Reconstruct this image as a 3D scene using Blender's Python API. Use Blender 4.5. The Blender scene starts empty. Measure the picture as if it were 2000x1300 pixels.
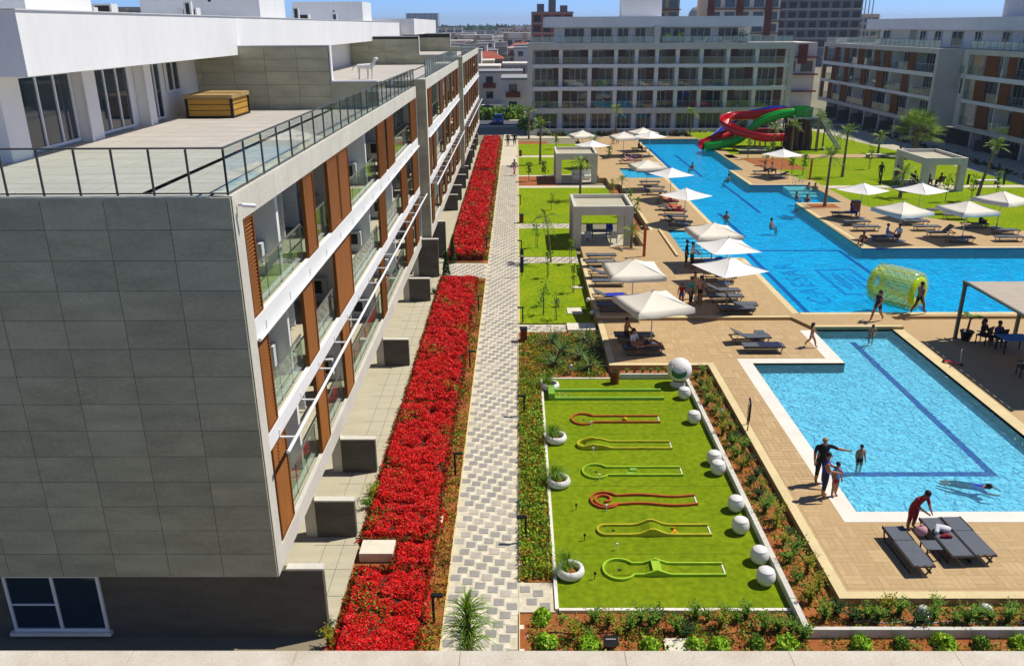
import bpy, bmesh, math, random
import numpy as np
from mathutils import Vector, Matrix, Euler
random.seed(7); rng = np.random.default_rng(7)
R = math.radians
SC = bpy.context.scene
COL = SC.collection

# ------------------------------------------------------------ camera
cd = bpy.data.cameras.new('camera'); cam = bpy.data.objects.new('camera', cd); COL.objects.link(cam)
cd.sensor_width = 36; cd.lens = 28.8; cd.clip_start = 0.1; cd.clip_end = 30000
pitch = R(20.525); yaw = R(0.453); roll = R(0.3)
fw = Vector((-math.sin(yaw)*math.cos(pitch), math.cos(yaw)*math.cos(pitch), -math.sin(pitch)))
rt = fw.cross(Vector((0, 0, 1))).normalized(); up = rt.cross(fw)
r2 = rt*math.cos(roll)-up*math.sin(roll); u2 = up*math.cos(roll)+rt*math.sin(roll)
cam.matrix_world = Matrix(((r2.x, u2.x, -fw.x, 0), (r2.y, u2.y, -fw.y, 0), (r2.z, u2.z, -fw.z, 15), (0, 0, 0, 1)))
SC.camera = cam
# ------------------------------------------------------------ sky, sun, exposure
SUN_EL = R(56.5); SUN_AZ = R(72)          # azimuth from +Y towards +X
w = bpy.data.worlds.new('World'); SC.world = w; w.use_nodes = True
nt = w.node_tree; bg = nt.nodes['Background']
sky = nt.nodes.new('ShaderNodeTexSky'); sky.sky_type = 'NISHITA'; sky.sun_disc = False
sky.sun_elevation = SUN_EL; sky.sun_rotation = SUN_AZ; sky.air_density = 0.4; sky.dust_density = 0.0; sky.ozone_density = 6.0; sky.altitude = 0
tn = nt.nodes.new('ShaderNodeVectorMath'); tn.operation = 'MULTIPLY'; tn.inputs[1].default_value = (.74, .90, 1.12)
nt.links.new(sky.outputs[0], tn.inputs[0]); nt.links.new(tn.outputs[0], bg.inputs[0]); bg.inputs[1].default_value = 0.142
sd = bpy.data.lights.new('sun', 'SUN'); sun = bpy.data.objects.new('sun', sd); COL.objects.link(sun)
sd.energy = 4.8; sd.angle = R(0.53); sd.color = (1, 0.955, 0.885)
sdir = Vector((math.sin(SUN_AZ)*math.cos(SUN_EL), math.cos(SUN_AZ)*math.cos(SUN_EL), math.sin(SUN_EL)))
sun.rotation_euler = sdir.to_track_quat('Z', 'Y').to_euler()
SC.view_settings.view_transform = 'Standard'; SC.view_settings.look = 'None'
SC.view_settings.exposure = 0.03; SC.view_settings.gamma = 1.0
SC.render.resolution_x = 1024; SC.render.resolution_y = 665
try:
    SC.cycles.max_bounces = 8; SC.cycles.transparent_max_bounces = 16; SC.cycles.caustics_reflective = False; SC.cycles.caustics_refractive = False
except Exception: pass

# ------------------------------------------------------------ materials
M = {}
def lin(h):
    h = h.lstrip('#'); c = [int(h[i:i+2], 16)/255 for i in (0, 2, 4)]
    return tuple(x/12.92 if x <= .04045 else ((x+.055)/1.055)**2.4 for x in c)
def mat(name, col, rough=.7, var=.12, scale=3., bump=0., bscale=20., metal=0., spec=.35, col2=None, stretch=None, detail=5., alpha=1., trans=0., fine=0.):
    m = bpy.data.materials.new(name); m.use_nodes = True; n = m.node_tree.nodes; l = m.node_tree.links
    p = n['Principled BSDF']; p.inputs['Roughness'].default_value = rough; p.inputs['Metallic'].default_value = metal
    p.inputs['Specular IOR Level'].default_value = spec; p.inputs['Alpha'].default_value = alpha; p.inputs['Transmission Weight'].default_value = trans
    if isinstance(col, str): col = lin(col)
    if isinstance(col2, str): col2 = lin(col2)
    c1 = tuple(max(0, x*(1-var)) for x in col); c2 = tuple(min(1, x*(1+var)) for x in (col2 or col))
    if col2: c1 = col
    geo = n.new('ShaderNodeNewGeometry'); mp = n.new('ShaderNodeMapping'); l.new(geo.outputs['Position'], mp.inputs[0])
    if stretch: mp.inputs['Scale'].default_value = stretch
    no = n.new('ShaderNodeTexNoise'); no.inputs['Scale'].default_value = scale; no.inputs['Detail'].default_value = detail
    l.new(mp.outputs[0], no.inputs[0])
    cr = n.new('ShaderNodeValToRGB'); cr.color_ramp.elements[0].position = .3; cr.color_ramp.elements[1].position = .7
    cr.color_ramp.elements[0].color = (*c1, 1); cr.color_ramp.elements[1].color = (*c2, 1)
    l.new(no.outputs[0], cr.inputs[0]); out = cr.outputs[0]
    if fine:
        n3 = n.new('ShaderNodeTexNoise'); n3.inputs['Scale'].default_value = scale*12; n3.inputs['Detail'].default_value = 3; l.new(mp.outputs[0], n3.inputs[0])
        mr = n.new('ShaderNodeMapRange'); mr.inputs[1].default_value = .3; mr.inputs[2].default_value = .7; mr.inputs[3].default_value = 1-fine; mr.inputs[4].default_value = 1+fine; l.new(n3.outputs[0], mr.inputs[0])
        mx = n.new('ShaderNodeVectorMath'); mx.operation = 'SCALE'; l.new(out, mx.inputs[0]); l.new(mr.outputs[0], mx.inputs['Scale']); out = mx.outputs[0]
    l.new(out, p.inputs['Base Color'])
    if bump:
        b = n.new('ShaderNodeBump'); b.inputs['Strength'].default_value = bump; b.inputs['Distance'].default_value = .02
        n2 = n.new('ShaderNodeTexNoise'); n2.inputs['Scale'].default_value = bscale; n2.inputs['Detail'].default_value = 4; l.new(mp.outputs[0], n2.inputs[0])
        l.new(n2.outputs[0], b.inputs['Height']); l.new(b.outputs[0], p.inputs['Normal'])
    M[name] = m; return m
def leafmat(name, cols, rough=.55, trans=.25):
    """colour per leaf through a random-per-island value; thin leaves let some light through"""
    m = bpy.data.materials.new(name); m.use_nodes = True; n = m.node_tree.nodes; l = m.node_tree.links
    p = n['Principled BSDF']; p.inputs['Roughness'].default_value = rough; p.inputs['Specular IOR Level'].default_value = .25
    g = n.new('ShaderNodeNewGeometry'); cr = n.new('ShaderNodeValToRGB'); cr.color_ramp.interpolation = 'LINEAR'
    e = cr.color_ramp.elements
    while len(e) < len(cols): e.new(.5)
    for i, c in enumerate(cols): e[i].position = i/(len(cols)-1); e[i].color = (*(lin(c) if isinstance(c, str) else c), 1)
    l.new(g.outputs['Random Per Island'], cr.inputs[0]); l.new(cr.outputs[0], p.inputs['Base Color'])
    t = n.new('ShaderNodeBsdfTranslucent'); l.new(cr.outputs[0], t.inputs[0])
    mx = n.new('ShaderNodeMixShader'); mx.inputs[0].default_value = trans
    l.new(p.outputs[0], mx.inputs[1]); l.new(t.outputs[0], mx.inputs[2]); l.new(mx.outputs[0], n['Material Output'].inputs[0])
    M[name] = m; return m
def glassmat(name, tint, refl=.12, rough=.02, dens=0.25, solid='#9fb8b0', ior=1.5):
    """thin sheet glass: mostly transparent with a tint, a little body colour, fresnel reflection"""
    m = bpy.data.materials.new(name); m.use_nodes = True; n = m.node_tree.nodes; l = m.node_tree.links
    n.remove(n['Principled BSDF'])
    tr = n.new('ShaderNodeBsdfTransparent'); tr.inputs[0].default_value = (*tint, 1)
    df = n.new('ShaderNodeBsdfDiffuse'); df.inputs[0].default_value = (*lin(solid), 1)
    gl = n.new('ShaderNodeBsdfGlossy'); gl.inputs['Roughness'].default_value = rough
    m1 = n.new('ShaderNodeMixShader'); m1.inputs[0].default_value = dens; l.new(tr.outputs[0], m1.inputs[1]); l.new(df.outputs[0], m1.inputs[2])
    lw = n.new('ShaderNodeLayerWeight'); lw.inputs[0].default_value = .5      # Schlick: same from both faces of the sheet
    fr = n.new('ShaderNodeMath'); fr.operation = 'POWER'; fr.inputs[1].default_value = 5; l.new(lw.outputs['Facing'], fr.inputs[0])
    ad = n.new('ShaderNodeMath'); ad.operation = 'MULTIPLY_ADD'; ad.inputs[1].default_value = .9; ad.inputs[2].default_value = refl*.5+.015; l.new(fr.outputs[0], ad.inputs[0])
    m2 = n.new('ShaderNodeMixShader'); l.new(ad.outputs[0], m2.inputs[0]); l.new(m1.outputs[0], m2.inputs[1]); l.new(gl.outputs[0], m2.inputs[2])
    l.new(m2.outputs[0], n['Material Output'].inputs[0]); M[name] = m; return m
def watermat(name, tint, body, dens, bscale, bstr):
    m = bpy.data.materials.new(name); m.use_nodes = True; n = m.node_tree.nodes; l = m.node_tree.links
    n.remove(n['Principled BSDF'])
    geo = n.new('ShaderNodeNewGeometry'); mp = n.new('ShaderNodeMapping'); mp.inputs['Scale'].default_value = (1, .8, 1); l.new(geo.outputs['Position'], mp.inputs[0])
    n1 = n.new('ShaderNodeTexNoise'); n1.inputs['Scale'].default_value = bscale; n1.inputs['Detail'].default_value = 3; n1.inputs['Distortion'].default_value = 1.4; l.new(mp.outputs[0], n1.inputs[0])
    n2 = n.new('ShaderNodeTexNoise'); n2.inputs['Scale'].default_value = bscale*.13; n2.inputs['Detail'].default_value = 2; l.new(mp.outputs[0], n2.inputs[0])
    ad0 = n.new('ShaderNodeMath'); ad0.operation = 'MULTIPLY_ADD'; ad0.inputs[1].default_value = .9; l.new(n2.outputs[0], ad0.inputs[0]); l.new(n1.outputs[0], ad0.inputs[2])
    bp = n.new('ShaderNodeBump'); bp.inputs['Strength'].default_value = bstr; bp.inputs['Distance'].default_value = .25; l.new(ad0.outputs[0], bp.inputs['Height'])
    tr = n.new('ShaderNodeBsdfTransparent'); tr.inputs[0].default_value = (*tint, 1)
    df = n.new('ShaderNodeBsdfDiffuse'); df.inputs[0].default_value = (*body, 1); l.new(bp.outputs[0], df.inputs['Normal'])
    gl = n.new('ShaderNodeBsdfGlossy'); gl.inputs['Roughness'].default_value = .12; l.new(bp.outputs[0], gl.inputs['Normal'])
    m1 = n.new('ShaderNodeMixShader'); m1.inputs[0].default_value = dens; l.new(tr.outputs[0], m1.inputs[1]); l.new(df.outputs[0], m1.inputs[2])
    fr = n.new('ShaderNodeFresnel'); fr.inputs[0].default_value = 1.2; l.new(bp.outputs[0], fr.inputs['Normal'])
    m2 = n.new('ShaderNodeMixShader'); l.new(fr.outputs[0], m2.inputs[0]); l.new(m1.outputs[0], m2.inputs[1]); l.new(gl.outputs[0], m2.inputs[2])
    l.new(m2.outputs[0], n['Material Output'].inputs[0]); M[name] = m; return m
mat('soil', '#a5642f', .95, .3, 2.2, .8, 9, col2='#7d431d', fine=.25)
mat('ground', '#8d8068', .95, .25, .02, .3, 3, col2='#6f6e55')
mat('lawn', (.25, .315, .010), .9, .15, .35, .9, 60, col2=(.15, .24, .008), fine=.28, detail=7, spec=.0)
mat('turf', (.215, .285, .009), .9, .1, .4, .9, 90, col2=(.15, .225, .007), fine=.2, detail=7, spec=.0)
mat('cream_paving', '#d2c8ae', .8, .10, .45, .3, 30, col2='#c0b598', fine=.14)
mat('cream_stone', '#dcd3bb', .8, .08, 2.5, .3, 30, fine=.08)
mat('grey_stone', '#98938a', .8, .14, 2.2, .4, 40, fine=.1)
mat('warm_grey_stone', '#b3aa9b', .8, .14, 2.2, .4, 40, fine=.1)
mat('deck', '#bb9d6e', .75, .10, .5, .25, 30, col2='#ae9063', fine=.07)
mat('deck_plank', '#bfa172', .75, .07, 1.3, .2, 30, fine=.06)
mat('deck_edge', '#d8c38f', .75, .08, 1.5, .2, 30, fine=.06)
mat('deck_side', '#a98b5c', .8, .1, 1.5)
mat('white_border', '#e4dccb', .7, .06, 1.5, .2, 30)
mat('cladding', '#aaa88c', .8, .15, .8, .3, 14, stretch=(1.0, 1.0, 3.2), fine=.12, detail=8)
mat('cladding_b', '#a6a489', .8, .15, .7, .3, 14, stretch=(1.0, 1.0, 3.2), fine=.12, detail=8)
mat('cladding_c', '#aeac90', .8, .15, .9, .3, 14, stretch=(1.0, 1.0, 3.2), fine=.12, detail=8)
mat('joint', '#33322d', .9, .1)
mat('concrete', '#cdc8b8', .8, .07, .8, .2, 18, fine=.06)
mat('white_wall', '#e9e8e4', .7, .02, .35, .1, 14, col2='#dddcd6', stretch=(1, 1, .35), fine=.025)
mat('plaster', '#c9cac8', .8, .05, .7)
mat('dark_stone', '#5a574d', .75, .2, .7, .4, 16, stretch=(1, 1, 4), fine=.15)
mat('terrace_tile', '#bab296', .75, .08, .7, .1, 20, stretch=(1, 4, 1), fine=.06)
mat('roof_tile', '#b9b2a6', .75, .09, .5, .1, 20, stretch=(1, 5, 1), fine=.06)
mat('wood', '#7c4708', .75, .18, 2.2, .3, 30, stretch=(3, 3, .4), fine=.12)
mat('wood_dark', '#6e3412', .6, .18, 2.2, .3, 30, stretch=(3, 3, .4))
mat('brown_panel', '#5b3f30', .6, .12, 1.5)
mat('dark_metal', '#2c2e2c', .4, .1, 3, metal=.6)
mat('bronze', '#5c5f57', .45, .1, 3, metal=.2)
mat('white_metal', '#e8e8e6', .35, .03, 3)
mat('steel', '#a9adad', .35, .05, 3, metal=.8)
mat('window_glass', (.012, .028, .045), .06, .1, 1, spec=.8)
mat('frame', '#dfe1e2', .4, .03, 2)
glassmat('rail_glass', (.93, .98, .965), -.022, dens=.012, ior=1.1)
glassmat('far_rail_glass', (.9, .96, .95), .06, dens=.3, solid='#cfe2de')
glassmat('bal_glass', (.86, .95, .91), .10, dens=.04, ior=1.4)
glassmat('clear_plastic', (.95, 1, .82), .0, .12, dens=.28, solid='#eef9b4', ior=1.15)
glassmat('green_plastic', (.9, .98, .3), .0, .1, dens=.75, solid='#dcf01e', ior=1.2)
mat('marble', '#d3c9b4', .5, .12, 4, .1, 20, col2='#b9ac95', detail=8, fine=.1)
mat('pool_tile', (.0, .56, 1), .5, .10, 1.2, 0, fine=.12)
mat('pool_tile_light', (.22, .74, 1), .5, .08, 1.2, 0, fine=.12)
mat('pool_line', (.003, .025, .34), .5, .1, 2)
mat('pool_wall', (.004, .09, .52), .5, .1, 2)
watermat('water', (.5, .96, 1), (.0, .56, 1), .16, 2.2, .8)
watermat('water_kids', (.86, .98, 1), (.22, .76, 1), .16, 3.6, .7)
mat('canvas', '#e9dfc8', .85, .03, 1.5, .1, 60)
mat('canvas_beige', '#b7a994', .85, .04, 1.5, .1, 60)
mat('canvas_white', '#f0eadd', .85, .02, 1.5, .1, 60)
mat('sling', '#585d63', .7, .08, 5, .2, 200)
mat('lounger_frame', '#3a312a', .5, .1, 5)
mat('orange_paint', '#b8521c', .6, .15, 3, .2, 30, fine=.2); mat('yellow_paint', '#bdb320', .6, .15, 3, .2, 30, fine=.2); mat('lime_paint', '#9dc022', .6, .15, 3, .2, 30, fine=.2); mat('mark_blue', (.0, .26, .72), .5, .1, 2); mat('green_paint', '#7fae3a', .5, .1, 2)
mat('ball_white', '#ece9e2', .6, .06, 3, .25, 40, col2='#d8d3c6', fine=.08)
mat('red_plastic', '#c00f14', .25, .05, 1); mat('green_slide', '#17a82c', .25, .05, 1); mat('blue_plastic', '#2743b5', .3, .05, 1); mat('yellow_plastic', '#e8a514', .3, .05, 1)
mat('blue_metal', '#3a62a8', .35, .05, 1, spec=.6)
mat('black', '#141414', .5, .1, 3); mat('rubber', '#1a1a1a', .8, .1, 5)
mat('trunk', '#7d6a4c', .9, .25, 6, .6, 20, stretch=(1, 1, 4)); mat('thin_trunk', '#6b5a3c', .9, .2, 8)
leafmat('leaf', ['#3d5c14', '#5d8320', '#7ea02c', '#93b634'])
leafmat('leaf_dark', ['#24380f', '#34511a', '#476a21'])
leafmat('leaf_bright', ['#6f9c1c', '#8fbb22', '#a8cc2e', '#c0d846'])
leafmat('leaf_mixed', ['#4f7317', '#79951f', '#a3b32e', '#c07a22', '#8ea81f'])
leafmat('leaf_orange', ['#b25c1a', '#d08a22', '#a8a52a', '#7f931f'])
leafmat('red_flower', ['#b40e12', '#dc1418', '#ea1c1e', '#f03024', '#e0121e', '#ec4a36'], trans=.2)
leafmat('leaf_reddish', ['#4d5a16', '#7a2a12', '#6d7a1c', '#8f1712'])
leafmat('palm_leaf', ['#4a6a1e', '#688a2a', '#88a63a', '#a8bc4c'])
leafmat('agave_leaf', ['#35542a', '#4d7038', '#688a48'])
mat('skin', '#a87250', .6, .06, 8); mat('skin_dark', '#7c4f35', .6, .06, 8); mat('hair', '#1b1410', .6, .1, 8)
for nme, c in dict(black='#15151a', blue='#1d2fa0', navy='#1a2444', teal='#1c8a7a', pink='#d39a9a', red='#8a1220', white='#dcdcdc', grey='#7d766c', sky='#3f86c8', purple='#5b3a8c', beige='#b9a578', green='#2c7a46', orange='#d2642a').items(): mat('cloth_'+nme, c, .8, .1, 12, .3, 60)
mat('hottub_wood', '#b98b33', .6, .12, 2, stretch=(.5, .5, 6)); mat('hottub_cover', '#a58a55', .6, .1, 2)
mat('house_white', '#e2d9c8', .8, .06, .2); mat('house_brown', '#6b2a1c', .7, .1, .3); mat('house_grey', '#9b9b98', .8, .1, .3); mat('house_tan', '#b8a183', .8, .08, .3); mat('roof_red', '#a5533c', .85, .15, .3)
mat('brick', '#94584a', .9, .15, .3); mat('tower_grey', '#6f747a', .7, .15, .2); mat('asphalt', '#55575a', .9, .12, .3, .2, 10)
mat('far_tree', '#3d5340', .95, .3, .05)

# ------------------------------------------------------------ geometry helpers
class MB:
    def __init__(s): s.v = []; s.f = []; s.m = []; s.sm = []
    def add(s, vs, fs, mi=0, sm=False):
        o = len(s.v); s.v += [tuple(p) for p in vs]
        for f in fs: s.f.append([i+o for i in f]); s.m.append(mi); s.sm.append(sm)
        return s
    def box(s, x0, x1, y0, y1, z0, z1, mi=0):
        x0, x1 = min(x0, x1), max(x0, x1); y0, y1 = min(y0, y1), max(y0, y1); z0, z1 = min(z0, z1), max(z0, z1)
        return s.add([(x0, y0, z0), (x1, y0, z0), (x1, y1, z0), (x0, y1, z0), (x0, y0, z1), (x1, y0, z1), (x1, y1, z1), (x0, y1, z1)],
                     [(0, 3, 2, 1), (4, 5, 6, 7), (0, 1, 5, 4), (1, 2, 6, 5), (2, 3, 7, 6), (3, 0, 4, 7)], mi)
    def obox(s, c, h, rot, mi=0):
        vs = [Vector(c)+rot@Vector((sx*h[0], sy*h[1], sz*h[2])) for sz in (-1, 1) for sx, sy in ((-1, -1), (1, -1), (1, 1), (-1, 1))]
        return s.add(vs, [(0, 3, 2, 1), (4, 5, 6, 7), (0, 1, 5, 4), (1, 2, 6, 5), (2, 3, 7, 6), (3, 0, 4, 7)], mi)
    def bar(s, p, q, wd, hg, mi=0):
        p, q = Vector(p), Vector(q); d = q-p
        rot = d.to_track_quat('X', 'Z').to_matrix()
        return s.obox((p+q)/2, (d.length/2, wd/2, hg/2), rot, mi)
    def poly(s, pts, rads, n=6, mi=0, closed=False, caps=True, sm=True):
        pts = [Vector(p) for p in pts]; N = len(pts)
        if not hasattr(rads, '__len__'): rads = [rads]*N
        rings = []; prev = None
        for i, p in enumerate(pts):
            a = pts[(i-1) % N] if (i > 0 or closed) else p; b = pts[(i+1) % N] if (i < N-1 or closed) else p
            d = (b-a).normalized() if (b-a).length > 1e-9 else Vector((0, 0, 1))
            if prev is None: u = d.orthogonal().normalized()
            else:
                u = prev-d*prev.dot(d); u = u.normalized() if u.length > 1e-6 else d.orthogonal().normalized()
            prev = u; v = d.cross(u)
            rings.append([p+(u*math.cos(2*math.pi*k/n)+v*math.sin(2*math.pi*k/n))*rads[i] for k in range(n)])
        vs = [q for r in rings for q in r]; fs = []
        for i in range(N if closed else N-1):
            j = (i+1) % N
            for k in range(n): k2 = (k+1) % n; fs.append((i*n+k, i*n+k2, j*n+k2, j*n+k))
        s.add(vs, fs, mi, sm)
        if caps and not closed: s.add(rings[0], [tuple(range(n-1, -1, -1))], mi); s.add(rings[-1], [tuple(range(n))], mi)
        return s
    def tube(s, p, q, r, n=6, mi=0, r2=None): return s.poly([p, q], [r, r if r2 is None else r2], n, mi)
    def lathe(s, prof, n=16, c=(0, 0, 0), mi=0, sm=True):
        vs = [(c[0]+r*math.cos(2*math.pi*k/n), c[1]+r*math.sin(2*math.pi*k/n), c[2]+z) for r, z in prof for k in range(n)]
        fs = [(i*n+k, i*n+(k+1) % n, (i+1)*n+(k+1) % n, (i+1)*n+k) for i in range(len(prof)-1) for k in range(n)]
        return s.add(vs, fs, mi, sm)
    def prism(s, pts, z0, z1, mi=0, mside=None, bottom=False):
        n = len(pts); a = sum(pts[i][0]*pts[(i+1) % n][1]-pts[(i+1) % n][0]*pts[i][1] for i in range(n))
        if a < 0: pts = pts[::-1]
        vs = [(x, y, z0) for x, y in pts]+[(x, y, z1) for x, y in pts]
        s.add(vs, [tuple(range(n, 2*n))], mi)
        s.add(vs, [(i, (i+1) % n, n+(i+1) % n, n+i) for i in range(n)], mi if mside is None else mside)
        if bottom: s.add(vs, [tuple(range(n-1, -1, -1))], mi)
        return s
    def ball(s, c, r, nu=12, nv=8, mi=0, sc=(1, 1, 1)):
        prof = []
        vs = []; fs = []
        for j in range(nv+1):
            t = math.pi*j/nv
            for i in range(nu): vs.append((c[0]+sc[0]*r*math.sin(t)*math.cos(2*math.pi*i/nu), c[1]+sc[1]*r*math.sin(t)*math.sin(2*math.pi*i/nu), c[2]-sc[2]*r*math.cos(t)))
        for j in range(nv):
            for i in range(nu): fs.append((j*nu+i, j*nu+(i+1) % nu, (j+1)*nu+(i+1) % nu, (j+1)*nu+i))
        return s.add(vs, fs, mi, True)
    def mesh(s, name, mats):
        me = bpy.data.meshes.new(name); me.from_pydata(s.v, [], s.f)
        for m in ([mats] if isinstance(mats, str) else mats): me.materials.append(M[m])
        me.polygons.foreach_set('material_index', s.m); me.polygons.foreach_set('use_smooth', s.sm); me.update(); return me
    def build(s, name, mats, parent=None, **k): return ob(name, s.mesh(name, mats), parent, **k)
KIDS = {}
def ob(name, data, parent=None, loc=(0, 0, 0), rot=(0, 0, 0), scale=None):
    o = bpy.data.objects.new(name, data); COL.objects.link(o); o.location = loc; o.rotation_euler = rot
    if scale: o.scale = scale if hasattr(scale, '__len__') else (scale,)*3
    if parent: o.parent = parent; KIDS.setdefault(parent.name, []).append(o)
    return o
def tag(o, label, cat, group=None):
    o['label'] = label; o['category'] = cat
    if group: o['group'] = group
    return o
def thing(name, label, cat, loc=(0, 0, 0), rz=0, group=None):
    o = ob(name, None, None, loc, (0, 0, rz)); o.empty_display_size = .3; return tag(o, label, cat, group)
def struct(o, kind='structure'): o['kind'] = kind; return o
def dup(o, loc=None, rz=None, label=None, scale=None, parent=None):
    c = o.copy(); COL.objects.link(c)
    if parent: c.parent = parent; KIDS.setdefault(parent.name, []).append(c)
    if loc is not None: c.location = loc
    if rz is not None: c.rotation_euler = (0, 0, rz)
    if scale: c.scale = (scale,)*3 if not hasattr(scale, '__len__') else scale
    if label: c['label'] = label
    for k in KIDS.get(o.name, []): dup(k, parent=c)
    return c
def npmesh(name, V, F, mats, mi=None, smooth=False):
    me = bpy.data.meshes.new(name); nv, nf, k = len(V), len(F), F.shape[1]
    me.vertices.add(nv); me.vertices.foreach_set('co', np.asarray(V, np.float32).ravel())
    me.loops.add(nf*k); me.loops.foreach_set('vertex_index', np.asarray(F, np.int32).ravel())
    me.polygons.add(nf); me.polygons.foreach_set('loop_start', np.arange(0, nf*k, k, dtype=np.int32))
    for m in ([mats] if isinstance(mats, str) else mats): me.materials.append(M[m])
    if mi is not None: me.polygons.foreach_set('material_index', np.asarray(mi, np.int32))
    me.update(calc_edges=True); return me
def leaves(P, size, N=None, elong=1.6, up=.4, fold=True):
    """one bent leaf (4-vert kite) for each point P (n,3); N = outward direction bias"""
    n = len(P); d = rng.normal(size=(n, 3)); d[:, 2] += up
    if N is not None: d += N
    d /= np.linalg.norm(d, axis=1)[:, None]+1e-9
    a = rng.normal(size=(n, 3)); u = np.cross(d, a); u /= np.linalg.norm(u, axis=1)[:, None]+1e-9; v = np.cross(d, u)
    s = size*(.6+.8*rng.random(n))[:, None] if np.isscalar(size) else size[:, None]
    V = np.stack([P-u*s*elong*.5, P+v*s*.42-d*s*.12, P+u*s*elong*.5, P-v*s*.42-d*s*.12], 1).reshape(-1, 3)
    F = np.arange(4*n).reshape(n, 4); return V, F
# ============================================================ setting
HX0, HX1, HY0, HY1 = 10.0, 45.0, 21.0, 116.0
B = 7000
g = MB()
for x0, x1, y0, y1 in ((-B, B, -B, HY0), (-B, B, HY1, B), (-B, HX0, HY0, HY1), (HX1, B, HY0, HY1)):
    g.add([(x0, y0, -.04), (x1, y0, -.04), (x1, y1, -.04), (x0, y1, -.04)], [(0, 1, 2, 3)])
struct(g.build('ground', 'ground'))
def sheet(name, rects, z, m, kind='structure'):
    b = MB()
    for x0, x1, y0, y1 in rects: b.box(x0, x1, y0, y1, -.03, z)
    return struct(b.build(name, m), kind)
path = sheet('path', [(-2.0, 0, 14.0, 119)], .0, 'cream_paving')
crossp = sheet('path', [(0.002, 1.0, 18.3, 19.56), (0.002, 4.15, 40.15, 41.3), (0.002, 4.15, 53.4, 55.0), (0.002, 4.2, 63.6, 65.2), (0.002, 9, 80.8, 82.0), (0.002, 4, 87.5, 88.3), (0.002, 8.2, 100.9, 102.6), (-5.0, -2.002, 50.0, 53.4), (-2, 14, 119.002, 124)], .012, 'cream_paving')
sheet('lawn', [(.1, 4.15, 41.45, 53.35), (.1, 4.15, 55.05, 63.55), (.1, 8.8, 65.25, 80.75), (.1, 8.2, 88.35, 100.85), (.1, 8.2, 102.65, 112.8)], .035, 'lawn')
sheet('planting_bed', [(0.03, 1.0, 19.6, 34.0), (.03, 4.15, 34.1, 40.1), (.03, 7.6, 14, 18.25), (7.6, 16, 14, 17.3), (.1, 4, 82.05, 87.45), (.1, 4.0, 112.9, 116), (8.85, 10, 61.5, 80), (-2.42, -2.05, 14, 49.9), (-2.42, -2.05, 53.5, 118)], .0, 'soil')
sheet('planting_bed', [(-4.95, -2.45, 14, 49.6), (-4.95, -2.45, 53.8, 118)], .02, 'soil')
sheet('planting_bed', [(7.62, 8.74, 17.42, 34.84), (4.25, 7.62, 34.12, 34.84), (8.742, 16, 17.42, 18.43)], .12, 'soil')
# fine cream band along both sides of the path
sheet('path_edging', [(-2.045, -2.002, 14, 49.9), (-2.045, -2.002, 53.5, 119)], .04, 'deck_edge')
struct(MB().box(.003, .028, 19.6, 40.0, -.03, .05).box(.003, .028, 14, 18.25, -.03, .05).box(.003, .095, 41.4, 53.3, -.03, .03).box(.003, .095, 55.1, 63.5, -.03, .03).box(.003, .095, 65.3, 80.7, -.03, .03).box(.003, .095, 82.05, 118, -.03, .03).build('path_edging', 'deck_edge'))
# paving stones: pinwheel lattice of grey squares with small cream squares between
u = .18; cells = []
for i in range(-700, 700):
    for j in range(-700, 700):
        x = (2*i+1*j)*u*1.02; y = (-1*i+2*j)*u
        if -1.86 < x < -.14 and 15.2 < y < 118: cells.append((y, x))
cells.sort()
gm = [MB().box(-.14, .14, -.135, .135, -.01, .012).mesh('paving_stone', mm) for mm in ('grey_stone', 'warm_grey_stone')]
rest = MB()
for k, (y, x) in enumerate(cells):
    if y < 16.3: continue
    if len(KIDS.get(path.name, [])) < 280:
        ob('paving_stone', gm[0] if random.random() < .72 else gm[1], path, (x, y, random.uniform(-.002, .002)), (0, 0, random.uniform(-.02, .02)))
    elif y < 95:
        rest.box(x-.14, x+.14, y-.135, y+.135, -.01, .01, 0 if random.random() < .72 else 1)
for y, x in cells:      # small cream squares between the grey ones
    if y < 60: rest.box(x+.165, x+.325, y-.005, y+.155, -.01, .008, 2)
struct(rest.build('paving_stones', ['grey_stone', 'warm_grey_stone', 'cream_stone'], path), 'stuff')
cm = MB()
for x0, x1, y0, y1 in [(0.002, 1.0, 18.3, 19.56), (0.002, 4.15, 40.15, 41.3), (0.002, 4.15, 53.4, 55.0), (0.002, 4.2, 63.6, 65.2), (-5.0, -2.002, 50.0, 53.4)]:
    for i in range(-300, 300):
        for j in range(0, 300):
            x = (2*i+1*j)*u*1.02; y = (-1*i+2*j)*u
            if x0+.16 < x < x1-.1 and y0+.12 < y < y1-.12: cm.box(x-.14, x+.14, y-.135, y+.135, 0, .024, 0 if random.random() < .8 else 1)
struct(cm.build('paving_stones', ['grey_stone', 'warm_grey_stone'], crossp), 'stuff')
# slabs of the raised cross path
b = MB().box(2.6, 4.1, 40.2, 41.25, .013, .12); b.build('paving_slab', 'cream_stone', crossp)

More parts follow.
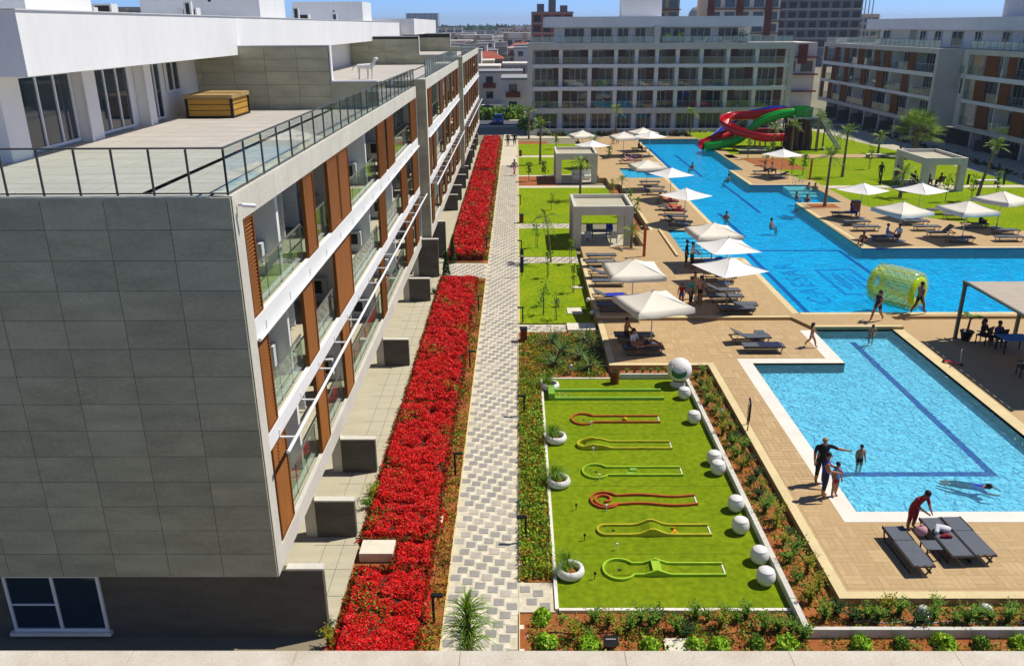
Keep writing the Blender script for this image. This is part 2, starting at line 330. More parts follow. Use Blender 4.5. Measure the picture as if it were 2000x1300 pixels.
# ---- decks
K = [(10.85, 22.7), (19.2, 22.7), (19.2, 39.5), (15.1, 39.5), (15.1, 35.05), (10.85, 35.05)]
BP = [(15.05, 41.75), (44.9, 41.75), (44.9, 55.2), (23.8, 55.2), (24.1, 70.8), (28.2, 70.8), (28.2, 79.3), (22.5, 79.3), (22.5, 88), (24.1, 88), (24.5, 113.8), (16.4, 113.8), (16.3, 89.5), (11.0, 89.5), (11.0, 83.6), (15.2, 83.6), (15.2, 60.8), (11.3, 60.8), (11.3, 52.9), (15.05, 52.9)]
def deck(name, polys, z, m='deck', side='deck_side'):
    b = MB()
    for p in polys:
        if len(p) == 4 and not hasattr(p[0], '__len__'): p = [(p[0], p[2]), (p[1], p[2]), (p[1], p[3]), (p[0], p[3])]
        b.prism(p, -1.2, z, 0, 1)
    return struct(b.build(name, [m, side]))
dk = deck('pool_deck', [(8.75, 10.85, 18.44, 34.85), (4.2, 10.85, 34.85, 40.98), (10.85, 44.9, 18.44, 22.7), (10.85, 15.1, 35.05, 40.98), (19.2, 44.9, 22.7, 41.1)], .35)
du = deck('pool_deck', [[(4.15, 40.98), (14.5, 40.98), (15.1, 39.5), (15.05, 52.9), (4.15, 52.9)], (15.1, 19.75, 39.5, 41.75), (19.75, 44.9, 41.1, 41.75), (4.4, 11.3, 52.9, 56.0), (8.85, 11.3, 56.0, 60.8), (10.0, 15.2, 60.8, 80), (9.0, 15.2, 80, 83.6), (8.3, 11.0, 83.6, 89.5), (8.3, 16.3, 89.5, 113.8), (8.3, 24.5, 113.8, 116)], .5)
# border bands laid on the deck
bb = MB()
def band(b, x0, x1, y0, y1, z, t=.006): b.box(x0, x1, y0, y1, z-.01, z+t)
for r in ((8.75, 9.05, 18.74, 34.85), (8.75, 44, 18.44, 18.74), (4.2, 4.5, 35.15, 40.9), (4.2, 9.05, 34.85, 35.15)): band(bb, *r, .35)
bb.build('edge_stones', 'deck_edge', dk)
b2 = MB()
for r in ((4.15, 14.4, 40.99, 41.25), (14.7, 15.05, 41.6, 52.6), (4.15, 4.4, 41.25, 52.9), (15.15, 44, 41.42, 41.75), (15.15, 19.7, 39.5, 39.75), (14.85, 15.2, 60.8, 83.6), (10.0, 10.25, 60.8, 80), (11.3, 14.7, 52.55, 52.9), (16.0, 16.3, 89.5, 113.8)): band(b2, *r, .5)
b2.build('edge_stones', 'deck_edge', du)
b3 = MB()
for r in ((10.25, 10.84, 22.1, 35.6), (10.84, 44, 22.1, 22.69), (10.84, 15.09, 35.06, 35.6), (14.4, 15.09, 35.6, 39.4)): band(b3, *r, .35, .008)
b3.build('white_border', 'white_border', dk)
b4 = MB(); band(b4, 19.21, 19.75, 22.75, 41.05, .35, .008); b4.build('edge_stones', 'deck_edge', dk)
# deck pavers near the camera, herringbone of long planks, each its own piece
pm = [MB().box(-.297, .297, -.097, .097, -.004, .006).mesh('deck_paver', mm) for mm in ('deck', 'deck_plank', 'deck_edge')]
for bx in range(10):
    for by in range(9):
        X = 9.15+bx*.6; Y = 18.85+by*.6
        if X+.6 > 10.24 and Y+.6 > 22.08: continue
        if X > 14.6: continue
        for k in range(3):
            hor = (bx+by) % 2 == 0
            o = ob('deck_paver', random.choice(pm[:2]), dk, (X+.3, Y+.1+.2*k, .35) if hor else (X+.1+.2*k, Y+.3, .35), (0, 0, 0 if hor else math.pi/2))
mort = MB()
for X, Y in [(9.1, 24.3+.6*i) for i in range(17)]:
    for q in range(2):
        for k in range(3):
            hor = (int(round((Y-18.85)/.6))+q) % 2 == 0
            cx, cy = (X+.3+.58*q, Y+.1+.2*k) if hor else (X+.1+.58*q+.19*k, Y+.3)
            if hor: mort.box(cx-.28, cx+.28, cy-.092, cy+.092, .34, .356, random.randint(0, 1))
            else: mort.box(cx-.09, cx+.09, cy-.29, cy+.29, .34, .356, random.randint(0, 1))
for X0, X1, Y0, Y1, Z in ((9.15, 14.3, 35.7, 40.9, .35), (4.6, 9.1, 35.2, 40.9, .35), (4.5, 14.6, 41.4, 52.4, .5)):
    x = X0
    while x+.6 < X1:
        y = Y0
        while y+.6 < Y1:
            hor = (int(round((x-X0)/.6))+int(round((y-Y0)/.6))) % 2 == 0
            for k in range(3):
                if hor: mort.box(x+.004, x+.596, y+.004+.2*k, y+.196+.2*k, Z-.01, Z+.006, random.randint(0, 1))
                else: mort.box(x+.004+.2*k, x+.196+.2*k, y+.004, y+.596, Z-.01, Z+.006, random.randint(0, 1))
            y += .6
        x += .6
struct(mort.build('deck_pavers', ['deck', 'deck_plank'], dk), 'stuff')
# right side garden: lawn block with paved island decks on it
RL = [(44.98, 55.2), (23.8, 55.2), (24.1, 70.8), (28.2, 70.8), (28.2, 79.3), (22.5, 79.3), (22.5, 88), (24.1, 88), (24.5, 113.8), (24.5, 124.5), (43, 124.5), (45, 110), (47.4, 97), (48.7, 79), (48.7, 55.2)]
b = MB(); b.prism(RL, -1.2, .46, 0, 1); struct(b.build('lawn', ['lawn', 'deck_side']))
dr = deck('pool_deck', [[(45, 55.21), (23.79, 55.21), (24.09, 70.79), (29.3, 70.79), (29.8, 69), (31.2, 66.2), (37.5, 60.3), (45, 57.4)], [(28.19, 70.8), (29.3, 70.8), (29.3, 82.3), (28.19, 82.3)], [(22.49, 79.31), (28.18, 79.31), (28.18, 87), (26.5, 88.8), (25.6, 98), (25.6, 113.8), (24.49, 113.8), (24.09, 88.01), (22.49, 88.01)], (24.52, 42, 96.5, 99.2)], .5)
MB().box(23.81, 44, 55.22, 55.55, .49, .508).box(24.1, 24.4, 55.6, 70.4, .49, .508).box(24.1, 28.1, 70.45, 70.78, .49, .508).box(22.52, 22.85, 79.4, 87.9, .49, .508).box(22.86, 28.1, 79.33, 79.65, .49, .508).build('edge_stones', 'deck_edge', dr)
sheet('path', [(29.32, 48.6, 77.6, 78.9), (42, 47, 97.2, 98.6)], .49, 'cream_paving')
sheet('planting_bed', [(24.9, 27.2, 68.6, 70.2)], .515, 'soil'); sheet('planting_bed', [(25.7, 31, 88.5, 96.2)], .475, 'soil')
# garden strip along the shaded building on the right, and the terraces there
b = MB(); b.prism([(43.01, 124.5), (45.01, 110), (47.41, 97), (48.71, 79), (48.71, 55.2), (56.5, 55.2), (56.5, 124.5)], -.03, .44); struct(b.build('path', 'terrace_tile'))
# ---- pools
def pool(name, pts, zf, zw, mf, mwall, mw, zt):
    n = len(pts); a = sum(pts[i][0]*pts[(i+1) % n][1]-pts[(i+1) % n][0]*pts[i][1] for i in range(n))
    if a < 0: pts = pts[::-1]
    b = MB(); b.add([(x, y, zf) for x, y in pts], [tuple(range(n))], 0)
    b.add([(x, y, zf) for x, y in pts]+[(x, y, zt) for x, y in pts], [((i+1) % n, i, n+i, n+(i+1) % n) for i in range(n)], 1)
    o = struct(b.build(name, [mf, mwall]))
    s = MB().add([(x, y, zw) for x, y in pts], [tuple(range(n))]); s.build('water', mw, o)
    return o
ins = lambda pts: pts
kp = pool('pool', K, -.12, .27, 'pool_tile_light', 'pool_wall', 'water_kids', .345)
bp = pool('pool', BP, -.22, .44, 'pool_tile', 'pool_wall', 'water', .495)
def stripe(pool_, x0, x1, y0, y1, z): MB().box(x0, x1, y0, y1, z, z+.008).build('lane_line', 'pool_line', pool_)
stripe(kp, 16.83, 17.13, 26.0, 38.9, -.12); stripe(kp, 10.9, 17.13, 25.69, 25.99, -.12)
for r in ((16.2, 16.5, 42.0, 57.5), (22.9, 23.2, 44, 57.5), (16.5, 22.9, 57.2, 57.5), (17.2, 17.5, 61.5, 70), (17.2, 17.5, 92, 110), (20.8, 21.1, 70, 84), (19.6, 19.9, 88, 104)): stripe(bp, *r, -.22)
# steps in the shallow nooks
for k in range(6): MB().box(11.31, 14.9, 59.0-k*.75, 60.75-k*.75 if k == 0 else 59.72-k*.75, -.21, .34-.09*k).build('pool_step', 'pool_tile_light', bp)
for k in range(3): MB().box(25.6, 28.15, 77.4-k*.8, 79.25 if k == 0 else 78.18-k*.8, -.21, .36-.16*k).build('pool_step', 'white_border', bp)
for k in range(3): MB().box(11.02+k*.9, 11.9+k*.9, 83.65, 89.45, -.21, .33-.15*k).build('pool_step', 'pool_tile_light', bp)
# lettering and the square mark on the pool floor
def text_mesh(s, size, name, m, ext=.004):
    cu = bpy.data.curves.new(name, 'FONT'); cu.body = s; cu.size = size; cu.extrude = ext; cu.resolution_u = 3; cu.align_x = 'CENTER'; cu.align_y = 'CENTER'; cu.space_character = 1.25
    o = bpy.data.objects.new('tmp', cu); COL.objects.link(o); bpy.context.view_layer.update()
    me = bpy.data.meshes.new_from_object(o.evaluated_get(bpy.context.evaluated_depsgraph_get())); bpy.data.objects.remove(o)
    me.materials.clear(); me.materials.append(M[m]); me.name = name; return me
ob('lettering', text_mesh('CAESAR', 2.0, 'lettering', 'mark_blue'), bp, (17.9, 49.6, -.212), (0, 0, math.pi/2))
q = MB()
for x0, x1, y0, y1 in ((19.6, 22.2, 47.0, 47.25), (19.6, 22.2, 52.3, 52.55), (19.6, 19.85, 47.25, 52.3), (21.95, 22.2, 47.25, 52.3), (20.3, 20.5, 48, 51.4), (20.6, 20.8, 48.4, 51.4), (21.4, 21.6, 48, 51.2), (21.1, 21.25, 48.6, 51.6)): q.box(x0, x1, y0, y1, -.22, -.212)
q.build('square_mark', 'mark_blue', bp)
# kerbs and low retaining walls
def kerb(name, label, segs, z1, m='white_border', z0=-.03):
    t = thing(name, label, 'kerb')
    for x0, x1, y0, y1 in segs:
        L = max(x1-x0, y1-y0); n = max(1, int(round(L/1.0))); 
        for i in range(n):
            if x1-x0 > y1-y0: bb = (x0+i*L/n+.004, x0+(i+1)*L/n-.004, y0, y1)
            else: bb = (x0, x1, y0+i*L/n+.004, y0+(i+1)*L/n-.004)
            MB().box(*bb, z0, z1+random.uniform(-.003, .003)).build('kerb_stone', m, t)
    return t
kerb('kerb', 'low pale stone kerb around the left, top and bottom of the mini golf turf', [(1.0, 1.1, 18.36, 34.0), (1.1, 4.6, 34.0, 34.1), (1.1, 7.5, 18.3, 18.4)], .07)
kerb('retaining_wall', 'grey low wall between the mini golf turf and the planted strip by the deck', [(7.45, 7.61, 17.42, 34.1), (4.6, 7.45, 34.0, 34.11), (7.61, 16, 17.3, 17.42)], .27, 'concrete')
kerb('retaining_wall', 'thin stone upstand along the ramp on the left side of the big pool', [(10.6, 10.75, 53.2, 60.7)], .62, 'deck_edge', .4)
pgn = sheet('putting_green', [(1.1, 7.45, 18.4, 34.0)], .03, 'turf')
for y in (20.9, 24.8, 28.7, 31.4): MB().box(1.1, 7.45, y, y+.012, .029, .033).build('turf_seam', 'leaf_dark', pgn)
# ============================================================ buildings
def window(parent, x0, x1, z0, z1, y, n=3, depth=.10, fr=.07, name='window'):
    """framed window in a plane facing local -y; panes are set back"""
    o = MB().box(x0, x1, y, y+depth, z0, z0+fr).box(x0, x1, y, y+depth, z1-fr, z1)
    wd = (x1-x0)/n
    for i in range(n+1):
        xc = x0+i*wd; a = max(x0, xc-fr/2); bq = min(x1, xc+fr/2)
        if i == 0: a, bq = x0, x0+fr
        if i == n: a, bq = x1-fr, x1
        o.box(a, bq, y+.003, y+depth-.003, z0+fr, z1-fr)
    f = o.build(name, 'frame', parent)
    MB().box(x0+fr, x1-fr, y+depth*.5, y+depth*.5+.02, z0+fr, z1-fr).build('pane', 'window_glass', f)
    return f
def screen(parent, x0, x1, z0, z1, y, near=False):
    """wooden louvre screen: frame with tilted slats"""
    b = MB().box(x0, x0+.06, y, y+.1, z0, z1).box(x1-.06, x1, y, y+.1, z0, z1).box(x0+.06, x1-.06, y, y+.1, z0, z0+.06).box(x0+.06, x1-.06, y, y+.1, z1-.06, z1)
    o = b.build('wood_screen', 'wood', parent); s = MB()
    if near:
        z = z0+.09; rot = Euler((R(-42), 0, 0)).to_matrix()
        while z < z1-.07: s.obox(((x0+x1)/2, y+.045, z), ((x1-x0)/2-.06, .008, .036), rot); z += .088
    else:
        s.box(x0+.06, x1-.06, y+.02, y+.07, z0+.06, z1-.06)
        n = max(1, int((x1-x0)/.14))
        for i in range(n): s.box(x0+.07+i*(x1-x0-.14)/n, x0+.07+(i+.6)*(x1-x0-.14)/n, y+.006, y+.0195, z0+.06, z1-.06)
    s.build('slats', 'wood', o); return o
def balustrade(parent, x0, x1, z0, h, y, gm='bal_glass', posts=1.1):
    o = MB().box(x0, x1, y-.02, y+.02, z0+h-.04, z0+h).build('balustrade', 'steel', parent)
    MB().box(x0, x1, y-.006, y+.006, z0+.05, z0+h-.041).build('pane', gm, o)
    p = MB(); n = max(1, int((x1-x0)/posts))
    for i in range(n+1): xx = x0+(x1-x0)*i/n; p.box(xx-.015, xx+.015, y+.008, y+.03, z0, z0+h-.042)
    p.build('posts', 'bronze', o); return o
def condenser(parent, x, y, z):
    o = MB().box(x-.34, x-.02, y-.42, y+.42, z, z+.62).build('air_conditioner', 'plaster', parent)
    MB().box(x-.352, x-.342, y-.28, y+.1, z+.08, z+.54).build('grille', 'joint', o)
LV = dict(beam=(2.1, 2.66), s2=(5.35, 5.77), s3=(8.2, 8.72), top=(11.08, 11.68))
def section(root, x0, x1, yf, dz, scr, walls, pil0=.5, pil1=.3, rail2=True, near=False, win=True, mfac='concrete', glass='bal_glass', mback='plaster', depth=1.9):
    zb0, zb1 = LV['beam']; z20, z21 = LV['s2']; z30, z31 = LV['s3']; zt0, zt1 = LV['top']
    for (a, b_) in ((x0, x0+pil0), (x1-pil1, x1)):
        MB().box(a, b_, yf-.004, yf+.5, zb0+dz-.01, zt1+dz).build('pillar', mfac, root)
    a, e = x0+pil0, x1-pil1
    # top fascia as cladding stones
    fz = MB().box(a, e, yf+.02, yf+.4, zt0+dz, zt1+dz-.004).build('fascia', 'joint', root)
    n = int((e-a)/1.35)+1
    for i in range(n): MB().box(a+i*(e-a)/n+.005, a+(i+1)*(e-a)/n-.005, yf, yf+.42, zt0+dz-.012, zt1+dz).build('cladding_stone', mfac, fz)
    for nm, (p, q) in (('floor_slab', (zb0, zb1)), ('floor_slab', (z20, z21)), ('floor_slab', (z30, z31))):
        s = MB().box(a, e, yf+.14, yf+depth+.2, p+dz+.15, q+dz-.1).build(nm, 'terrace_tile', root)
        MB().box(a, e, yf, yf+.138, p+dz, q+dz).build('slab_edge', 'white_wall' if nm != 'x' and p > 3 else mfac, s)
        MB().box(a, e, yf+.139, yf+depth+.19, p+dz+.1, p+dz+.148).build('soffit', 'white_wall', s)
    MB().box(a-.3, e+.2, yf+depth+.2, yf+depth+.4, zb0+dz, zt1+dz-.1).build('back_wall', mback, root)
    for k, (zf, zc) in enumerate(((zb1, z20), (z21, z30), (z31, zt0))):
        zf += dz; zc += dz
        pts = sorted(set([a]+[w_ for w_ in walls if a < w_ < e]+[e]))
        for i in range(len(pts)-1):
            p, q = pts[i], pts[i+1]
            if i > 0:
                MB().box(p-.1, p+.1, yf+.45, yf+depth+.19, zf-.09, zc+.1).build('party_wall', 'white_wall', root)
                if near: condenser(root, p-.1, yf+1.25, zf+.25)
            if win and q-p > 1.6:
                m_ = (p+q)/2
                if q-p > 4.2:
                    window(root, p+.5, m_-.5, zf-.05, zf+2.25, yf+depth+.06, 3); window(root, m_+.4, q-.5, zf-.05, zf+2.25, yf+depth+.06, 2)
                else: window(root, p+.3, q-.3, zf-.05, zf+2.25, yf+depth+.06, 2)
        occ = sorted(scr[k]); cur = a
        for s0, s1 in occ+[(e, e)]:
            if s0-cur > .35: balustrade(root, cur+.02, s0-.02, zf-.02, 1.05, yf+.2, glass)
            cur = max(cur, s1)
        for s0, s1 in occ: screen(root, s0, s1, zf+.02, zc-.03, yf+.02, near and s0 < 12)
        if near:
            for s0, s1 in occ[1:5]:     # white slatted panels put in to model a ladder-like reflection behind the screens
                o = MB().box(s0-.9, s0-.86, yf+depth-.6, yf+depth-.02, zf, zf+2.3).build('shutter', 'white_metal', root); t = MB(); z = zf+.05
                while z < zf+2.25: t.box(s0-.925, s0-.905, yf+depth-.58, yf+depth-.04, z, z+.1); z += .17
                t.build('slats', 'white_metal', o)
    if rail2:      # white awning tubes in front of the slab edges
        for zz, off, st in ((z20+dz-.02, .42, 2.2), (z30+dz+.05, .07, 2.2)):
            tb = MB().tube((a, yf-off, zz), (e, yf-off, zz), .045, 8).build('awning_tube', 'white_metal', root)
            brm = MB().box(-.025, .025, yf-off+.04, yf-.002, zz-.02, zz+.02).box(-.025, .025, yf-.022, yf-.002, zz+.0201, zz+.22).mesh('bracket', 'white_metal'); x = a+.8
            while x < e: ob('bracket', brm, tb, (x, 0, 0)); x += st
# ------------------------------------------------------------ long building on the left
LB = thing('apartment_building', 'long grey stone apartment block with wooden screens on the left of the path', 'building', (-6.02, 17.1, 0), math.pi/2)
scA = [[(.7, 1.9), (5.3, 6.5), (9.3, 10.6), (17.7, 18.9), (26.3, 27.6), (27.7, 29.1), (30.7, 32.2)],
       [(.62, 1.45), (4.8, 6.1), (9.1, 11.8), (18.4, 20.1), (25.6, 27.8), (30.6, 32.9)],
       [(.6, 1.3), (5.9, 7.1), (9.0, 10.7), (10.75, 12.4), (19.0, 20.9), (21.6, 23.8), (30.5, 33.0)]]
section(LB, 0, 33.5, 0, 0, scA, [4.6, 11.2, 18.2, 25.0], near=True)
scB = [[(35, 36.4), (40.5, 42), (45, 46.5), (49.5, 51), (53.5, 56), (58.8, 61.5)], [(34.6, 36), (37.2, 39), (45, 46.6), (50, 51.5), (55, 57), (59, 61.5)], [(35, 37), (43, 45), (48, 49.5), (53, 54.5), (56.5, 58.5), (60, 61.8)]]
section(LB, 33.52, 62.4, -.58, .4, scB, [38, 44.5, 51, 57])
scC = [[(x+o, x+o+1.5) for x in np.arange(64, 92, 4.3)] for o in (0, 1.2, .4)]
section(LB, 62.42, 95, -.95, .7, scC, [69, 75.5, 82, 88], win=False)
# end wall facing the camera, clad in stone panels
ew = MB().box(-.02, .3, .012, 12, 2.12, 11.6).build('end_wall', 'joint', LB)
rowh = (11.66-2.12)/14
pmesh = [MB().box(0, .045, .006, 1.338, .005, rowh-.005).mesh('cladding_panel', mm) for mm in ('cladding', 'cladding_b', 'cladding_c')]
for r_ in range(14):
    for c in range(8): ob('cladding_panel', random.choice(pmesh), ew, (-.066+random.uniform(-.003, .003), .012+c*1.345, 2.12+r_*rowh))
MB().box(-.06, .3, 10.8, 12, 2.12, 11.6).build('end_wall', 'cladding', LB)
MB().box(.02, .45, .5, 12, 2.06, 2.118).build('soffit', 'concrete', LB)
# wall ends seen beside the steps of the facade
for x, y0, y1, z1 in ((33.46, -.575, 0.2, 12.06), (62.36, -.945, -.2, 12.36)): MB().box(x-.02, x+.05, y0, y1, 2.2, z1).build('pier_cladding', 'cladding', LB)
# ground floor: dark stone wall, big window, terraces and their low walls
MB().box(.28, .48, -1.02, 9.0, -.35, 2.06).box(.28, .48, 9.0, 12, -.35, .25).box(.28, .48, 9.0, 12, 1.95, 2.06).build('ground_wall', 'dark_stone', LB)
MB().box(.262, .50, -1.05, -.1, 2.0601, 2.12).build('coping', 'concrete', LB)
fo = MB(); 
for (a, b_, c, d) in ((-7.2, -4.72, .2, .28), (-7.2, -4.72, 1.88, 1.95), (-7.2, -7.12, .28, 1.88), (-4.8, -4.72, .28, 1.88), (-5.98, -5.9, .28, 1.88), (-7.12, -5.98, 1.02, 1.06)): fo.box(.22, .34, -a, -b_, c, d)
fo = fo.build('window', 'frame', LB); MB().box(.255, .275, 4.8, 7.12, .28, 1.88).build('pane', 'window_glass', fo); MB().box(.14, .279, 4.65, 7.3, .1, .199).build('sill', 'white_border', fo)
MB().box(.9, 33.0, 1.4, 1.6, 0, 2.1).box(33.6, 95, .8, 1.0, 0, 2.5).build('ground_wall', 'dark_stone', LB)
MB().box(.5, 33.4, -1.12, 1.38, -.03, .1).box(33.6, 62, -1.0, .78, -.03, .1).box(62, 95, -1.0, .78, -.03, .1).build('terrace', 'terrace_tile', LB)
for Y, xl, h in ((21.69, -.96, 1.27), (25.64, -.96, 1.29), (35.45, -.92, 1.28), (45.09, -.95, 1.32), (49.95, -1.02, 2.42), (54.62, -1.1, 2.5), (70, -.85, 1.33), (74.5, -.9, 1.33), (80.3, -.95, 1.3), (85.5, -.9, 1.3), (91.3, -.85, 2.1), (96, -.8, 1.5), (100.5, -.8, 1.5), (106.9, -.75, 1.4), (111, -.75, 1.5)):
    x = Y-17.1; o = MB().box(x, x+.22, xl, .25, .101, .1+h).build('terrace_wall', 'dark_stone', LB)
    MB().box(x-.02, x+.24, xl-.02, .25, .1+h+.001, .1+h+.05).build('coping', 'concrete', o)
    MB().box(x+.02, x+.3, .252, .6, .101, 2.09 if Y < 50 else 2.4).build('pier', 'concrete', LB)
for x in (3.2, 7, 14, 21, 24.5, 30): window(LB, x, x+2.4, .12, 2.05, 1.3, 2)
# roof terrace, railings
MB().box(.3, 33.4, .42, 12, 11.35, 11.58).build('roof_terrace', 'roof_tile', LB)
MB().box(33.5, 62.3, -.12, 12, 11.75, 11.98).box(62.45, 95, -.5, 12, 12.05, 12.28).build('roof_terrace', 'roof_tile', LB)
MB().box(-.064, .28, .42, 12, 11.61, 11.68).build('parapet_cap', 'concrete', LB)
def railing(parent, p, q, h, step, gm='rail_glass'):
    p, q = Vector(p), Vector(q); L = (q-p).length; n = max(1, int(round(L/step))); d = (q-p)/n
    o = MB().bar(p+Vector((0, 0, h)), q+Vector((0, 0, h)), .05, .035).build('railing', 'bronze', parent)
    MB().bar(p+Vector((0, 0, .06)), q+Vector((0, 0, .06)), .03, .03).build('bottom_rail', 'bronze', o)
    pm_ = MB().box(-.014, .014, -.022, .022, 0, h-.024).mesh('post', 'bronze')
    gl_ = MB().bar((d.normalized()*.04)+Vector((0, 0, h/2+.03)), d-d.normalized()*.04+Vector((0, 0, h/2+.03)), .012, h-.13).mesh('pane', gm)
    for i in range(n+1):
        ob('post', pm_, o, p+d*i)
        if i < n: ob('pane', gl_, o, p+d*i)
railing(LB, (.1, .1, 11.66), (.1, 11.8, 11.66), 1.0, .76)
railing(LB, (.1, .1, 11.66), (33.2, .1, 11.66), 1.0, 1.3)
railing(LB, (34.6, -.46, 12.08), (62, -.46, 12.08), 1.0, 1.4, 'far_rail_glass'); railing(LB, (63, -.85, 12.38), (94.5, -.85, 12.38), 1.0, 1.8, 'far_rail_glass')
# penthouses (local y grows into the building: world X = -6.02 - y)
def pent(x0, x1, yfas, zb, zt, ywall, z0, wins, x_end):
    f = MB().box(x0, x1, yfas, yfas+.3, zb, zt).box(x0, x0+.3, yfas+.3, 16, zb, zt).build('roof_fascia', 'white_wall', LB)
    MB().box(x0+.3, x1, yfas+.3, 16, zb, zt-.25).build('roof', 'white_wall', LB)
    MB().box(x0+1.2, x1, ywall+.35, ywall+.6, z0, zb-.001).build('penthouse_wall', 'white_wall', LB)
    for a, b_, n_, zz in wins: window(LB, a, b_, z0+zz, zb-.12, ywall+.22, n_)
Z1 = 11.58
pent(4.05, 72.8, 6.1, 13.88, 15.42, 7.7, Z1, [(6.6, 9.5, 3, .08), (10.8, 13.5, 3, .08), (15.1, 16.3, 2, .08), (16.9, 18.2, 2, 1.0), (26, 28.5, 3, .5), (30, 32.5, 3, .5), (44, 47, 3, .5)], 0)
for a, b_ in ((5.3, 6.3), (9.7, 10.6), (14.2, 14.9)): MB().box(a, b_, 7.68, 8.04, Z1, 13.878).build('column', 'white_wall', LB)
MB().box(72.9, 97, 4.6, 4.9, 14.2, 15.75).box(72.9, 73.2, 4.91, 12, 14.2, 15.75).build('roof_fascia', 'white_wall', LB)
MB().box(73.21, 97, 4.91, 12, 14.2, 15.5).build('roof', 'white_wall', LB)
MB().box(74.5, 96, 7.2, 7.4, 12.28, 14.199).build('penthouse_wall', 'white_wall', LB)
for Y, xr, xl, z0 in ((37.5, 2.2, 10, Z1), (72.7, 2.3, 10, 11.9), (100.5, 1.8, 8, 12.2)):
    x = Y-17.1; e_ = MB().box(x+.03, x+.3, xr, xl, z0, 14.2).box(x+.03, x+.3, .15, xr-.001, z0, 12.72).build('dividing_wall', 'joint', LB)
    r0 = z0
    for i in range(5):
        for j in range(8):
            ya, yb = xr+j*1.4, min(xl, xr+(j+1)*1.4-.012)
            za, zb_ = r0+i*.53, r0+(i+1)*.53-.01
            if ya < xl and zb_ <= 14.25: MB().box(x, x+.029, ya, yb, za, zb_).build('cladding_panel', random.choice(['cladding', 'cladding_b', 'cladding_c']), e_)
    MB().box(x, x+.32, xr-.03, xl, 14.201, 14.27).box(x, x+.32, .12, xr-.031, 12.721, 12.79).box(x, x+.32, xr-.09, xr-.032, 12.8, 14.27).build('coping', 'white_wall', e_)
    MB().box(x, x+.028, .15, xr-.01, z0, 12.71).build('cladding_panel', 'cladding', e_)
for x0, x1, y0, z1 in ((6.7, 10.4, 7.3, 17.6), (27, 31.8, 6.9, 17.6), (58, 62.5, 7.2, 17.0)):
    b = MB().box(x0, x1, y0, y0+6, 15.1, z1).build('roof_stair_head', 'white_wall', LB); MB().box(x0-.03, x0-.001, y0+2.4, y0+2.55, 16.2, 16.3).build('lamp', 'dark_metal', b)
# small things on the roof
ht = thing('hot_tub', 'square wooden hot tub with tan cover on the roof terrace', 'hot tub', (-12.35, 34.9, 11.58))
MB().box(-.95, .95, -1.1, 1.1, .0, .08).box(-.9, .9, -1.05, 1.05, .08, .74, 1).build('tub', ['black', 'hottub_wood'], ht)
for sx in (-1, 1):
    for sy in (-1, 1): MB().box(sx*.95-.1*(sx > 0), sx*.95+.1*(sx < 0), sy*1.1-.1*(sy > 0), sy*1.1+.1*(sy < 0), .081, .75).build('corner_post', 'black', ht)
for z in (.29, .52):
    MB().box(-.86, .86, -1.062, -1.051, z, z+.02).box(.901, .912, -.98, .98, z, z+.02).build('groove', 'black', ht)
cv = MB().box(-.97, .97, -1.12, -.01, .76, .9).box(-.97, .97, .01, 1.12, .76, .92).build('cover', 'hottub_cover', ht); MB().box(-.98, .98, -1.13, 1.13, .751, .7595).build('cover_skirt', 'bronze', cv)
cam_ = thing('security_camera', 'small white security camera on the corner of the grey building', 'camera', (-5.98, 17.35, 11.45))
MB().box(0, .12, -.03, .03, -.03, .03).build('bracket', 'white_metal', cam_); MB().tube((.1, -.08, .01), (.34, .06, -.04), .045, 10).build('camera_body', 'white_metal', cam_)
def statue_dog(loc):
    t = thing('dog_statue', 'white dog figure standing at the far end of the roof terrace', 'statue', loc, 0)
    MB().poly([(-.5, 0, .78), (-.2, 0, .74), (.3, 0, .76), (.48, 0, .86), (.56, 0, 1.06), (.6, 0, 1.14)], [.1, .15, .17, .13, .09, .07], 8).ball((.66, 0, 1.18), .1, 10, 6, 0, (1.5, 1, 1)).poly([(.1, .1, 0), (.12, .1, .7)], [.05, .07], 6).build('body', 'ball_white', t)
    for x, y in ((.38, .09), (.38, -.09), (-.42, .09), (-.42, -.09)): MB().poly([(x, y, 0), (x+.02, y, .35), (x, y, .75)], [.04, .04, .08], 6).build('leg', 'ball_white', t)
    MB().poly([(-.55, 0, .8), (-.75, 0, .7), (-.85, 0, .5)], [.05, .035, .02], 6).build('tail', 'ball_white', t)
statue_dog((-9.3, 52.6, 11.98))
for x, y, w_, h in ((13, 8.5, .5, .5), (16.5, 9.5, .9, .7), (21.5, 8.3, .35, .9), (24, 9, .9, .7), (36, 8.4, .9, .7), (40, 8.2, .4, 1.0), (46, 9, .9, .7), (52, 8.2, .4, .8)):
    o = MB().box(x, x+w_*.6, y, y+w_, 15.171, 15.17+h).build('roof_unit', 'plaster', LB); MB().box(x-.012, x-.001, y+.08, y+w_*.7, 15.2, 15.1+h).build('grille', 'joint', o)
for x in (20.4, 37.5, 55.0): MB().box(x, x+.012, 6.094, 6.099, 13.88, 15.42).build('render_joint', 'plaster', LB)
for x in (4.05,): MB().box(4.0, 72.8, 6.06, 6.42, 15.421, 15.45).build('flashing', 'plaster', LB)
for x in (9.65, 14.15, 24.5): MB().tube((x, 7.6, 11.6), (x, 7.6, 13.87), .045, 8).build('downpipe', 'white_metal', LB)
tj = MB()
for k in range(28): tj.box(.55+k*1.2, .562+k*1.2, -1.11, .24, .1, .103)
for y in (-.65, -.1): tj.box(.5, 33.4, y, y+.01, .1, .1025)
struct(tj.build('tile_joints', 'joint', LB), 'stuff')
rj = MB()
for k in range(26): rj.box(.9+k*1.25, .91+k*1.25, .45, 8, 11.58, 11.5825)
for k in range(9): rj.box(.3, 33.3, .9+k*.85, .91+k*.85, 11.58, 11.582)
struct(rj.build('tile_joints', 'deck_side', LB), 'stuff')
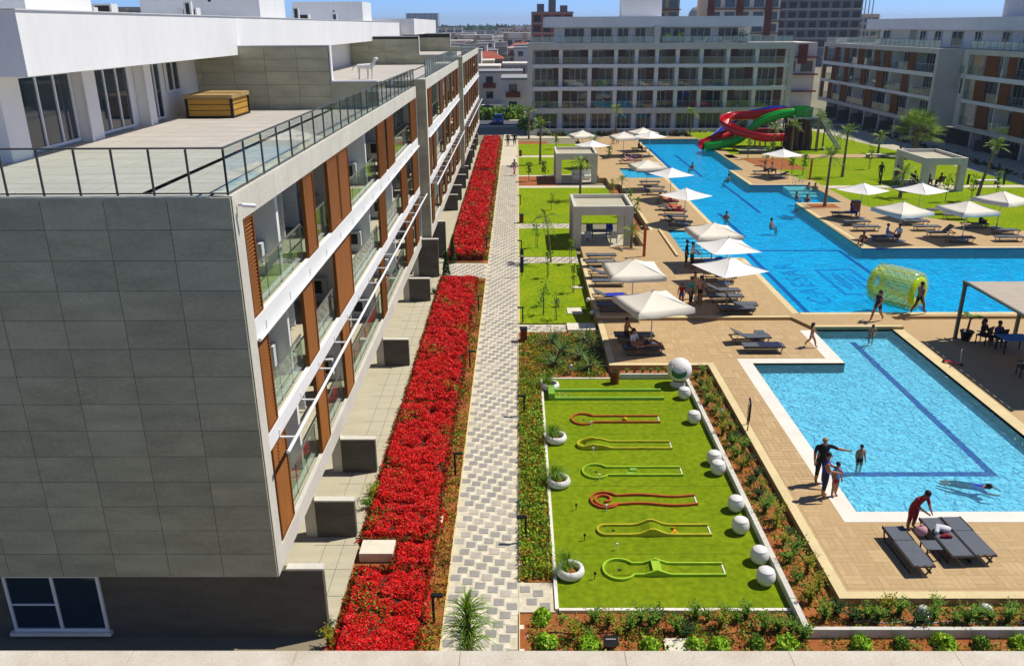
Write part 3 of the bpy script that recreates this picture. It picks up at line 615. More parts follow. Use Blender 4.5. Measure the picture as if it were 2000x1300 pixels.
# ------------------------------------------------------------ building across the far end
FB = thing('apartment_building', 'grey and white apartment block facing the camera behind the water slide', 'building', (1.45, 126, 0))
LF = 38.9; FZ = [(3.5, 6.0), (6.55, 9.2), (9.7, 11.7)]
def far_front(root, L, fz, cols, slabs, mfac='concrete', pan='brown_panel'):
    a, e = .75, L-.75
    for x0, x1 in ((0, a), (e, L)): MB().box(x0, x1, -.003, .6, 2.75, 12.6).build('pillar', mfac, root)
    MB().box(a, e, 0, .5, 11.7, 12.6).build('fascia', mfac, root)
    for z0, z1 in slabs:
        s = MB().box(a, e, .1, 2.3, z0+.1, z1-.08).build('floor_slab', 'concrete', root); MB().box(a, e, 0, .099, z0, z1).build('slab_edge', 'white_wall' if z0 > 3 else mfac, s)
    MB().box(.2, L-.2, 2.3, 2.5, 0, 12.5).build('back_wall', 'white_wall', root)
    for k, (z0, z1) in enumerate(fz):
        for i in range(len(cols)-1):
            p, q = cols[i], cols[i+1]
            if i > 0: MB().box(p-.28, p+.28, .5, 2.29, z0-.07, z1+.09).build('party_wall', 'white_wall', root)
            s = random.random(); pw = random.uniform(.7, 1.3); left = random.random() < .5
            wa, wb = (p+.35+pw, q-.35) if left else (p+.35, q-.35-pw)
            window(root, wa, wb, z0-.05, z1-.15, 1.95, max(2, int((wb-wa)/.85)))
            MB().box(*((p+.3, p+.3+pw) if left else (q-.3-pw, q-.3)), 1.2, 1.3, z0-.06, z1+.05).build('wood_panel', pan, root)
            balustrade(root, p+.3 if i else a+.02, q-.3 if i < len(cols)-2 else e-.02, z0-.04, 1.0, .3, posts=2.2)
cols = [.75, 4.9, 9.2, 13, 16, 19, 22, 25.5, 29.4, 33.6, 38.15]
far_front(FB, LF, FZ, cols, [(2.75, 3.5), (6.0, 6.55), (9.2, 9.7)])
MB().box(1.2, LF-.6, 1.6, 1.8, 0, 2.749).build('ground_wall', 'plaster', FB)
for i in range(len(cols)-1): window(FB, cols[i]+.5, cols[i+1]-.4, .3, 2.6, 1.45, 3)
for x in cols[1:-1]: MB().box(x-.35, x+.3, .8, 1.59, 0, 2.748).build('pier', 'white_wall', FB)
MB().box(0, LF, -3.6, .75, -.03, .42).build('terrace', 'terrace_tile', FB); MB().box(0, LF, -3.7, -3.601, -.03, .9).build('terrace_wall', 'plaster', FB)
MB().box(0, LF, .51, 14, 12.2, 12.45).build('roof_terrace', 'roof_tile', FB)
MB().box(2.6, 34.4, 1.6, 1.9, 14.75, 16.2).box(2.6, 2.9, 1.91, 12, 14.75, 16.2).box(34.1, 34.4, 1.91, 12, 14.75, 16.2).build('roof_fascia', 'white_wall', FB)
MB().box(2.91, 34.09, 1.91, 12, 14.75, 15.9).build('roof', 'white_wall', FB); MB().box(4, 33, 3.6, 3.8, 12.45, 14.749).build('penthouse_wall', 'white_wall', FB)
for x, w_ in ((5.5, 3), (9.4, 3.2), (13.4, 1.7), (16, 1.6), (19.9, 1.4), (21.6, 1.8), (24.2, 3), (28.3, 3)): window(FB, x, x+w_, 12.6, 14.65, 3.45, max(2, int(w_)))
MB().box(18.5, 19.4, 1.0, 3.59, 12.46, 14.9).build('dividing_wall', 'concrete', FB)
railing(FB, (.3, .25, 12.6), (18.4, .25, 12.6), .95, 1.5, 'far_rail_glass'); railing(FB, (19.5, .25, 12.6), (38.5, .25, 12.6), .95, 1.5, 'far_rail_glass')
MB().box(14.2, 20.2, 6, 9, 15.91, 18.9).build('roof_stair_head', 'white_wall', FB)
for i, (x, c) in enumerate(((20.4, 'box of bushy green plants at the left on the far roof terrace'), (22.4, 'bushy potted plant beside a white lounger on the far roof terrace'), (31.3, 'tall dark potted shrub at the right end of the far roof terrace'))):
    t = thing('potted_plant', c, 'plant', (1.45+x, 126.9, 12.45)); MB().box(-.5, .5, -.25, .25, 0, .4).build('pot', 'brown_panel', t)
    P_ = rng.normal(size=(160, 3))*(.38, .22, .28)+(0, 0, .85+.25*(i == 2)); V, F = leaves(P_, .17); ob('foliage', npmesh('foliage', V, F, 'leaf_dark' if i == 2 else 'leaf'), t)
for x, lb in ((26.2, 'white sun lounger facing left on the far roof terrace'), (30.0, 'white sun lounger facing right on the far roof terrace')):
    t = thing('sun_lounger', lb, 'sun lounger', (x+.5, 126.9, 12.45), 0 if x < 28 else math.pi)
    MB().box(-.9, .45, -.3, .3, .28, .36).build('seat', 'white_metal', t); MB().bar((.45, 0, .32), (1.0, 0, .85), .6, .07).build('backrest', 'white_metal', t)
    for lx in (-.7, .6): MB().box(lx-.03, lx+.03, -.28, .28, 0, .28).build('leg', 'white_metal', t)
# ------------------------------------------------------------ shaded building on the right
RB = thing('apartment_building', 'stepped apartment block with dark wooden screens in shade at the right edge', 'building', (53.6, 152, .35), -math.pi/2)
sc = [[(.6, 2.0), (4.2, 6), (10, 12.4), (20, 22.6), (29.6, 31.8)], [(.6, 2.2), (5, 6.8), (10.6, 12.2), (17.6, 19.4), (23.5, 26), (32, 34)], [(.6, 1.8), (5.4, 7), (10, 11.6), (15.6, 17.6), (22, 23.6), (25.4, 27.2), (33.4, 35.2)]]
for nm in LV: pass
section(RB, 0, 41.5, 0, 0, sc, [7.5, 14, 20, 27, 34], pil0=.6, pil1=.5, rail2=False)
MB().box(41.5, 41.72, -.002, 3.0, 2.1, 11.68).box(41.5, 41.7, 3.01, 14, 2.1, 11.6).build('end_wall', 'concrete', RB)
sc2 = [[(48.5, 51), (56, 58.6), (64, 66)], [(47, 49.4), (52.5, 54.6), (60, 62)], [(48.6, 51.4), (53.4, 55), (62, 64)]]
section(RB, 44.0, 74, 2.4, 0, sc2, [51.5, 58.6, 65], pil0=.6, rail2=False)
MB().box(41.72, 44, 3.2, 3.4, 2.1, 11.6).build('link_wall', 'white_wall', RB); window(RB, 42.1, 43.6, 6.2, 8.2, 3.08, 2); balustrade(RB, 41.8, 43.9, 8.6, 1.0, 3.0)
MB().box(.5, 43.2, 2.1, 2.3, -.3, 2.09).box(43.21, 74, 4.6, 4.8, -.3, 2.09).box(43.0, 43.2, 2.31, 4.8, -.3, 2.09).build('ground_wall', 'dark_stone', RB)
for x in np.arange(3, 72, 5.5):
    y = 2.0 if x < 40 else 4.5
    if 38 < x < 46: continue
    window(RB, x, x+2.6, -.1, 2.0, y-.02, 3); MB().box(x+3.2, x+3.5, y-2.6, y-.1, -.3, 1.4).build('terrace_wall', 'dark_stone', RB); MB().box(x-.6, x-.3, y-1.2, y+.05, -.3, 2.09).build('pier', 'white_wall', RB)
MB().box(0, 41.4, .42, 14, 11.35, 11.6).box(44, 74, 2.83, 16, 11.35, 11.58).box(41.72, 43.99, 3.41, 14, 11.35, 11.59).build('roof_terrace', 'roof_tile', RB)
railing(RB, (.5, .2, 11.68), (41.4, .2, 11.68), 1.0, 1.5, 'far_rail_glass'); railing(RB, (44.2, 2.6, 11.68), (73.5, 2.6, 11.68), 1.0, 1.5, 'far_rail_glass')
MB().box(6, 74, 4.6, 4.9, 13.85, 15.4).box(6, 6.3, 4.91, 16, 13.85, 15.4).build('roof_fascia', 'white_wall', RB); MB().box(6.31, 74, 4.91, 16, 13.85, 15.2).build('roof', 'white_wall', RB)
MB().box(8, 74, 6.2, 6.4, 11.6, 13.849).build('penthouse_wall', 'white_wall', RB)
for x, w_ in ((9.5, 2.5), (22.5, 1.8), (27, 2), (32, 3), (38, 1.6), (44.5, 1.6), (49, 3), (55, 3)): window(RB, x, x+w_, 11.7, 13.7, 6.05, 2)
MB().box(14.5, 21, 5.2, 6.19, 11.6, 13.84).build('dividing_wall', 'concrete', RB); MB().box(40, 60, 8, 14, 15.3, 19).build('roof_stair_head', 'plaster', RB)
hedge_bank = None
# ------------------------------------------------------------ the town behind
sheet('road', [(-60, 60, 134.6, 141.5)], .0, 'asphalt'); sheet('road', [(-9, -1.5, 141.6, 420)], .0, 'asphalt'); sheet('pavement', [(-60, 60, 133, 134.5), (-60, -9.1, 141.6, 143), (-1.4, 60, 141.6, 143)], .1, 'cream_paving')
def ORD(k):
    w_ = ['first', 'second', 'third', 'fourth', 'fifth', 'sixth', 'seventh', 'eighth', 'ninth', 'tenth', 'eleventh', 'twelfth', 'thirteenth', 'fourteenth', 'fifteenth', 'sixteenth', 'seventeenth', 'eighteenth', 'nineteenth', 'twentieth']
    if k < 20: return w_[k]
    t_ = ['twenty', 'thirty', 'forty', 'fifty', 'sixty', 'seventy'][(k+1)//10-2]; return t_+'-'+w_[(k+1) % 10-1] if (k+1) % 10 else t_[:-1]+'ieth'
def house(x, y, wd, dp, st, m, label, roof='flat', acc='house_brown', group='houses of the town'):
    t = thing('house', label, 'house', (x, y, 0), 0, group); h = st*3.0
    MB().box(-wd/2, wd/2, 0, dp, -.05, h).build('wall', m, t)
    if roof == 'flat':
        MB().box(-wd/2-.15, wd/2+.15, -.15, dp+.15, h+.001, h+.4).build('roof', 'house_white' if m != 'house_white' else 'house_grey', t)
    else:
        r_ = MB(); v = [(-wd/2-.4, -.4, h+.001), (wd/2+.4, -.4, h+.001), (wd/2+.4, dp+.4, h+.001), (-wd/2-.4, dp+.4, h+.001), (-wd/4, dp/2, h+2), (wd/4, dp/2, h+2)]
        r_.add(v, [(0, 1, 5, 4), (1, 2, 5), (2, 3, 4, 5), (3, 0, 4), (3, 2, 1, 0)]); r_.build('roof', 'roof_red', t)
    n = max(2, int(wd/3.2))
    for k in range(st):
        for i in range(n):
            cx = -wd/2+wd*(i+.5)/n; bal = (i+k) % 3 == 1
            if bal:
                o = MB().box(cx-1.3, cx+1.3, -1.1, -.001, k*3+.1, k*3+.28).box(cx-1.3, cx+1.3, -1.1, -1.02, k*3+.281, k*3+1.1).build('balcony', acc, t)
            f = MB().box(cx-.8, cx+.8, -.05, -.001, k*3+(.2 if bal else .9), k*3+2.4).build('window', 'frame', t)
            MB().box(cx-.72, cx+.72, -.07, -.051, k*3+(.26 if bal else .96), k*3+2.33).build('pane', 'window_glass', f)
    return t
house(3.2, 152, 12, 11, 2, 'house_white', 'white two-storey house with brown balcony just beyond the parked blue car')
house(-3.5, 176, 9, 9, 2, 'house_white', 'white house with dark brown upper balcony behind the roadside bushes', acc='house_brown')
house(-20, 168, 12, 10, 4, 'house_brown', 'dark brown house with white roof edge above the end of the left building', acc='house_white')
cols_ = ['house_white', 'house_tan', 'house_grey', 'house_white', 'house_tan']; adj = ['white', 'tan', 'grey', 'white', 'tan']
spots = []
for k in range(62):
    yy = 190+k*11+random.uniform(-4, 4); px_ = random.uniform(-150, 70) if k % 2 else random.uniform(-135, 30)
    spots.append((px_/1600*yy, yy))
for k, (x, y) in enumerate(spots):
    if -9 < x < -1 and y < 430: x += 9 if random.random() < .6 else -9
    c = k % 5; rf = 'hip' if k % 6 == 0 else 'flat'
    lb = '%s town house with %s between the blocks, %s in depth' % (adj[c], 'red hipped roof' if rf == 'hip' else 'flat pale roof', ORD(k))
    house(x, y, random.uniform(9, 15), random.uniform(8, 12), random.choice([1, 2, 2, 2, 3]), cols_[c], lb, rf, random.choice(['house_brown', 'house_grey']))
def block(name, label, x0, x1, y0, y1, z1, m, fl, acc, dens=3.5, frame_only=False, side=None):
    t = thing(name, label, 'building', ((x0+x1)/2, y0, 0)); wd = x1-x0; dp = y1-y0
    MB().box(-wd/2, wd/2, 0, dp, 0, z1).build('wall', m, t)
    n = max(2, int(wd/dens)); nf = int(z1/fl)
    wm = MB().box(-.34*wd/n, .34*wd/n, -.06, -.001, 0, fl*.62).mesh('window', 'window_glass' if not frame_only else 'black')
    for k in range(nf):
        sl = MB().box(-wd/2-.35, wd/2+.35, -1.0 if not frame_only else -.5, -.0005, k*fl+fl-.25, k*fl+fl).build('floor_slab', acc, t)
        if k*fl < 5: continue
        for i in range(n): ob('window', wm, t, (-wd/2+wd*(i+.5)/n, 0, k*fl+.35))
    if not frame_only and name != 'hotel':
        for i in range(0, n, 2): MB().box(-wd/2+wd*i/n-.2, -wd/2+wd*(i+.42)/n, -.55, -.061, 8, z1-.3).build('pier', acc, t)
    return t
block('apartment_tower', 'red and white apartment tower rising behind the far block', 53, 73, 245, 260, 34, 'house_white', 3.2, 'house_brown')
block('apartment_tower', 'tan and brown tower top behind the roof box of the far block', 31.5, 46, 250, 262, 34, 'house_tan', 3.2, 'house_brown')
tw = block('unfinished_tower', 'dark concrete tower skeleton under construction against the sky', 97, 129, 330, 350, 60, 'tower_grey', 3.4, 'concrete', 4.0, True)
for i in range(6):
    for sx, xx in ((-1, -16.6-i*.0), (1, 16.6)):
        if i < 3: MB().box(xx+sx*i*1.4-.15, xx+sx*i*1.4+.15, -1.2, -.9, 0, 60).build('scaffold_pole', 'steel', tw)
block('hotel', 'long beige hotel with stacked rows of balconies left of the shaded block', 138, 177, 430, 446, 19.6, 'house_tan', 3.1, 'house_white', 3.6)
ub = block('unfinished_building', 'unfinished brick building with open window holes left of the far block', 5, 19, 300, 312, 19.5, 'brick', 3.2, 'house_grey', 3.4, True)
for x, z in ((-4, 2.5), (0, 4.2), (4, 2)): MB().box(x-1.2, x+1.2, 2, 6, 19.501, 19.5+z).build('roof_room', 'tower_grey', ub)
block('flat_block', 'pale flat-roofed block far beyond the white roofs at upper left', -186, -150, 380, 395, 23.5, 'house_grey', 3.2, 'house_tan', 4)
block('flat_block', 'hazy long block on the horizon beside the white roof edge', -190, -136, 1500, 1530, 36, 'house_grey', 4, 'house_grey', 8)
block('flat_block', 'brown and white apartment house behind the gap at the far corner', 47, 57, 165, 178, 11.8, 'house_white', 3.1, 'house_brown', 3.3)
t = thing('round_roof_building', 'small pale domed building on the skyline between two towers', 'building', (150, 720, 0)); MB().box(-9, 9, 0, 12, 0, 20).build('wall', 'house_grey', t); MB().lathe([(9, 20), (8.5, 24), (6, 28), (0, 30)], 14, (0, 6, 0)).build('dome', 'house_grey', t)
for k, (px_, yy, wd, h, m_) in enumerate(((884, 330, 14, 10, 'house_white'), (905, 380, 18, 9, 'house_tan'), (930, 430, 16, 11, 'house_white'), (958, 400, 15, 8, 'house_grey'), (985, 450, 20, 10, 'house_white'), (1012, 420, 14, 12, 'house_white'), (895, 560, 22, 11, 'house_white'), (940, 620, 26, 12, 'house_grey'), (990, 660, 24, 11, 'house_tan'), (1030, 600, 20, 15, 'house_white'), (870, 800, 30, 14, 'house_grey'), (1005, 850, 34, 13, 'house_white'))):
    x = (px_-1010)/1600*.94*yy; block('town_block', '%s low-rise block in the dense town beyond the path, %s in depth' % ({'house_white': 'white', 'house_tan': 'tan', 'house_grey': 'grey'}[m_], ORD(k)), x-wd/2, x+wd/2, yy, yy+12, h, m_, 3.1, 'house_white' if m_ != 'house_white' else 'house_tan', 3.6)
# cars
def car(label, x, y, rz, m, group='parked cars'):
    t = thing('parked_car', label, 'car', (x, y, 0), rz, group)
    sec = [(-2.1, .35, .72, .8), (-1.9, .3, .9, .86), (-.9, .28, .98, .88), (.9, .28, .95, .88), (1.9, .3, .82, .85), (2.1, .38, .66, .78)]
    b = MB()
    for i in range(len(sec)-1):
        (xa, a0, a1, wa), (xb, b0, b1, wb) = sec[i], sec[i+1]
        v = [(xa, -wa, a0), (xa, wa, a0), (xa, wa*.94, a1), (xa, -wa*.94, a1), (xb, -wb, b0), (xb, wb, b0), (xb, wb*.94, b1), (xb, -wb*.94, b1)]
        b.add(v, [(3, 2, 6, 7), (0, 3, 7, 4), (1, 5, 6, 2), (0, 4, 5, 1)]+([(0, 1, 2, 3)] if i == 0 else [])+([(4, 7, 6, 5)] if i == len(sec)-2 else []))
    b.build('body', m, t)
    c = MB(); c.add([(-1.5, -.78, .96), (1.1, -.78, .95), (1.1, .78, .95), (-1.5, .78, .96), (-1.0, -.62, 1.45), (.35, -.62, 1.47), (.35, .62, 1.47), (-1.0, .62, 1.45)], [(0, 1, 5, 4), (1, 2, 6, 5), (2, 3, 7, 6), (3, 0, 4, 7)], 0).add([(-1.02, -.63, 1.451), (.37, -.63, 1.471), (.37, .63, 1.471), (-1.02, .63, 1.451)], [(0, 1, 2, 3)], 1)
    c.build('cabin', ['window_glass', m], t)
    for sx in (-1.3, 1.3):
        for sy in (-.8, .8): wh = MB().tube((sx, sy-.1, .32), (sx, sy+.1, .32), .32, 14).build('wheel', 'rubber', t)
    for sy in (-.55, .55): MB().box(2.08, 2.13, sy-.18, sy+.18, .58, .7).build('headlight', 'white_metal', t)
car('blue car parked across the far end of the red flower beds', -3.2, 138.3, -math.pi/2, 'blue_metal')
car('white van-like car beside bushes beyond the end of the left building', -5.6, 156, 0, 'white_metal'); car('white car parked in front of the white house beyond the path', -.6, 149.5, 0, 'white_metal')
k = 0
for r_ in range(4):
    for i in range(6):
        k += 1; car('small car in the %s row of the far car park, %s from the left' % (ORD(r_), ORD(i)), -6+i*3.2+random.uniform(-.3, .3), 232+r_*14, math.pi/2, random.choice(['white_metal', 'steel', 'white_metal', 'blue_metal', 'dark_metal']), 'cars in the far car park')
sheet('car_park', [(-9, 15, 226, 282)], .02, 'asphalt')
# far tree belt on the horizon and low hills
n_ = 26000; Y_ = 900+rng.random(n_)*1500; X_ = (rng.random(n_)*2-1)*Y_*.75; Z_ = rng.random(n_)**1.3*13
V, F = leaves(np.stack([X_, Y_, Z_], 1), 9.0, elong=1.2); o = ob('distant_trees', npmesh('distant_trees', V, F, 'leaf_dark')); tag(o, 'dark belt of distant trees along the horizon', 'trees'); struct(o, 'stuff')
hl = MB(); xs = np.linspace(-3200, 3200, 81)
hl.add([(x, 4200, -5) for x in xs]+[(x, 4300, 12+3*math.sin(x*.002)+2*math.sin(x*.0071+2)) for x in xs], [(i, i+1, 82+i, 81+i) for i in range(80)]); struct(hl.build('hills', 'far_tree'))
hz = MB().box(-7100, 7100, -7100, 7100, -2.4, 75); hm = bpy.data.materials.new('haze'); hm.use_nodes = True; hn = hm.node_tree.nodes; hn.remove(hn['Principled BSDF'])
pv = hn.new('ShaderNodeVolumePrincipled'); pv.inputs['Color'].default_value = (.72, .85, 1, 1); pv.inputs['Density'].default_value = .0002; pv.inputs['Anisotropy'].default_value = .2
hm.node_tree.links.new(pv.outputs[0], hn['Material Output'].inputs['Volume']); M['haze'] = hm
struct(hz.build('haze', 'haze'), 'stuff')
# ============================================================ things in the garden
# ---- parapet in front of the camera
t = thing('parapet', 'beige marble parapet coping across the bottom edge in front of the viewer', 'parapet', (0, 5.51, 0))
for i in range(14): MB().box(-10.3+i*1.4+.002, -10.3+(i+1)*1.4-.002, -.16, .10, 9.93, 10.0).build('coping_slab', 'marble', t)
MB().box(-9.8, 9.8, -.12, .06, 0, 9.929).build('wall', 'concrete', t)
# ---- gazebos
def gazebo(label, x0, x1, y0, y1, z, h):
    t = thing('gazebo', label, 'gazebo', ((x0+x1)/2, (y0+y1)/2, z)); a, c = (x1-x0)/2, (y1-y0)/2; lw = .58
    for sx in (-1, 1):
        for sy in (-1, 1):
            lg = MB().box(sx*a, sx*(a-lw), sy*c, sy*(c-lw), 0, h-.62).build('leg', 'concrete', t)
    MB().box(-a, a, -c, -c+.2, h-.619, h).box(-a, a, c-.2, c, h-.619, h).box(-a, -a+.2, -c+.201, c-.201, h-.619, h).box(a-.2, a, -c+.201, c-.201, h-.619, h).build('beam', 'concrete', t)
    MB().box(-a+.201, a-.201, -c+.201, c-.201, h-.5, h-.28).build('roof', 'terrace_tile', t)
    MB().box(-a+.05, a-.05, -c+.05, c-.05, .005, .08).build('floor', 'terrace_tile', t)
    return t
gazebo('concrete frame gazebo with grey table and chairs nearest the loungers', 3.95, 8.2, 57.3, 61.9, 0, 3.05)
gazebo('concrete frame gazebo farther up the left lawns with white bench inside', 3.85, 8.05, 83.2, 88.2, .01, 3.0)
gazebo('concrete frame gazebo full of people on the right lawn', 37.3, 41.2, 75.9, 82.0, .46, 3.05)
# ---- garden furniture
def chair(label, x, y, z, rz, m='lounger_frame', group='dining chairs'):
    t = thing('garden_chair', label, 'chair', (x, y, z), rz, group)
    MB().box(-.25, .25, -.25, .25, .42, .47).build('seat', m, t); MB().obox((0, .26, .7), (.25, .02, .24), Euler((R(-8), 0, 0)).to_matrix()).build('backrest', m, t)
    for sx in (-.22, .22):
        for sy in (-.22, .22): MB().box(sx-.02, sx+.02, sy-.02, sy+.02, 0, .42).build('leg', m, t)
        MB().box(sx-.025, sx+.025, -.24, .24, .62, .66).build('armrest', m, t)
    return t
def table(label, x, y, z, wd, dp, m='sling', rz=0):
    t = thing('table', label, 'table', (x, y, z), rz); MB().box(-wd/2, wd/2, -dp/2, dp/2, .71, .75).build('tabletop', m, t)
    for sx in (-1, 1):
        for sy in (-1, 1): MB().box(sx*(wd/2-.08)-.025, sx*(wd/2-.08)+.025, sy*(dp/2-.08)-.025, sy*(dp/2-.08)+.025, 0, .709).build('leg', 'lounger_frame', t)
    return t
table('grey dining table inside the nearest concrete gazebo', 6.0, 59.4, .08, 1.8, .9)
for i, (x, y, rz, m) in enumerate(((5.1, 58.6, math.pi, 'plaster'), (5.4, 60.4, 0, 'sling'), (6.9, 60.4, 0, 'cloth_blue'), (7.0, 58.5, math.pi, 'plaster'))):
    chair(['pale chair at the front left of the gazebo table', 'dark chair behind the left of the gazebo table', 'blue draped chair behind the right of the gazebo table', 'pale chair at the front right of the gazebo table'][i], x, y, .08, rz, m)
tb = thing('bench', 'white bench with dark cushion inside the farther left gazebo', 'bench', (6.6, 85.0, .09)); MB().box(-1.0, 1.0, -.35, .35, .3, .45).build('seat', 'white_metal', tb); MB().box(-1, 1, .3, .4, .451, .95).build('backrest', 'white_metal', tb); MB().box(-.9, .9, -.3, .3, 0, .299).build('base', 'white_metal', tb)
for lb, x, y in (('low white bench on the far right lawn path beside a round shrub', 41.5, 96.4), ('white bench on the lawn path right of the people gazebo', 45.3, 79.3)):
    t = thing('bench', lb, 'bench', (x, y, .46)); MB().box(-1.1, 1.1, -.25, .25, .36, .46).build('seat', 'white_border', t)
    for sx in (-.9, .9): MB().box(sx-.15, sx+.15, -.22, .22, 0, .359).build('leg', 'dark_stone', t)
# ---- umbrellas
def umb_meshes(val):
    H = 1.45; ze, za = 2.25, 2.82; n = 6; v = []; f = []
    for k in range(4):
        a0, a1 = k*math.pi/2+math.pi/4, (k+1)*math.pi/2+math.pi/4
        A = Vector((math.cos(a0)*H*1.414, math.sin(a0)*H*1.414, 0)); Bq = Vector((math.cos(a1)*H*1.414, math.sin(a1)*H*1.414, 0))
        o = len(v)
        for i in range(n+1):
            for j in range(n+1):
                t_ = i/n; s_ = j/n; p = (A*(1-s_)+Bq*s_)*t_; sag = -.05*math.sin(math.pi*s_)*t_-.06*math.sin(math.pi*t_)
                p = p*(1-.035*math.sin(math.pi*s_)*t_); v.append((p.x, p.y, za-(za-ze)*t_+sag))
        for i in range(n):
            for j in range(n): q = [o+i*(n+1)+j, o+(i+1)*(n+1)+j, o+(i+1)*(n+1)+j+1, o+i*(n+1)+j+1]; f.append(q if i else q[:1]+q[1:3] if False else q)
        if val:
            e = [o+n*(n+1)+j for j in range(n+1)]; b0 = len(v)
            for j, ix in enumerate(e): x, y, z = v[ix]; v.append((x*1.01, y*1.01, z-.26+.02*math.sin(j*2.1)))
            for j in range(n): f.append([e[j], b0+j, b0+j+1, e[j+1]])
    b = MB(); b.add(v, f, 0, True); return b
UM = {v_: umb_meshes(v_).mesh('canopy', 'canvas' if v_ else 'canvas_white') for v_ in (True, False)}
u_pole = MB().tube((0, 0, .05), (0, 0, 2.86), .028, 8).ball((0, 0, 2.88), .05, 8, 6).mesh('pole', 'plaster')
u_base = MB().box(-.4, .4, -.4, .4, 0, .05).tube((0, 0, .051), (0, 0, .35), .05, 8).mesh('base', 'steel')
u_rib = MB().bar((.05, 0, 2.74), (2.0, 0, 2.24), .025, .025).bar((.04, 0, 1.95), (1.05, 0, 2.46), .02, .02).mesh('rib', 'plaster')
UMB = [  # x, y, deck z, rotation deg, valance, label
 (6.47, 37.32, .35, 18, 1, 'cream parasol with valance over the couple of occupied loungers, nearest parasol on the left'),
 (6.2, 42.4, .5, 4, 1, 'cream parasol with valance just behind the nearest one on the left deck'),
 (11.42, 42.65, .5, 24, 0, 'flat white parasol above the reclining man by the pool corner, lowest of three stacked'),
 (12.37, 47.03, .5, 10, 0, 'white parasol in the middle of the three by the pool steps'),
 (12.42, 51.01, .5, 6, 1, 'cream parasol topmost of the three beside the pool steps'),
 (12.92, 62.79, .5, 38, 0, 'white tilted-square parasol over the red towels by the pool'),
 (13.51, 72.4, .5, 25, 0, 'white parasol overhanging the pool edge below the small nook pool'),
 (12.1, 77.1, .5, 8, 1, 'cream parasol with dark pole in front of the small nook pool'),
 (8.3, 92.69, .3, 30, 0, 'white parasol just behind the farther left gazebo'),
 (7.9, 101.83, .3, 12, 1, 'cream parasol farthest up the left lawn above the gazebo'),
 (12.54, 98.61, .5, 8, 1, 'cream parasol left of the far pair by the upper pool'),
 (15.34, 102.62, .5, 20, 1, 'cream parasol highest of the far pair by the upper pool'),
 (15.59, 98.5, .5, 33, 0, 'white parasol in front of the far pair by the upper pool'),
 (26.72, 83.74, .5, 30, 0, 'white parasol standing alone on the island deck near the slide'),
 (27.24, 64.66, .5, 34, 0, 'white parasol leftmost on the right island deck'),
 (31.78, 64.57, .5, 30, 0, 'white parasol below the people gazebo on the right'),
 (27.13, 57.3, .5, 20, 1, 'cream parasol with valance at the front of the right island deck'),
 (31.83, 57.57, .5, 12, 1, 'cream parasol with valance in the middle of the right island deck'),
 (36.22, 61.1, .5, 28, 1, 'cream parasol at the right edge of the picture on the island deck')]
for x, y, z, a, v_, lb in UMB:
    t = thing('parasol', lb, 'parasol', (x, y, z), R(a), 'parasols by the pools')
    ob('canopy', UM[bool(v_)], t); ob('pole', u_pole, t); ob('base', u_base, t)
    for k in range(4): ob('rib', u_rib, t, rot=(0, 0, k*math.pi/2+math.pi/4))
# ---- sun loungers (local x: head at -x, foot at +x)
lf = MB()
for sy in (-.31, .31): lf.bar((-.98, sy, .33), (.98, sy, .33), .035, .05)
for x in (-.97, -.25, .97): lf.bar((x, -.30, .33), (x, .30, .33), .035, .04)
for sy in (-.31, .31): lf.bar((-.8, sy, .04), (.85, sy, .04), .03, .03)
l_frame = lf.mesh('frame', 'lounger_frame')
l_leg = {sx: MB().bar((0, 0, .055), (.1*sx, 0, .305), .035, .035).mesh('leg', 'lounger_frame') for sx in (-1, 1)}
l_seat = MB().box(-.24, .95, -.29, .29, .357, .372).mesh('seat', 'sling')
def l_back(a):
    b = MB(); p = Vector((-.26, 0, .365)); d = Vector((-math.cos(a), 0, math.sin(a)))
    b.bar(p, p+d*.72, .58, .016); 
    for sy in (-.3, .3): b.bar(p+Vector((0, sy, 0)), p+d*.74+Vector((0, sy, 0)), .03, .04, 1)
    if a > .1: b.bar(p+d*.45+Vector((0, .25, -.02)), (-.75, .25, .34), .02, .02, 1).bar(p+d*.45+Vector((0, -.25, -.02)), (-.75, -.25, .34), .02, .02, 1)
    return b.mesh('backrest', ['sling', 'lounger_frame'])
LBK = {a: l_back(R(a)) for a in (0, 25, 45)}
def lounger(x, y, z, rz, back, label, towel=None):
    t = thing('sun_lounger', label, 'sun lounger', (x, y, z), R(rz), 'grey sling sun loungers')
    ob('frame', l_frame, t); ob('seat', l_seat, t); ob('backrest', LBK[back], t)
    for sx in (-1, 1):
        for sy in (-.31, .31): ob('leg', l_leg[sx], t, (sx*.75, sy, 0))
    if towel:
        tw_ = MB(); n = 6
        for i in range(n): x0 = -.2+i*.17; tw_.box(x0, x0+.168, -.32, .32, .374, .388+.006*(i % 2))
        tag(tw_.build('towel', towel, loc=(x, y, z), rot=(0, 0, R(rz))), towel.split('_')[1]+' towel on the '+' '.join(label.split()[:12]), 'towel')
    return t
ZU = .5
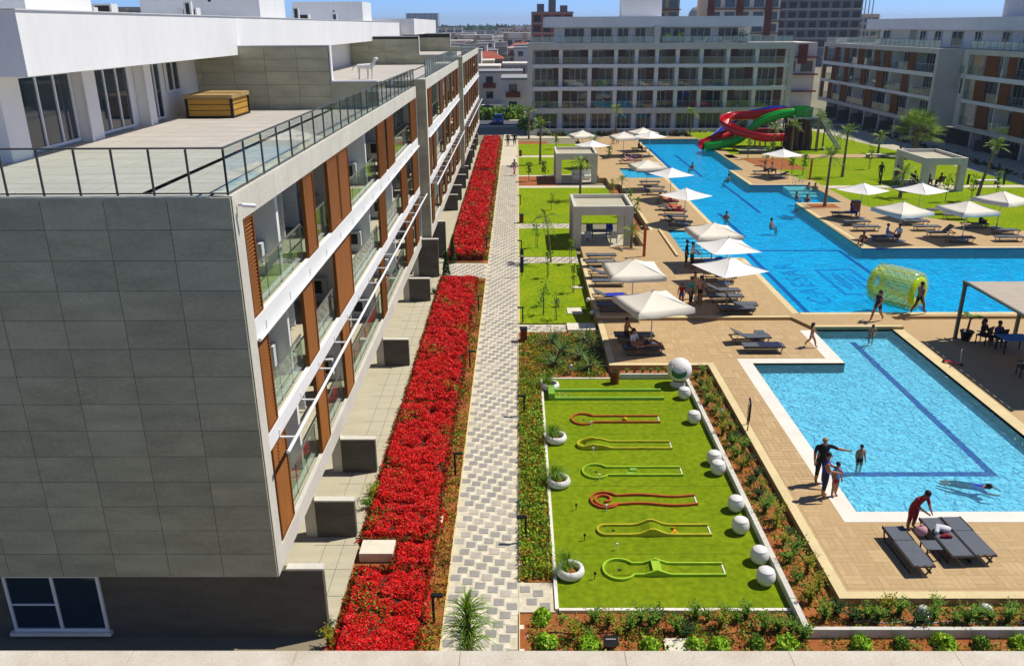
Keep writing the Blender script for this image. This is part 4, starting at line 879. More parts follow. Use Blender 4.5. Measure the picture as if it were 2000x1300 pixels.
LO = [
 (5.5, 52.5, ZU, 3, 0, 'grey lounger topmost in the row by the left lawn'), (5.3, 50.9, ZU, 2, 0, 'second lounger from the top in the row by the left lawn', 'cloth_grey'),
 (5.3, 48.3, ZU, -3, 25, 'lounger with raised back partly under the second cream parasol'), (5.4, 46.7, ZU, 0, 0, 'flat lounger at the left edge of the second cream parasol'),
 (5.15, 43.8, ZU, 4, 25, 'lounger with blue towel half under the nearest cream parasol', 'cloth_blue'), (5.25, 42.2, ZU, -2, 0, 'shaded lounger at the step edge behind the nearest cream parasol'),
 (11.7, 44.8, ZU, 0, 25, 'lounger with lifted back below the reclining man by the pool corner'), (11.6, 43.7, ZU, 2, 0, 'flat lounger just below the lifted one near the standing group'),
 (12.0, 42.3, ZU, -4, 45, 'lounger with steeply raised back and white bundle'), (11.7, 41.65, ZU, 0, 0, 'flat lounger along the step edge right of the standing group'),
 (12.2, 47.6, ZU, -8, 45, 'lounger under the reclining man by the pool corner'), (11.7, 36.5, .35, 0, 0, 'flat lounger on the lower deck left of the kids pool', 'cloth_navy'),
 (11.4, 37.7, .35, 4, 25, 'lounger with small side table on the lower deck'), (5.75, 38.0, .35, 0, 0, 'lounger at the back under the nearest parasol, its sling mostly hidden by a sunbather'),
 (5.95, 36.3, .35, 0, 0, 'lounger at the front under the nearest parasol with a person lying on it'), (12.1, 51.0, ZU, 3, 0, 'lounger beside the pool steps under a parasol', 'cloth_sky'),
 (12.5, 62.3, ZU, -12, 25, 'lounger lowest in the cluster under the tilted-square parasol'), (12.5, 64.2, ZU, -8, 0, 'dark lounger second from below in the cluster by the pool'), (12.8, 66.2, ZU, -6, 25, 'lounger with red towel in the cluster by the pool', 'cloth_red'), (12.7, 68.0, ZU, -6, 0, 'lounger with orange towel in the cluster by the pool', 'cloth_orange'), (12.9, 70.2, ZU, -10, 45, 'lounger topmost in the cluster under the tilted-square parasol', 'cloth_red'),
 (12.6, 74.5, ZU, -8, 25, 'lounger nearest the parasol with dark pole by the nook pool'), (12.8, 76.8, ZU, -5, 0, 'middle lounger under the parasol with dark pole'), (12.8, 79.5, ZU, 0, 0, 'lounger closest to the small nook pool'),
 (12.3, 92.6, ZU, 0, 25, 'lounger with pink towel behind the small nook pool', 'cloth_pink'), (13.4, 95.0, ZU, 0, 0, 'lounger in the middle row behind the small nook pool'), (13.2, 97.2, ZU, 2, 0, 'lounger in shade below the far cream parasols'), (15.0, 102.5, ZU, 0, 0, 'lounger between the far pair of parasols'),
 (26.2, 65.2, ZU, 0, 0, 'lounger topmost at the left of the right island deck'), (26.1, 62.2, ZU, 2, 0, 'second lounger down at the left of the right island deck'), (26.1, 60.4, ZU, 0, 0, 'third lounger down at the left of the right island deck'), (26.2, 57.3, ZU, 0, 0, 'lounger covered with blue towel at the front of the right island deck', 'cloth_blue'),
 (30.6, 62.2, ZU, 0, 0, 'lounger half under the front cream parasol on the island deck'), (30.6, 60.4, ZU, 0, 0, 'flat lounger in the middle of the right island deck'), (30.7, 58.5, ZU, 180, 45, 'lounger with its back raised to the right in the middle of the island deck'), (31.3, 56.9, ZU, 180, 0, 'shaded lounger nearest the pool edge on the island deck'),
 (34.4, 66.2, ZU, 0, 0, 'lounger farthest back on the right island deck'), (34.7, 64.3, ZU, 0, 0, 'lounger just behind the middle cream parasol'), (34.6, 61.2, ZU, 0, 25, 'lounger with people beside it right of the middle cream parasol'), (35.8, 59.2, ZU, 0, 0, 'upper of the two flat loungers at the right edge of the island deck'), (34.9, 57.1, ZU, 0, 0, 'lower of the two flat loungers at the right edge of the island deck'),
 (25.3, 85.3, ZU, 180, 25, 'lounger with sitting people on the small island near the slide'), (26.3, 83.0, ZU, 180, 25, 'dark lounger in front on the small island near the slide'),
 (11.4, 20.35, .35, -88, 0, 'left of the three near loungers, standing apart with empty grey sling'), (12.72, 20.8, .35, -88, 0, 'middle of the three near loungers with clothes on it'), (13.4, 20.85, .35, -88, 0, 'right of the three near loungers, empty and touching its neighbour')]
for a in LO: lounger(*a)
def side_table(lb, x, y, z, m='sling'):
    t = thing('side_table', lb, 'side table', (x, y, z)); MB().box(-.23, .23, -.23, .23, .36, .39).build('tabletop', m, t)
    for sx in (-.2, .2):
        for sy in (-.2, .2): MB().box(sx-.018, sx+.018, sy-.018, sy+.018, 0, .359).build('leg', 'lounger_frame', t)
side_table('small blue-grey side table between two of the near loungers', 12.08, 20.35, .35); side_table('small side table behind the lower deck loungers', 12.0, 38.2, .35)
tag(MB().poly([(-.25, -.1, .06), (-.1, .1, .1), (.1, -.05, .12), (.25, .1, .06)], [.06, .12, .12, .05], 8).build('bundle_of_clothes', 'cloth_white', loc=(12.72, 21.0, .73)), 'white clothes heaped on the middle near lounger', 'clothes')
tag(MB().poly([(-.15, 0, .03), (0, .03, .06), (.18, 0, .03)], [.04, .08, .04], 8).build('cloth', 'cloth_red', loc=(12.68, 20.72, .73)), 'red cloth lying on the middle near lounger', 'clothes')
tag(MB().ball((0, 0, .17), .19, 12, 8, 0, (1, .8, .9)).poly([(-.08, 0, .3), (0, 0, .42), (.08, 0, .3)], .02, 5).build('plastic_bag', 'cloth_pink', loc=(11.98, 20.85, .72)), 'full pinkish see-through bag on the small side table', 'bag')
tub = thing('blue_tub', 'blue plastic tub standing by the pool steps lounger', 'tub', (12.9, 50.4, ZU)); MB().lathe([(.0, .0), (.28, 0), (.36, .62), (.39, .62), (.39, .66), (.33, .66), (.26, .04), (0, .04)], 16).build('tub', 'cloth_sky', tub)
tag(MB().ball((0, 0, .2), .22, 10, 8, 0, (1.2, .8, .9)).build('beach_bag', 'cloth_white', loc=(10.05, 43.6, ZU)), 'white beach bag beside the standing group', 'bag')
# ---- pergola at the right with plant, table, chairs
pg = thing('pergola', 'dark metal pergola with sliding fabric roof at the right edge', 'pergola', (21.75, 38.25, .35))
for x, y in ((0, 0), (7, 0), (0.1, -7.5), (7, -7.5), (3.0, .1)): 
    if y > -1: MB().box(x-.07, x+.07, y-.07, y+.07, 0, 2.7).build('post', 'bronze', pg)
for y in (0, -7.5): MB().bar((-.1, y, 2.78), (7.4, y, 2.78), .14, .15).build('beam', 'bronze', pg)
MB().bar((0, .2, 2.9), (0, -7.7, 2.9), .12, .09).build('beam', 'bronze', pg); MB().bar((7.2, .2, 2.9), (7.2, -7.7, 2.9), .12, .09).build('beam', 'bronze', pg)
rf = MB()
for i in range(14):
    y0 = .1-i*.55; rf.add([(.08, y0, 2.9), (7.1, y0, 2.9), (7.1, y0-.275, 2.84), (.08, y0-.275, 2.84), (7.1, y0-.55, 2.9), (.08, y0-.55, 2.9)], [(0, 1, 2, 3), (3, 2, 4, 5)])
rf.build('fabric_roof', 'canvas_beige', pg)
for i in range(14): MB().box(.07, 7.1, .1-i*.55-.03, .1-i*.55+.03, 2.78, 2.835).build('roof_rib', 'bronze', pg)
MB().box(7, 7.14, -7.6, -7.46, 0, 2.7).build('post', 'bronze', pg)
pp = thing('potted_plant', 'broad-leaved plant in a dark pot beside the pergola post', 'plant', (22.15, 38.0, .35))
MB().lathe([(0, 0), (.2, 0), (.3, .42), (.33, .42), (.33, .47), (.27, .47), (.25, .4), (0, .4)], 14).build('pot', 'black', pp); MB().poly([(0, 0, .4), (.03, 0, .9), (.06, .02, 1.2)], [.06, .05, .04], 6).build('stem', 'thin_trunk', pp)
def broad_leaf(b, base, d, L, wd, droop):
    base = Vector(base); d = Vector(d).normalized(); side = d.cross(Vector((0, 0, 1))).normalized(); v = []; n = 6
    for i in range(n+1):
        t_ = i/n; p = base+d*L*t_-Vector((0, 0, droop*t_*t_)); w_ = wd*math.sin(math.pi*min(1, t_*.92+.06))
        v += [p-side*w_+Vector((0, 0, .03)), p, p+side*w_+Vector((0, 0, .03))]
    b.add(v, [(3*i+k, 3*i+k+1, 3*i+k+4, 3*i+k+3) for i in range(n) for k in (0, 1)], 0, True)
b = MB()
for k in range(9): a = k*2.4; broad_leaf(b, (.06, .02, 1.1), (math.cos(a), math.sin(a), .6+.5*random.random()), .75+.3*random.random(), .11, .5)
b.build('foliage', 'leaf', pp)
table('blue-topped table under the pergola', 23.5, 36.4, .35, 1.3, .9, 'cloth_sky'); 
for i, (x, y, rz) in enumerate(((22.7, 37.5, .6), (23.25, 37.2, .2), (22.4, 33.5, 1.4))): chair(['dark chair nearest the pergola plant under a seated woman', 'dark chair of the seated person in lilac under the pergola', 'dark chair at the lower right edge under the pergola'][i], x, y, .35, rz+math.pi, 'black')
sc_ = thing('toy_scooter', 'red toy scooter lying by the kids pool edge', 'scooter', (19.95, 34.9, .35), R(-35)); MB().box(-.35, .35, -.06, .06, .08, .12).build('deck', 'red_plastic', sc_); MB().tube((.33, 0, .1), (.28, 0, .75), .018, 8).tube((.28, -.18, .75), (.28, .18, .75), .02, 8).build('handlebar', 'steel', sc_)
for x in (-.36, .38): MB().tube((x, -.02, .07), (x, .02, .07), .07, 12).build('wheel', 'rubber', sc_)
# ---- inflatable water roller
A0, A1 = Vector((21.5, 42.15, 1.5)), Vector((20.1, 44.1, 1.5)); ax = (A1-A0); Lr = ax.length
rl = thing('inflatable_roller', 'big transparent inflatable water roller with yellow-green end rings at the pool edge', 'inflatable', ((A0+A1)/2), math.atan2(ax.y, ax.x))
def torus(b, x, R0, r0, mi=0, n=28, m_=10):
    v = [(x+.5*r0*math.sin(2*math.pi*j/m_), (R0+r0*math.cos(2*math.pi*j/m_))*math.cos(2*math.pi*i/n), (R0+r0*math.cos(2*math.pi*j/m_))*math.sin(2*math.pi*i/n)) for i in range(n) for j in range(m_)]
    b.add(v, [(i*m_+j, ((i+1) % n)*m_+j, ((i+1) % n)*m_+(j+1) % m_, i*m_+(j+1) % m_) for i in range(n) for j in range(m_)], mi, True)
def tubeskin(b, prof, n=32):
    v = [(x, r_*math.cos(2*math.pi*i/n), r_*math.sin(2*math.pi*i/n)) for x, r_ in prof for i in range(n)]
    b.add(v, [(k*n+i, k*n+(i+1) % n, (k+1)*n+(i+1) % n, (k+1)*n+i) for k in range(len(prof)-1) for i in range(n)], 0, True)
h_ = Lr/2; b = MB(); tubeskin(b, [(-h_, .86), (-h_-.03, .98), (-h_+.05, 1.08), (-h_*.5, 1.13), (0, 1.14), (h_*.5, 1.13), (h_-.05, 1.08), (h_+.03, .98), (h_, .86)]); b.build('outer_skin', 'clear_plastic', rl)
b = MB(); tubeskin(b, [(-h_, .72), (0, .74), (h_, .72)]); b.build('inner_skin', 'clear_plastic', rl)
for sx in (-1, 1): b = MB(); torus(b, sx*(h_-.02), .6, .27); b.build('end_ring', 'green_plastic', rl)
b = MB()
for i in range(16):
    for j in range(9):
        a = 2*math.pi*(i+.5*(j % 2))/16; x = -h_+.2+j*(Lr-.4)/8; p = Vector((x, 1.125*math.cos(a), 1.125*math.sin(a))); nrm = Vector((0, math.cos(a), math.sin(a)))
        b.poly([p-nrm*.36, p-nrm*.02], [.006, .022], 6, 0)
b.build('tie_points', 'leaf_dark', rl)
b = MB()
for i in range(8): a = 2*math.pi*i/8; b.box(-h_+.05, h_-.05, .93*math.cos(a)-.03, .93*math.cos(a)+.03, .93*math.sin(a)-.03, .93*math.sin(a)+.03)
b.build('stripe', 'green_plastic', rl)
# ---- water slides
def sweep(name, pts, m, parent, r_=.55, wall=.42):
    P_ = []
    for i in range(len(pts)-1):
        p0 = Vector(pts[max(0, i-1)]); p1 = Vector(pts[i]); p2 = Vector(pts[i+1]); p3 = Vector(pts[min(len(pts)-1, i+2)])
        for k in range(7):
            t_ = k/7; P_.append(.5*((2*p1)+(-p0+p2)*t_+(2*p0-5*p1+4*p2-p3)*t_*t_+(-p0+3*p1-3*p2+p3)*t_**3))
    P_.append(Vector(pts[-1])); prof = []
    for k in range(9): a = math.pi+math.pi*k/8; prof.append((r_*math.cos(a), r_*math.sin(a)))
    prof = [(-r_, wall)]+prof+[(r_, wall)]; out = [(-r_-.06, wall)]+[(x*1.12, z*1.12) for x, z in prof[1:-1]]+[(r_+.06, wall)]
    ring = prof+out[::-1]; v = []; f = []; n = len(ring)
    for i, p in enumerate(P_):
        d = (P_[min(i+1, len(P_)-1)]-P_[max(0, i-1)]); d.z *= .3; d.normalize(); s = Vector((d.y, -d.x, 0)).normalized()
        for x, z in ring: v.append(p+s*x+Vector((0, 0, z+r_)))
    for i in range(len(P_)-1):
        for k in range(n): k2 = (k+1) % n; f.append((i*n+k, i*n+k2, (i+1)*n+k2, (i+1)*n+k))
    b = MB(); b.add(v, f, 0, True); b.add(v[:n], [tuple(range(n))]).add(v[-n:], [tuple(range(n))]); return b.build(name, m, parent)
sl = thing('water_slide', 'tall play tower with red, green and blue water slides ending in the pool', 'water slide')
sweep('green_slide', [(34.0, 104, 4.4), (32.4, 103.8, 4.2), (30.4, 103.6, 3.6), (29.1, 103.5, 2.75), (27.8, 103.5, 1.5), (26.5, 103.5, .95), (25, 103.5, .6), (23.3, 103.5, .36)], 'green_slide', sl)
sweep('red_slide', [(33.8, 105.2, 4.4), (31.4, 105.6, 4.15), (29.9, 106.6, 3.85), (28.6, 107.6, 3.7), (27.2, 107.5, 3.55), (26.0, 106, 3.1), (26.5, 104.0, 2.5), (28.2, 102.7, 2.0), (30.1, 102.3, 1.65), (32.4, 103.0, 1.6)], 'red_plastic', sl)
sweep('red_slide', [(32.7, 103.2, 1.58), (33.0, 105.4, 1.6), (31, 107.2, 1.6), (27.2, 106.9, 1.5), (25.2, 105.6, 1.1), (23.0, 104.8, .42)], 'red_plastic', sl)
sweep('blue_slide', [(33.8, 106.5, 4.5), (31.5, 107.0, 4.3), (29, 109, 3.4), (27.6, 109.4, 2.2), (26.2, 108, 1.3), (24.6, 106.6, .6), (23.2, 106.1, .35)], 'blue_plastic', sl)
MB().box(33.6, 37, 102.8, 107.2, 4.25, 4.4).build('platform', 'steel', sl); MB().box(34.0, 34.2, 103.2, 103.4, 4.4, 5.5).box(34.2, 36.0, 103.15, 103.3, 4.4, 5.6).box(34.2, 36.0, 104.7, 104.8, 4.4, 5.6).build('side_panel', 'green_slide', sl)
for x, y in ((33.8, 103), (36.8, 103), (33.8, 107), (36.8, 107), (31, 104.5), (29.4, 103.5), (27.2, 106.2), (29.6, 106.6)): MB().tube((x, y, .46), (x, y, 4.24 if x > 33 else (1.6 if y > 106 else 1.9)), .1, 8).build('support_post', 'steel', sl)
for x, y, z in ((27.0, 103.9, 1.9), (29.6, 102.05, 1.3)): MB().box(x-.1, x+.1, y-.12, y+.12, .46, z+1.2).build('support_post', 'yellow_plastic', sl)
st = MB(); rr = MB()
for i in range(18):
    x = 37.1+i*.16; z = 4.3-i*.215; st.box(x, x+.28, 103.2, 104.4, z-.04, z)
for y in (103.15, 104.45): rr.bar((37.0, y, 4.25), (40.0, y, .5), .06, .2).bar((37.0, y, 5.3), (40.0, y, 1.55), .05, .05).bar((37, y, 4.8), (40, y, 1.05), .03, .03)
for i in range(7): x = 37.05+i*.48; z = 4.3-i*.62; [rr.bar((x, y, z), (x, y, z+1.0), .04, .04) for y in (103.15, 104.45)]
s_ = st.build('stairs', 'steel', sl); rr.build('handrail', 'steel', s_)
ry = MB()
for y in (102.85, 107.15): ry.bar((35, y, 5.4), (37, y, 5.4), .05, .05); [ry.bar((x, y, 4.4), (x, y, 5.4), .03, .03) for x in np.arange(35, 37.1, .25)]
ry.build('platform_railing', 'steel', sl)
rk = MB()
for k in range(22): x, y = random.uniform(33.6, 36.4), random.uniform(103, 106.8); rk.poly([(x, y, .4), (x+random.uniform(-.2, .2), y, 1.8), (x+random.uniform(-.3, .3), y, 4.0)], [.32, .26, .14], 6)
rk.build('dark_rock_core', 'brown_panel', sl)
for x, y, lb in ((28.4, 101.2, 'row of pale benches under the slide, front'), (29.2, 103.0, 'row of pale benches under the slide, back')):
    t = thing('bench', lb, 'bench', (x, y-1.2, .46)); MB().box(-1.9, 1.9, -.2, .2, .4, .48).build('seat', 'concrete', t); MB().box(-1.8, 1.8, -.12, .12, 0, .399).build('base', 'dark_stone', t)
# ---- mini golf
def curb(pts, w_, h0, m, parent, closed=False, zf=None, name='border'):
    pts = [Vector((p[0], p[1], p[2] if len(p) > 2 else 0)) for p in pts]; N = len(pts); v = []; f = []
    for i, p in enumerate(pts):
        a = pts[(i-1) % N] if closed or i else p; b = pts[(i+1) % N] if closed or i < N-1 else p; d = b-a; d.z = 0; d.normalize(); s = Vector((-d.y, d.x, 0))*w_/2
        v += [p*1-s+Vector((0, 0, h0)), p+s+Vector((0, 0, h0)), Vector((p.x+s.x, p.y+s.y, .0)), Vector((p.x-s.x, p.y-s.y, 0))]
    for i in range(N if closed else N-1):
        j = (i+1) % N
        for k in range(4): k2 = (k+1) % 4; f.append((i*4+k, j*4+k, j*4+k2, i*4+k2))
    b = MB(); b.add(v, f); 
    if not closed: b.add(v[:4], [(0, 1, 2, 3)]).add(v[-4:], [(3, 2, 1, 0)])
    return b.build(name, m, parent)
def arc(cx, cy, r_, a0, a1, n=16): return [(cx+r_*math.cos(R(a0+(a1-a0)*i/n)), cy+r_*math.sin(R(a0+(a1-a0)*i/n))) for i in range(n+1)]
def lane(label, x, y, m, kind, L=3.55):
    t = thing('mini_golf_lane', label, 'mini golf lane', (x, y, .031), 0, 'mini golf lanes'); w_ = .27
    if kind == 'rails':
        for yy in (-.42, .42): MB().box(0, L+1.1, yy-.05, yy+.05, 0, .11).build('border', 'green_paint', t)
        MB().box(0, L+1.1, -.369, .369, 0, .012).build('mat', 'turf', t); MB().box(-.28, -.02, -.46, .46, 0, .3).build('end_box', 'green_paint', t)
        for px_, py_ in ((.2, .15), (.45, 0), (.2, -.2), (.35, .2), (.65, .05), (.4, -.15)): MB().ball((px_, py_, .035), .028, 8, 6).build('golf_ball', 'ball_white', t)
        return t
    r_ = .46 if 'round' in kind else .3
    a_ = math.degrees(math.asin(min(1, w_/r_)))
    if 'round' in kind or 'spiral' in kind:
        rr_ = .48; a_ = math.degrees(math.asin(w_/rr_)); base = arc(rr_, 0, rr_, a_, 360-a_, 26); pts = [(L, w_)]+[(L-(L-1.0)*k/14, w_) for k in range(1, 14)]+base+[(1.0+(L-1.0)*k/14, -w_) for k in range(1, 14)]+[(L, -w_)]
    else:
        base = arc(w_, 0, w_, 90, 270, 14); pts = [(L-(L-w_)*k/22, w_) for k in range(22)]+base+[(w_+(L-w_)*k/22, -w_) for k in range(1, 23)]
    out = []
    for px_, py_ in pts:
        z = 0; yy = py_
        if 'wave' in kind: z = .12*max(0, math.sin((px_-.2)*math.pi/1.05)) if px_ < 2.4 else 0; z += .06 if px_ < .6 else 0
        if 'hump' in kind: z = .19*math.exp(-((px_-1.7)/.3)**2)
        if 'ramp' in kind: z = .15*math.exp(-((px_-1.55)/.22)**2) if px_ > 1.0 else 0
        if 'spiral' in kind and px_ > 1: yy = py_+.07*math.sin((px_-1)*2.6)
        out.append((px_, yy, z))
    curb(out, .055, .085, m, t)
    MB().bar((L-.02, -w_+.04, .02), (L-.02, w_-.04, .02), .04, .03).build('tee_bar', 'white_border', t)
    MB().lathe([(.0, .018), (.055, .018)], 12, (.48 if 'round' in kind else .5, 0, 0)).build('hole', 'black', t)
    lm = MB(); n = 24
    for i in range(n):
        xa, xb = .3+(L-.35)*i/n, .3+(L-.35)*(i+1)/n; z = []
        for xx in (xa, xb):
            zz = .012
            if 'wave' in kind: zz += .12*max(0, math.sin((xx-.2)*math.pi/1.05)) if xx < 2.4 else 0
            if 'hump' in kind: zz += .19*math.exp(-((xx-1.7)/.3)**2)
            if 'ramp' in kind: zz += .15*math.exp(-((xx-1.55)/.22)**2) if xx > 1 else 0
            z.append(zz)
        lm.add([(xa, -w_+.03, z[0]), (xb, -w_+.03, z[1]), (xb, w_-.03, z[1]), (xa, w_-.03, z[0])], [(0, 1, 2, 3)])
    lm.build('mat', 'turf', t)
    if 'spiral' in kind: curb([(.48+(.44-.33*k/20)*math.cos(R(-35-430*k/20)), (.44-.33*k/20)*math.sin(R(-35-430*k/20))) for k in range(21)], .06, .1, m, t, name='spiral')
    if 'gate' in kind: MB().add([(2.3, -.15, .03), (2.42, -.02, .12), (2.54, -.15, .03), (2.3, .15, .03), (2.42, .02, .12), (2.54, .15, .03)], [(0, 1, 2), (3, 5, 4)]).box(2.39, 2.45, -.14, .14, .02, .06).build('obstacle', 'yellow_plastic', t)
    if 'diamond' in kind: MB().add([(2.0, 0, .02), (2.15, -.1, .1), (2.3, 0, .02), (2.15, .1, .1), (2.15, 0, .16)], [(0, 1, 4), (1, 2, 4), (2, 3, 4), (3, 0, 4)]).build('obstacle', 'yellow_plastic', t)
    if 'ramp' in kind: MB().box(1.42, 1.68, -w_+.04, w_-.04, .1, .185).build('obstacle', 'lime_paint', t)
    if 'block' in kind: MB().box(1.7, 1.95, .05, w_-.05, .013, .05).box(1.55, 1.8, -w_+.05, -.08, .013, .05).build('obstacle', 'green_paint', t)
    return t
lane('long green double-rail lane with white balls at the top of the putting green', 1.58, 32.25, 'green_paint', 'rails')
lane('orange lane with round end and small diamond obstacle, second from the top', 2.16, 29.9, 'orange_paint', 'round diamond')
lane('yellow lane with wavy humps, third from the top', 2.26, 27.7, 'yellow_paint', 'wave')
lane('lime lane with round end and blocks, fourth from the top', 2.3, 25.75, 'lime_paint', 'round block')
lane('orange lane with a spiral end', 2.43, 23.85, 'orange_paint', 'spiral')
lane('yellow lane with one hump and a bow-shaped obstacle', 2.5, 22.1, 'yellow_paint', 'hump gate')
lane('lime lane with round end and a jump ramp, nearest the bottom', 2.48, 20.1, 'lime_paint', 'round ramp')
for i, (x, y) in enumerate(((2.9, 29.3), (2.8, 27.15), (2.85, 25.2), (2.9, 23.25), (3.0, 21.1), (1.9, 23.3), (2.05, 21.6), (2.2, 19.7))):
    t = thing('hole_flag', ['slim white peg in front of the orange round lane', 'slim white peg in front of the yellow wavy lane', 'slim white peg in front of the lime round lane', 'slim white peg in front of the spiral lane', 'slim white peg above the jump ramp lane', 'dark putter rest left of the spiral lane', 'dark putter rest left of the hump lane', 'dark putter rest left of the jump ramp lane'][i], 'peg', (x, y, .03))
    MB().tube((0, 0, 0), (0, 0, .22), .012, 6).build('peg', 'white_metal' if i < 5 else 'black', t); MB().box(-.035, .035, -.02, .02, .17, .24).build('peg_head', 'white_metal' if i < 5 else 'black', t)
gb = thing('golf_ball_sculpture', 'giant dimpled golf ball with green emblem on a round foot', 'sculpture', (7.12, 33.35, .03))
MB().lathe([(.36, 0), (.34, .1), (.26, .16), (.26, .22)], 20).build('foot', 'ball_white', gb)
bm = bmesh.new(); bmesh.ops.create_icosphere(bm, subdivisions=4, radius=.56, matrix=Matrix.Translation((0, 0, .74)))
for k, v in enumerate(bm.verts):
    if k < 642 and k >= 12: d = v.co-Vector((0, 0, .74)); v.co -= d.normalized()*.022
for f_ in bm.faces: f_.smooth = False
me = bpy.data.meshes.new('ball'); bm.to_mesh(me); bm.free(); me.materials.append(M['ball_white']); ob('ball', me, gb)
def on_ball(a, e, r_=.575): return Vector((r_*math.cos(e)*math.sin(a), -r_*math.cos(e)*math.cos(a), .74+r_*math.sin(e)))
v = []; n = 12
for i in range(n+1):
    t_ = -1+2*i/n; a = R(-12)+t_*R(36); v += [on_ball(a, R(4+14*t_*t_)), on_ball(a, R(4-26*math.sqrt(max(0, 1-t_*t_))))]
MB().add(v, [(2*i, 2*i+1, 2*i+3, 2*i+2) for i in range(n)], 0).build('emblem', 'cloth_green', gb)
MB().poly([on_ball(R(-26), R(-4), .585), on_ball(R(-20), R(2), .585), on_ball(R(-20), R(-12), .585), on_ball(R(-14), R(-3), .585)], .014, 5).build('emblem_mark', 'orange_paint', gb)
BL = ['white ball stool next to the giant golf ball', 'white ball stool standing alone beside the deck-side wall, second down', 'rear ball stool of the middle touching pair', 'front ball stool of the middle touching pair', 'white ball stool level with the spiral lane', 'white ball stool level with the hump lane', 'white ball stool second from the bottom of the green', 'white ball stool at the bottom right of the green']
for i, (x, y) in enumerate(((7.1, 31.95), (7.05, 29.65), (7.12, 26.35), (7.1, 25.65), (7.15, 23.3), (6.98, 22.05), (7.15, 20.5), (7.05, 19.5))):
    t = thing('ball_stool', BL[i], 'ball stool', (x, y, .03), random.random()*6, 'white ball stools')
    MB().lathe([(0, 0), (.15, .0), (.23, .08), (.27, .2), (.275, .26), (.255, .38), (.22, .455), (.215, .46), (.2, .475), (.11, .52), (0, .535)], 22).build('ball', 'ball_white', t); MB().lathe([(.222, .447), (.23, .455), (.22, .463)], 22).build('seam', 'concrete', t)
TL = ['white tyre planter with tall grass at the top corner of the green', 'white tyre planter with grass level with the wavy lane', 'white tyre planter with grass level with the lime round lane', 'white tyre planter with grass near the bottom of the green']
for i, (x, y) in enumerate(((1.4, 33.0), (1.45, 28.1), (1.4, 24.9), (1.5, 19.9))):
    t = thing('tyre_planter', TL[i], 'planter', (x, y, .03), i*1.3, 'white tyre planters')
    MB().lathe([(.26, .04), (.33, .0), (.4, .07), (.42, .16), (.39, .26), (.33, .3), (.27, .26), (.25, .16), (.26, .04)], 24).build('tyre', 'ball_white', t); MB().lathe([(0, .1), (.26, .1)], 18).build('soil', 'soil', t)
    P_ = []; F_ = []; off_ = Matrix.Rotation(-i*1.3, 3, 'Z')@Vector((-.14, .06, 0))
    for k in range(260 if i != 3 else 170):
        a = random.random()*6.3; lean = random.uniform(.1, .75); h = random.uniform(.3, .7); r0 = random.uniform(0, .12); d = Vector((math.cos(a), math.sin(a), 0)); s = Vector((-d.y, d.x, 0))*.006
        b0 = d*r0+off_+Vector((0, 0, .1)); mid = b0+d*lean*.4+Vector((0, 0, h*.8)); tip = b0+d*lean+Vector((0, 0, h*.7)); o = len(P_); P_ += [b0-s, b0+s, mid+s, mid-s, tip]; F_ += [(o, o+1, o+2, o+3), (o+3, o+2, o+4)]
    MB().add(P_, F_).build('grass', 'leaf', t)
# ---- path lamps, bins, signs, posts
def path_lamp(lb, x, y, sx, h=.85):
    t = thing('path_lamp', lb, 'lamp', (x, y, 0), 0 if sx > 0 else math.pi, 'angled path lamps'); MB().box(-.035, .035, -.035, .035, 0, h).build('post', 'dark_metal', t); MB().box(-.28, .05, -.06, .06, h+.001, h+.06).build('lamp_head', 'dark_metal', t); MB().box(-.26, -.06, -.045, .045, h-.008, h).build('diffuser', 'white_border', t)
for a in (('dark angled lamp on the planted strip level with the hump lane', .22, 21.6, 1), ('dark angled lamp on the planted strip level with the orange round lane', .24, 30.4, 1), ('dark angled lamp on the first left lawn by the brown bin', .25, 41.6, 1), ('dark angled lamp on the second left lawn beside the path', .25, 56.2, 1), ('dark angled lamp on the third left lawn beside the path', .25, 72.6, 1),
          ('dark angled lamp beside the lowest red flowers', -2.28, 17.9, -1), ('dark angled lamp by the red flowers level with the yellow wavy lane', -2.25, 25.6, -1), ('dark angled lamp by the red flowers farther up the path', -2.25, 35.3, -1), ('dark angled lamp at the upper end of the long red flower bed', -2.22, 43.6, -1), ('dark angled lamp by the upper red flower bed', -2.22, 57, -1)): path_lamp(*a)
def bin_(lb, x, y, z=0, m='wood_dark', w_=.34, h=.72, rnd=False):
    t = thing('litter_bin', lb, 'litter bin', (x, y, z))
    if rnd:
        MB().tube((0, 0, .02), (0, 0, h-.04), w_/2-.03, 14).build('liner', 'black', t)
        for k in range(16): a = 2*math.pi*k/16; MB().obox((math.cos(a)*w_/2, math.sin(a)*w_/2, h/2), (.012, .026, h/2), Matrix.Rotation(a, 3, 'Z')).build('slat', m, t)
    else:
        MB().box(-w_/2, w_/2, -w_/2, w_/2, .04, h-.05).build('body', m, t); MB().box(-w_/2-.02, w_/2+.02, -w_/2-.02, w_/2+.02, h-.049, h).build('lid', 'dark_metal', t)
        for sx in (-1, 1): MB().box(sx*w_/2*.7-.03, sx*w_/2*.7+.03, -.1, .1, 0, .039).build('foot', 'dark_metal', t)
bin_('brown square bin by the path above the agave bed', .28, 38.9); bin_('round slatted wooden bin at the top of the putting green', 4.3, 33.55, .03, 'wood', .36, .62, True); bin_('small brown bin by the path at the third cross path', .3, 65.6); bin_('dark bin by the path near the upper left lawns', .35, 102); bin_('dark bin beside the palm on the right pool walk', 27.9, 67.2, .5, 'brown_panel', .6, .9); 
t = thing('totem_sign', 'tall dark blue totem sign beside the path on the second lawn', 'sign', (.25, 50.3, .03)); MB().box(-.11, .11, -.04, .04, .25, 1.75).build('panel', 'cloth_navy', t); MB().box(-.03, .03, -.03, .03, 0, .249).build('post', 'dark_metal', t); MB().box(-.08, .08, -.046, -.041, 1.3, 1.42).build('notice', 'white_metal', t)
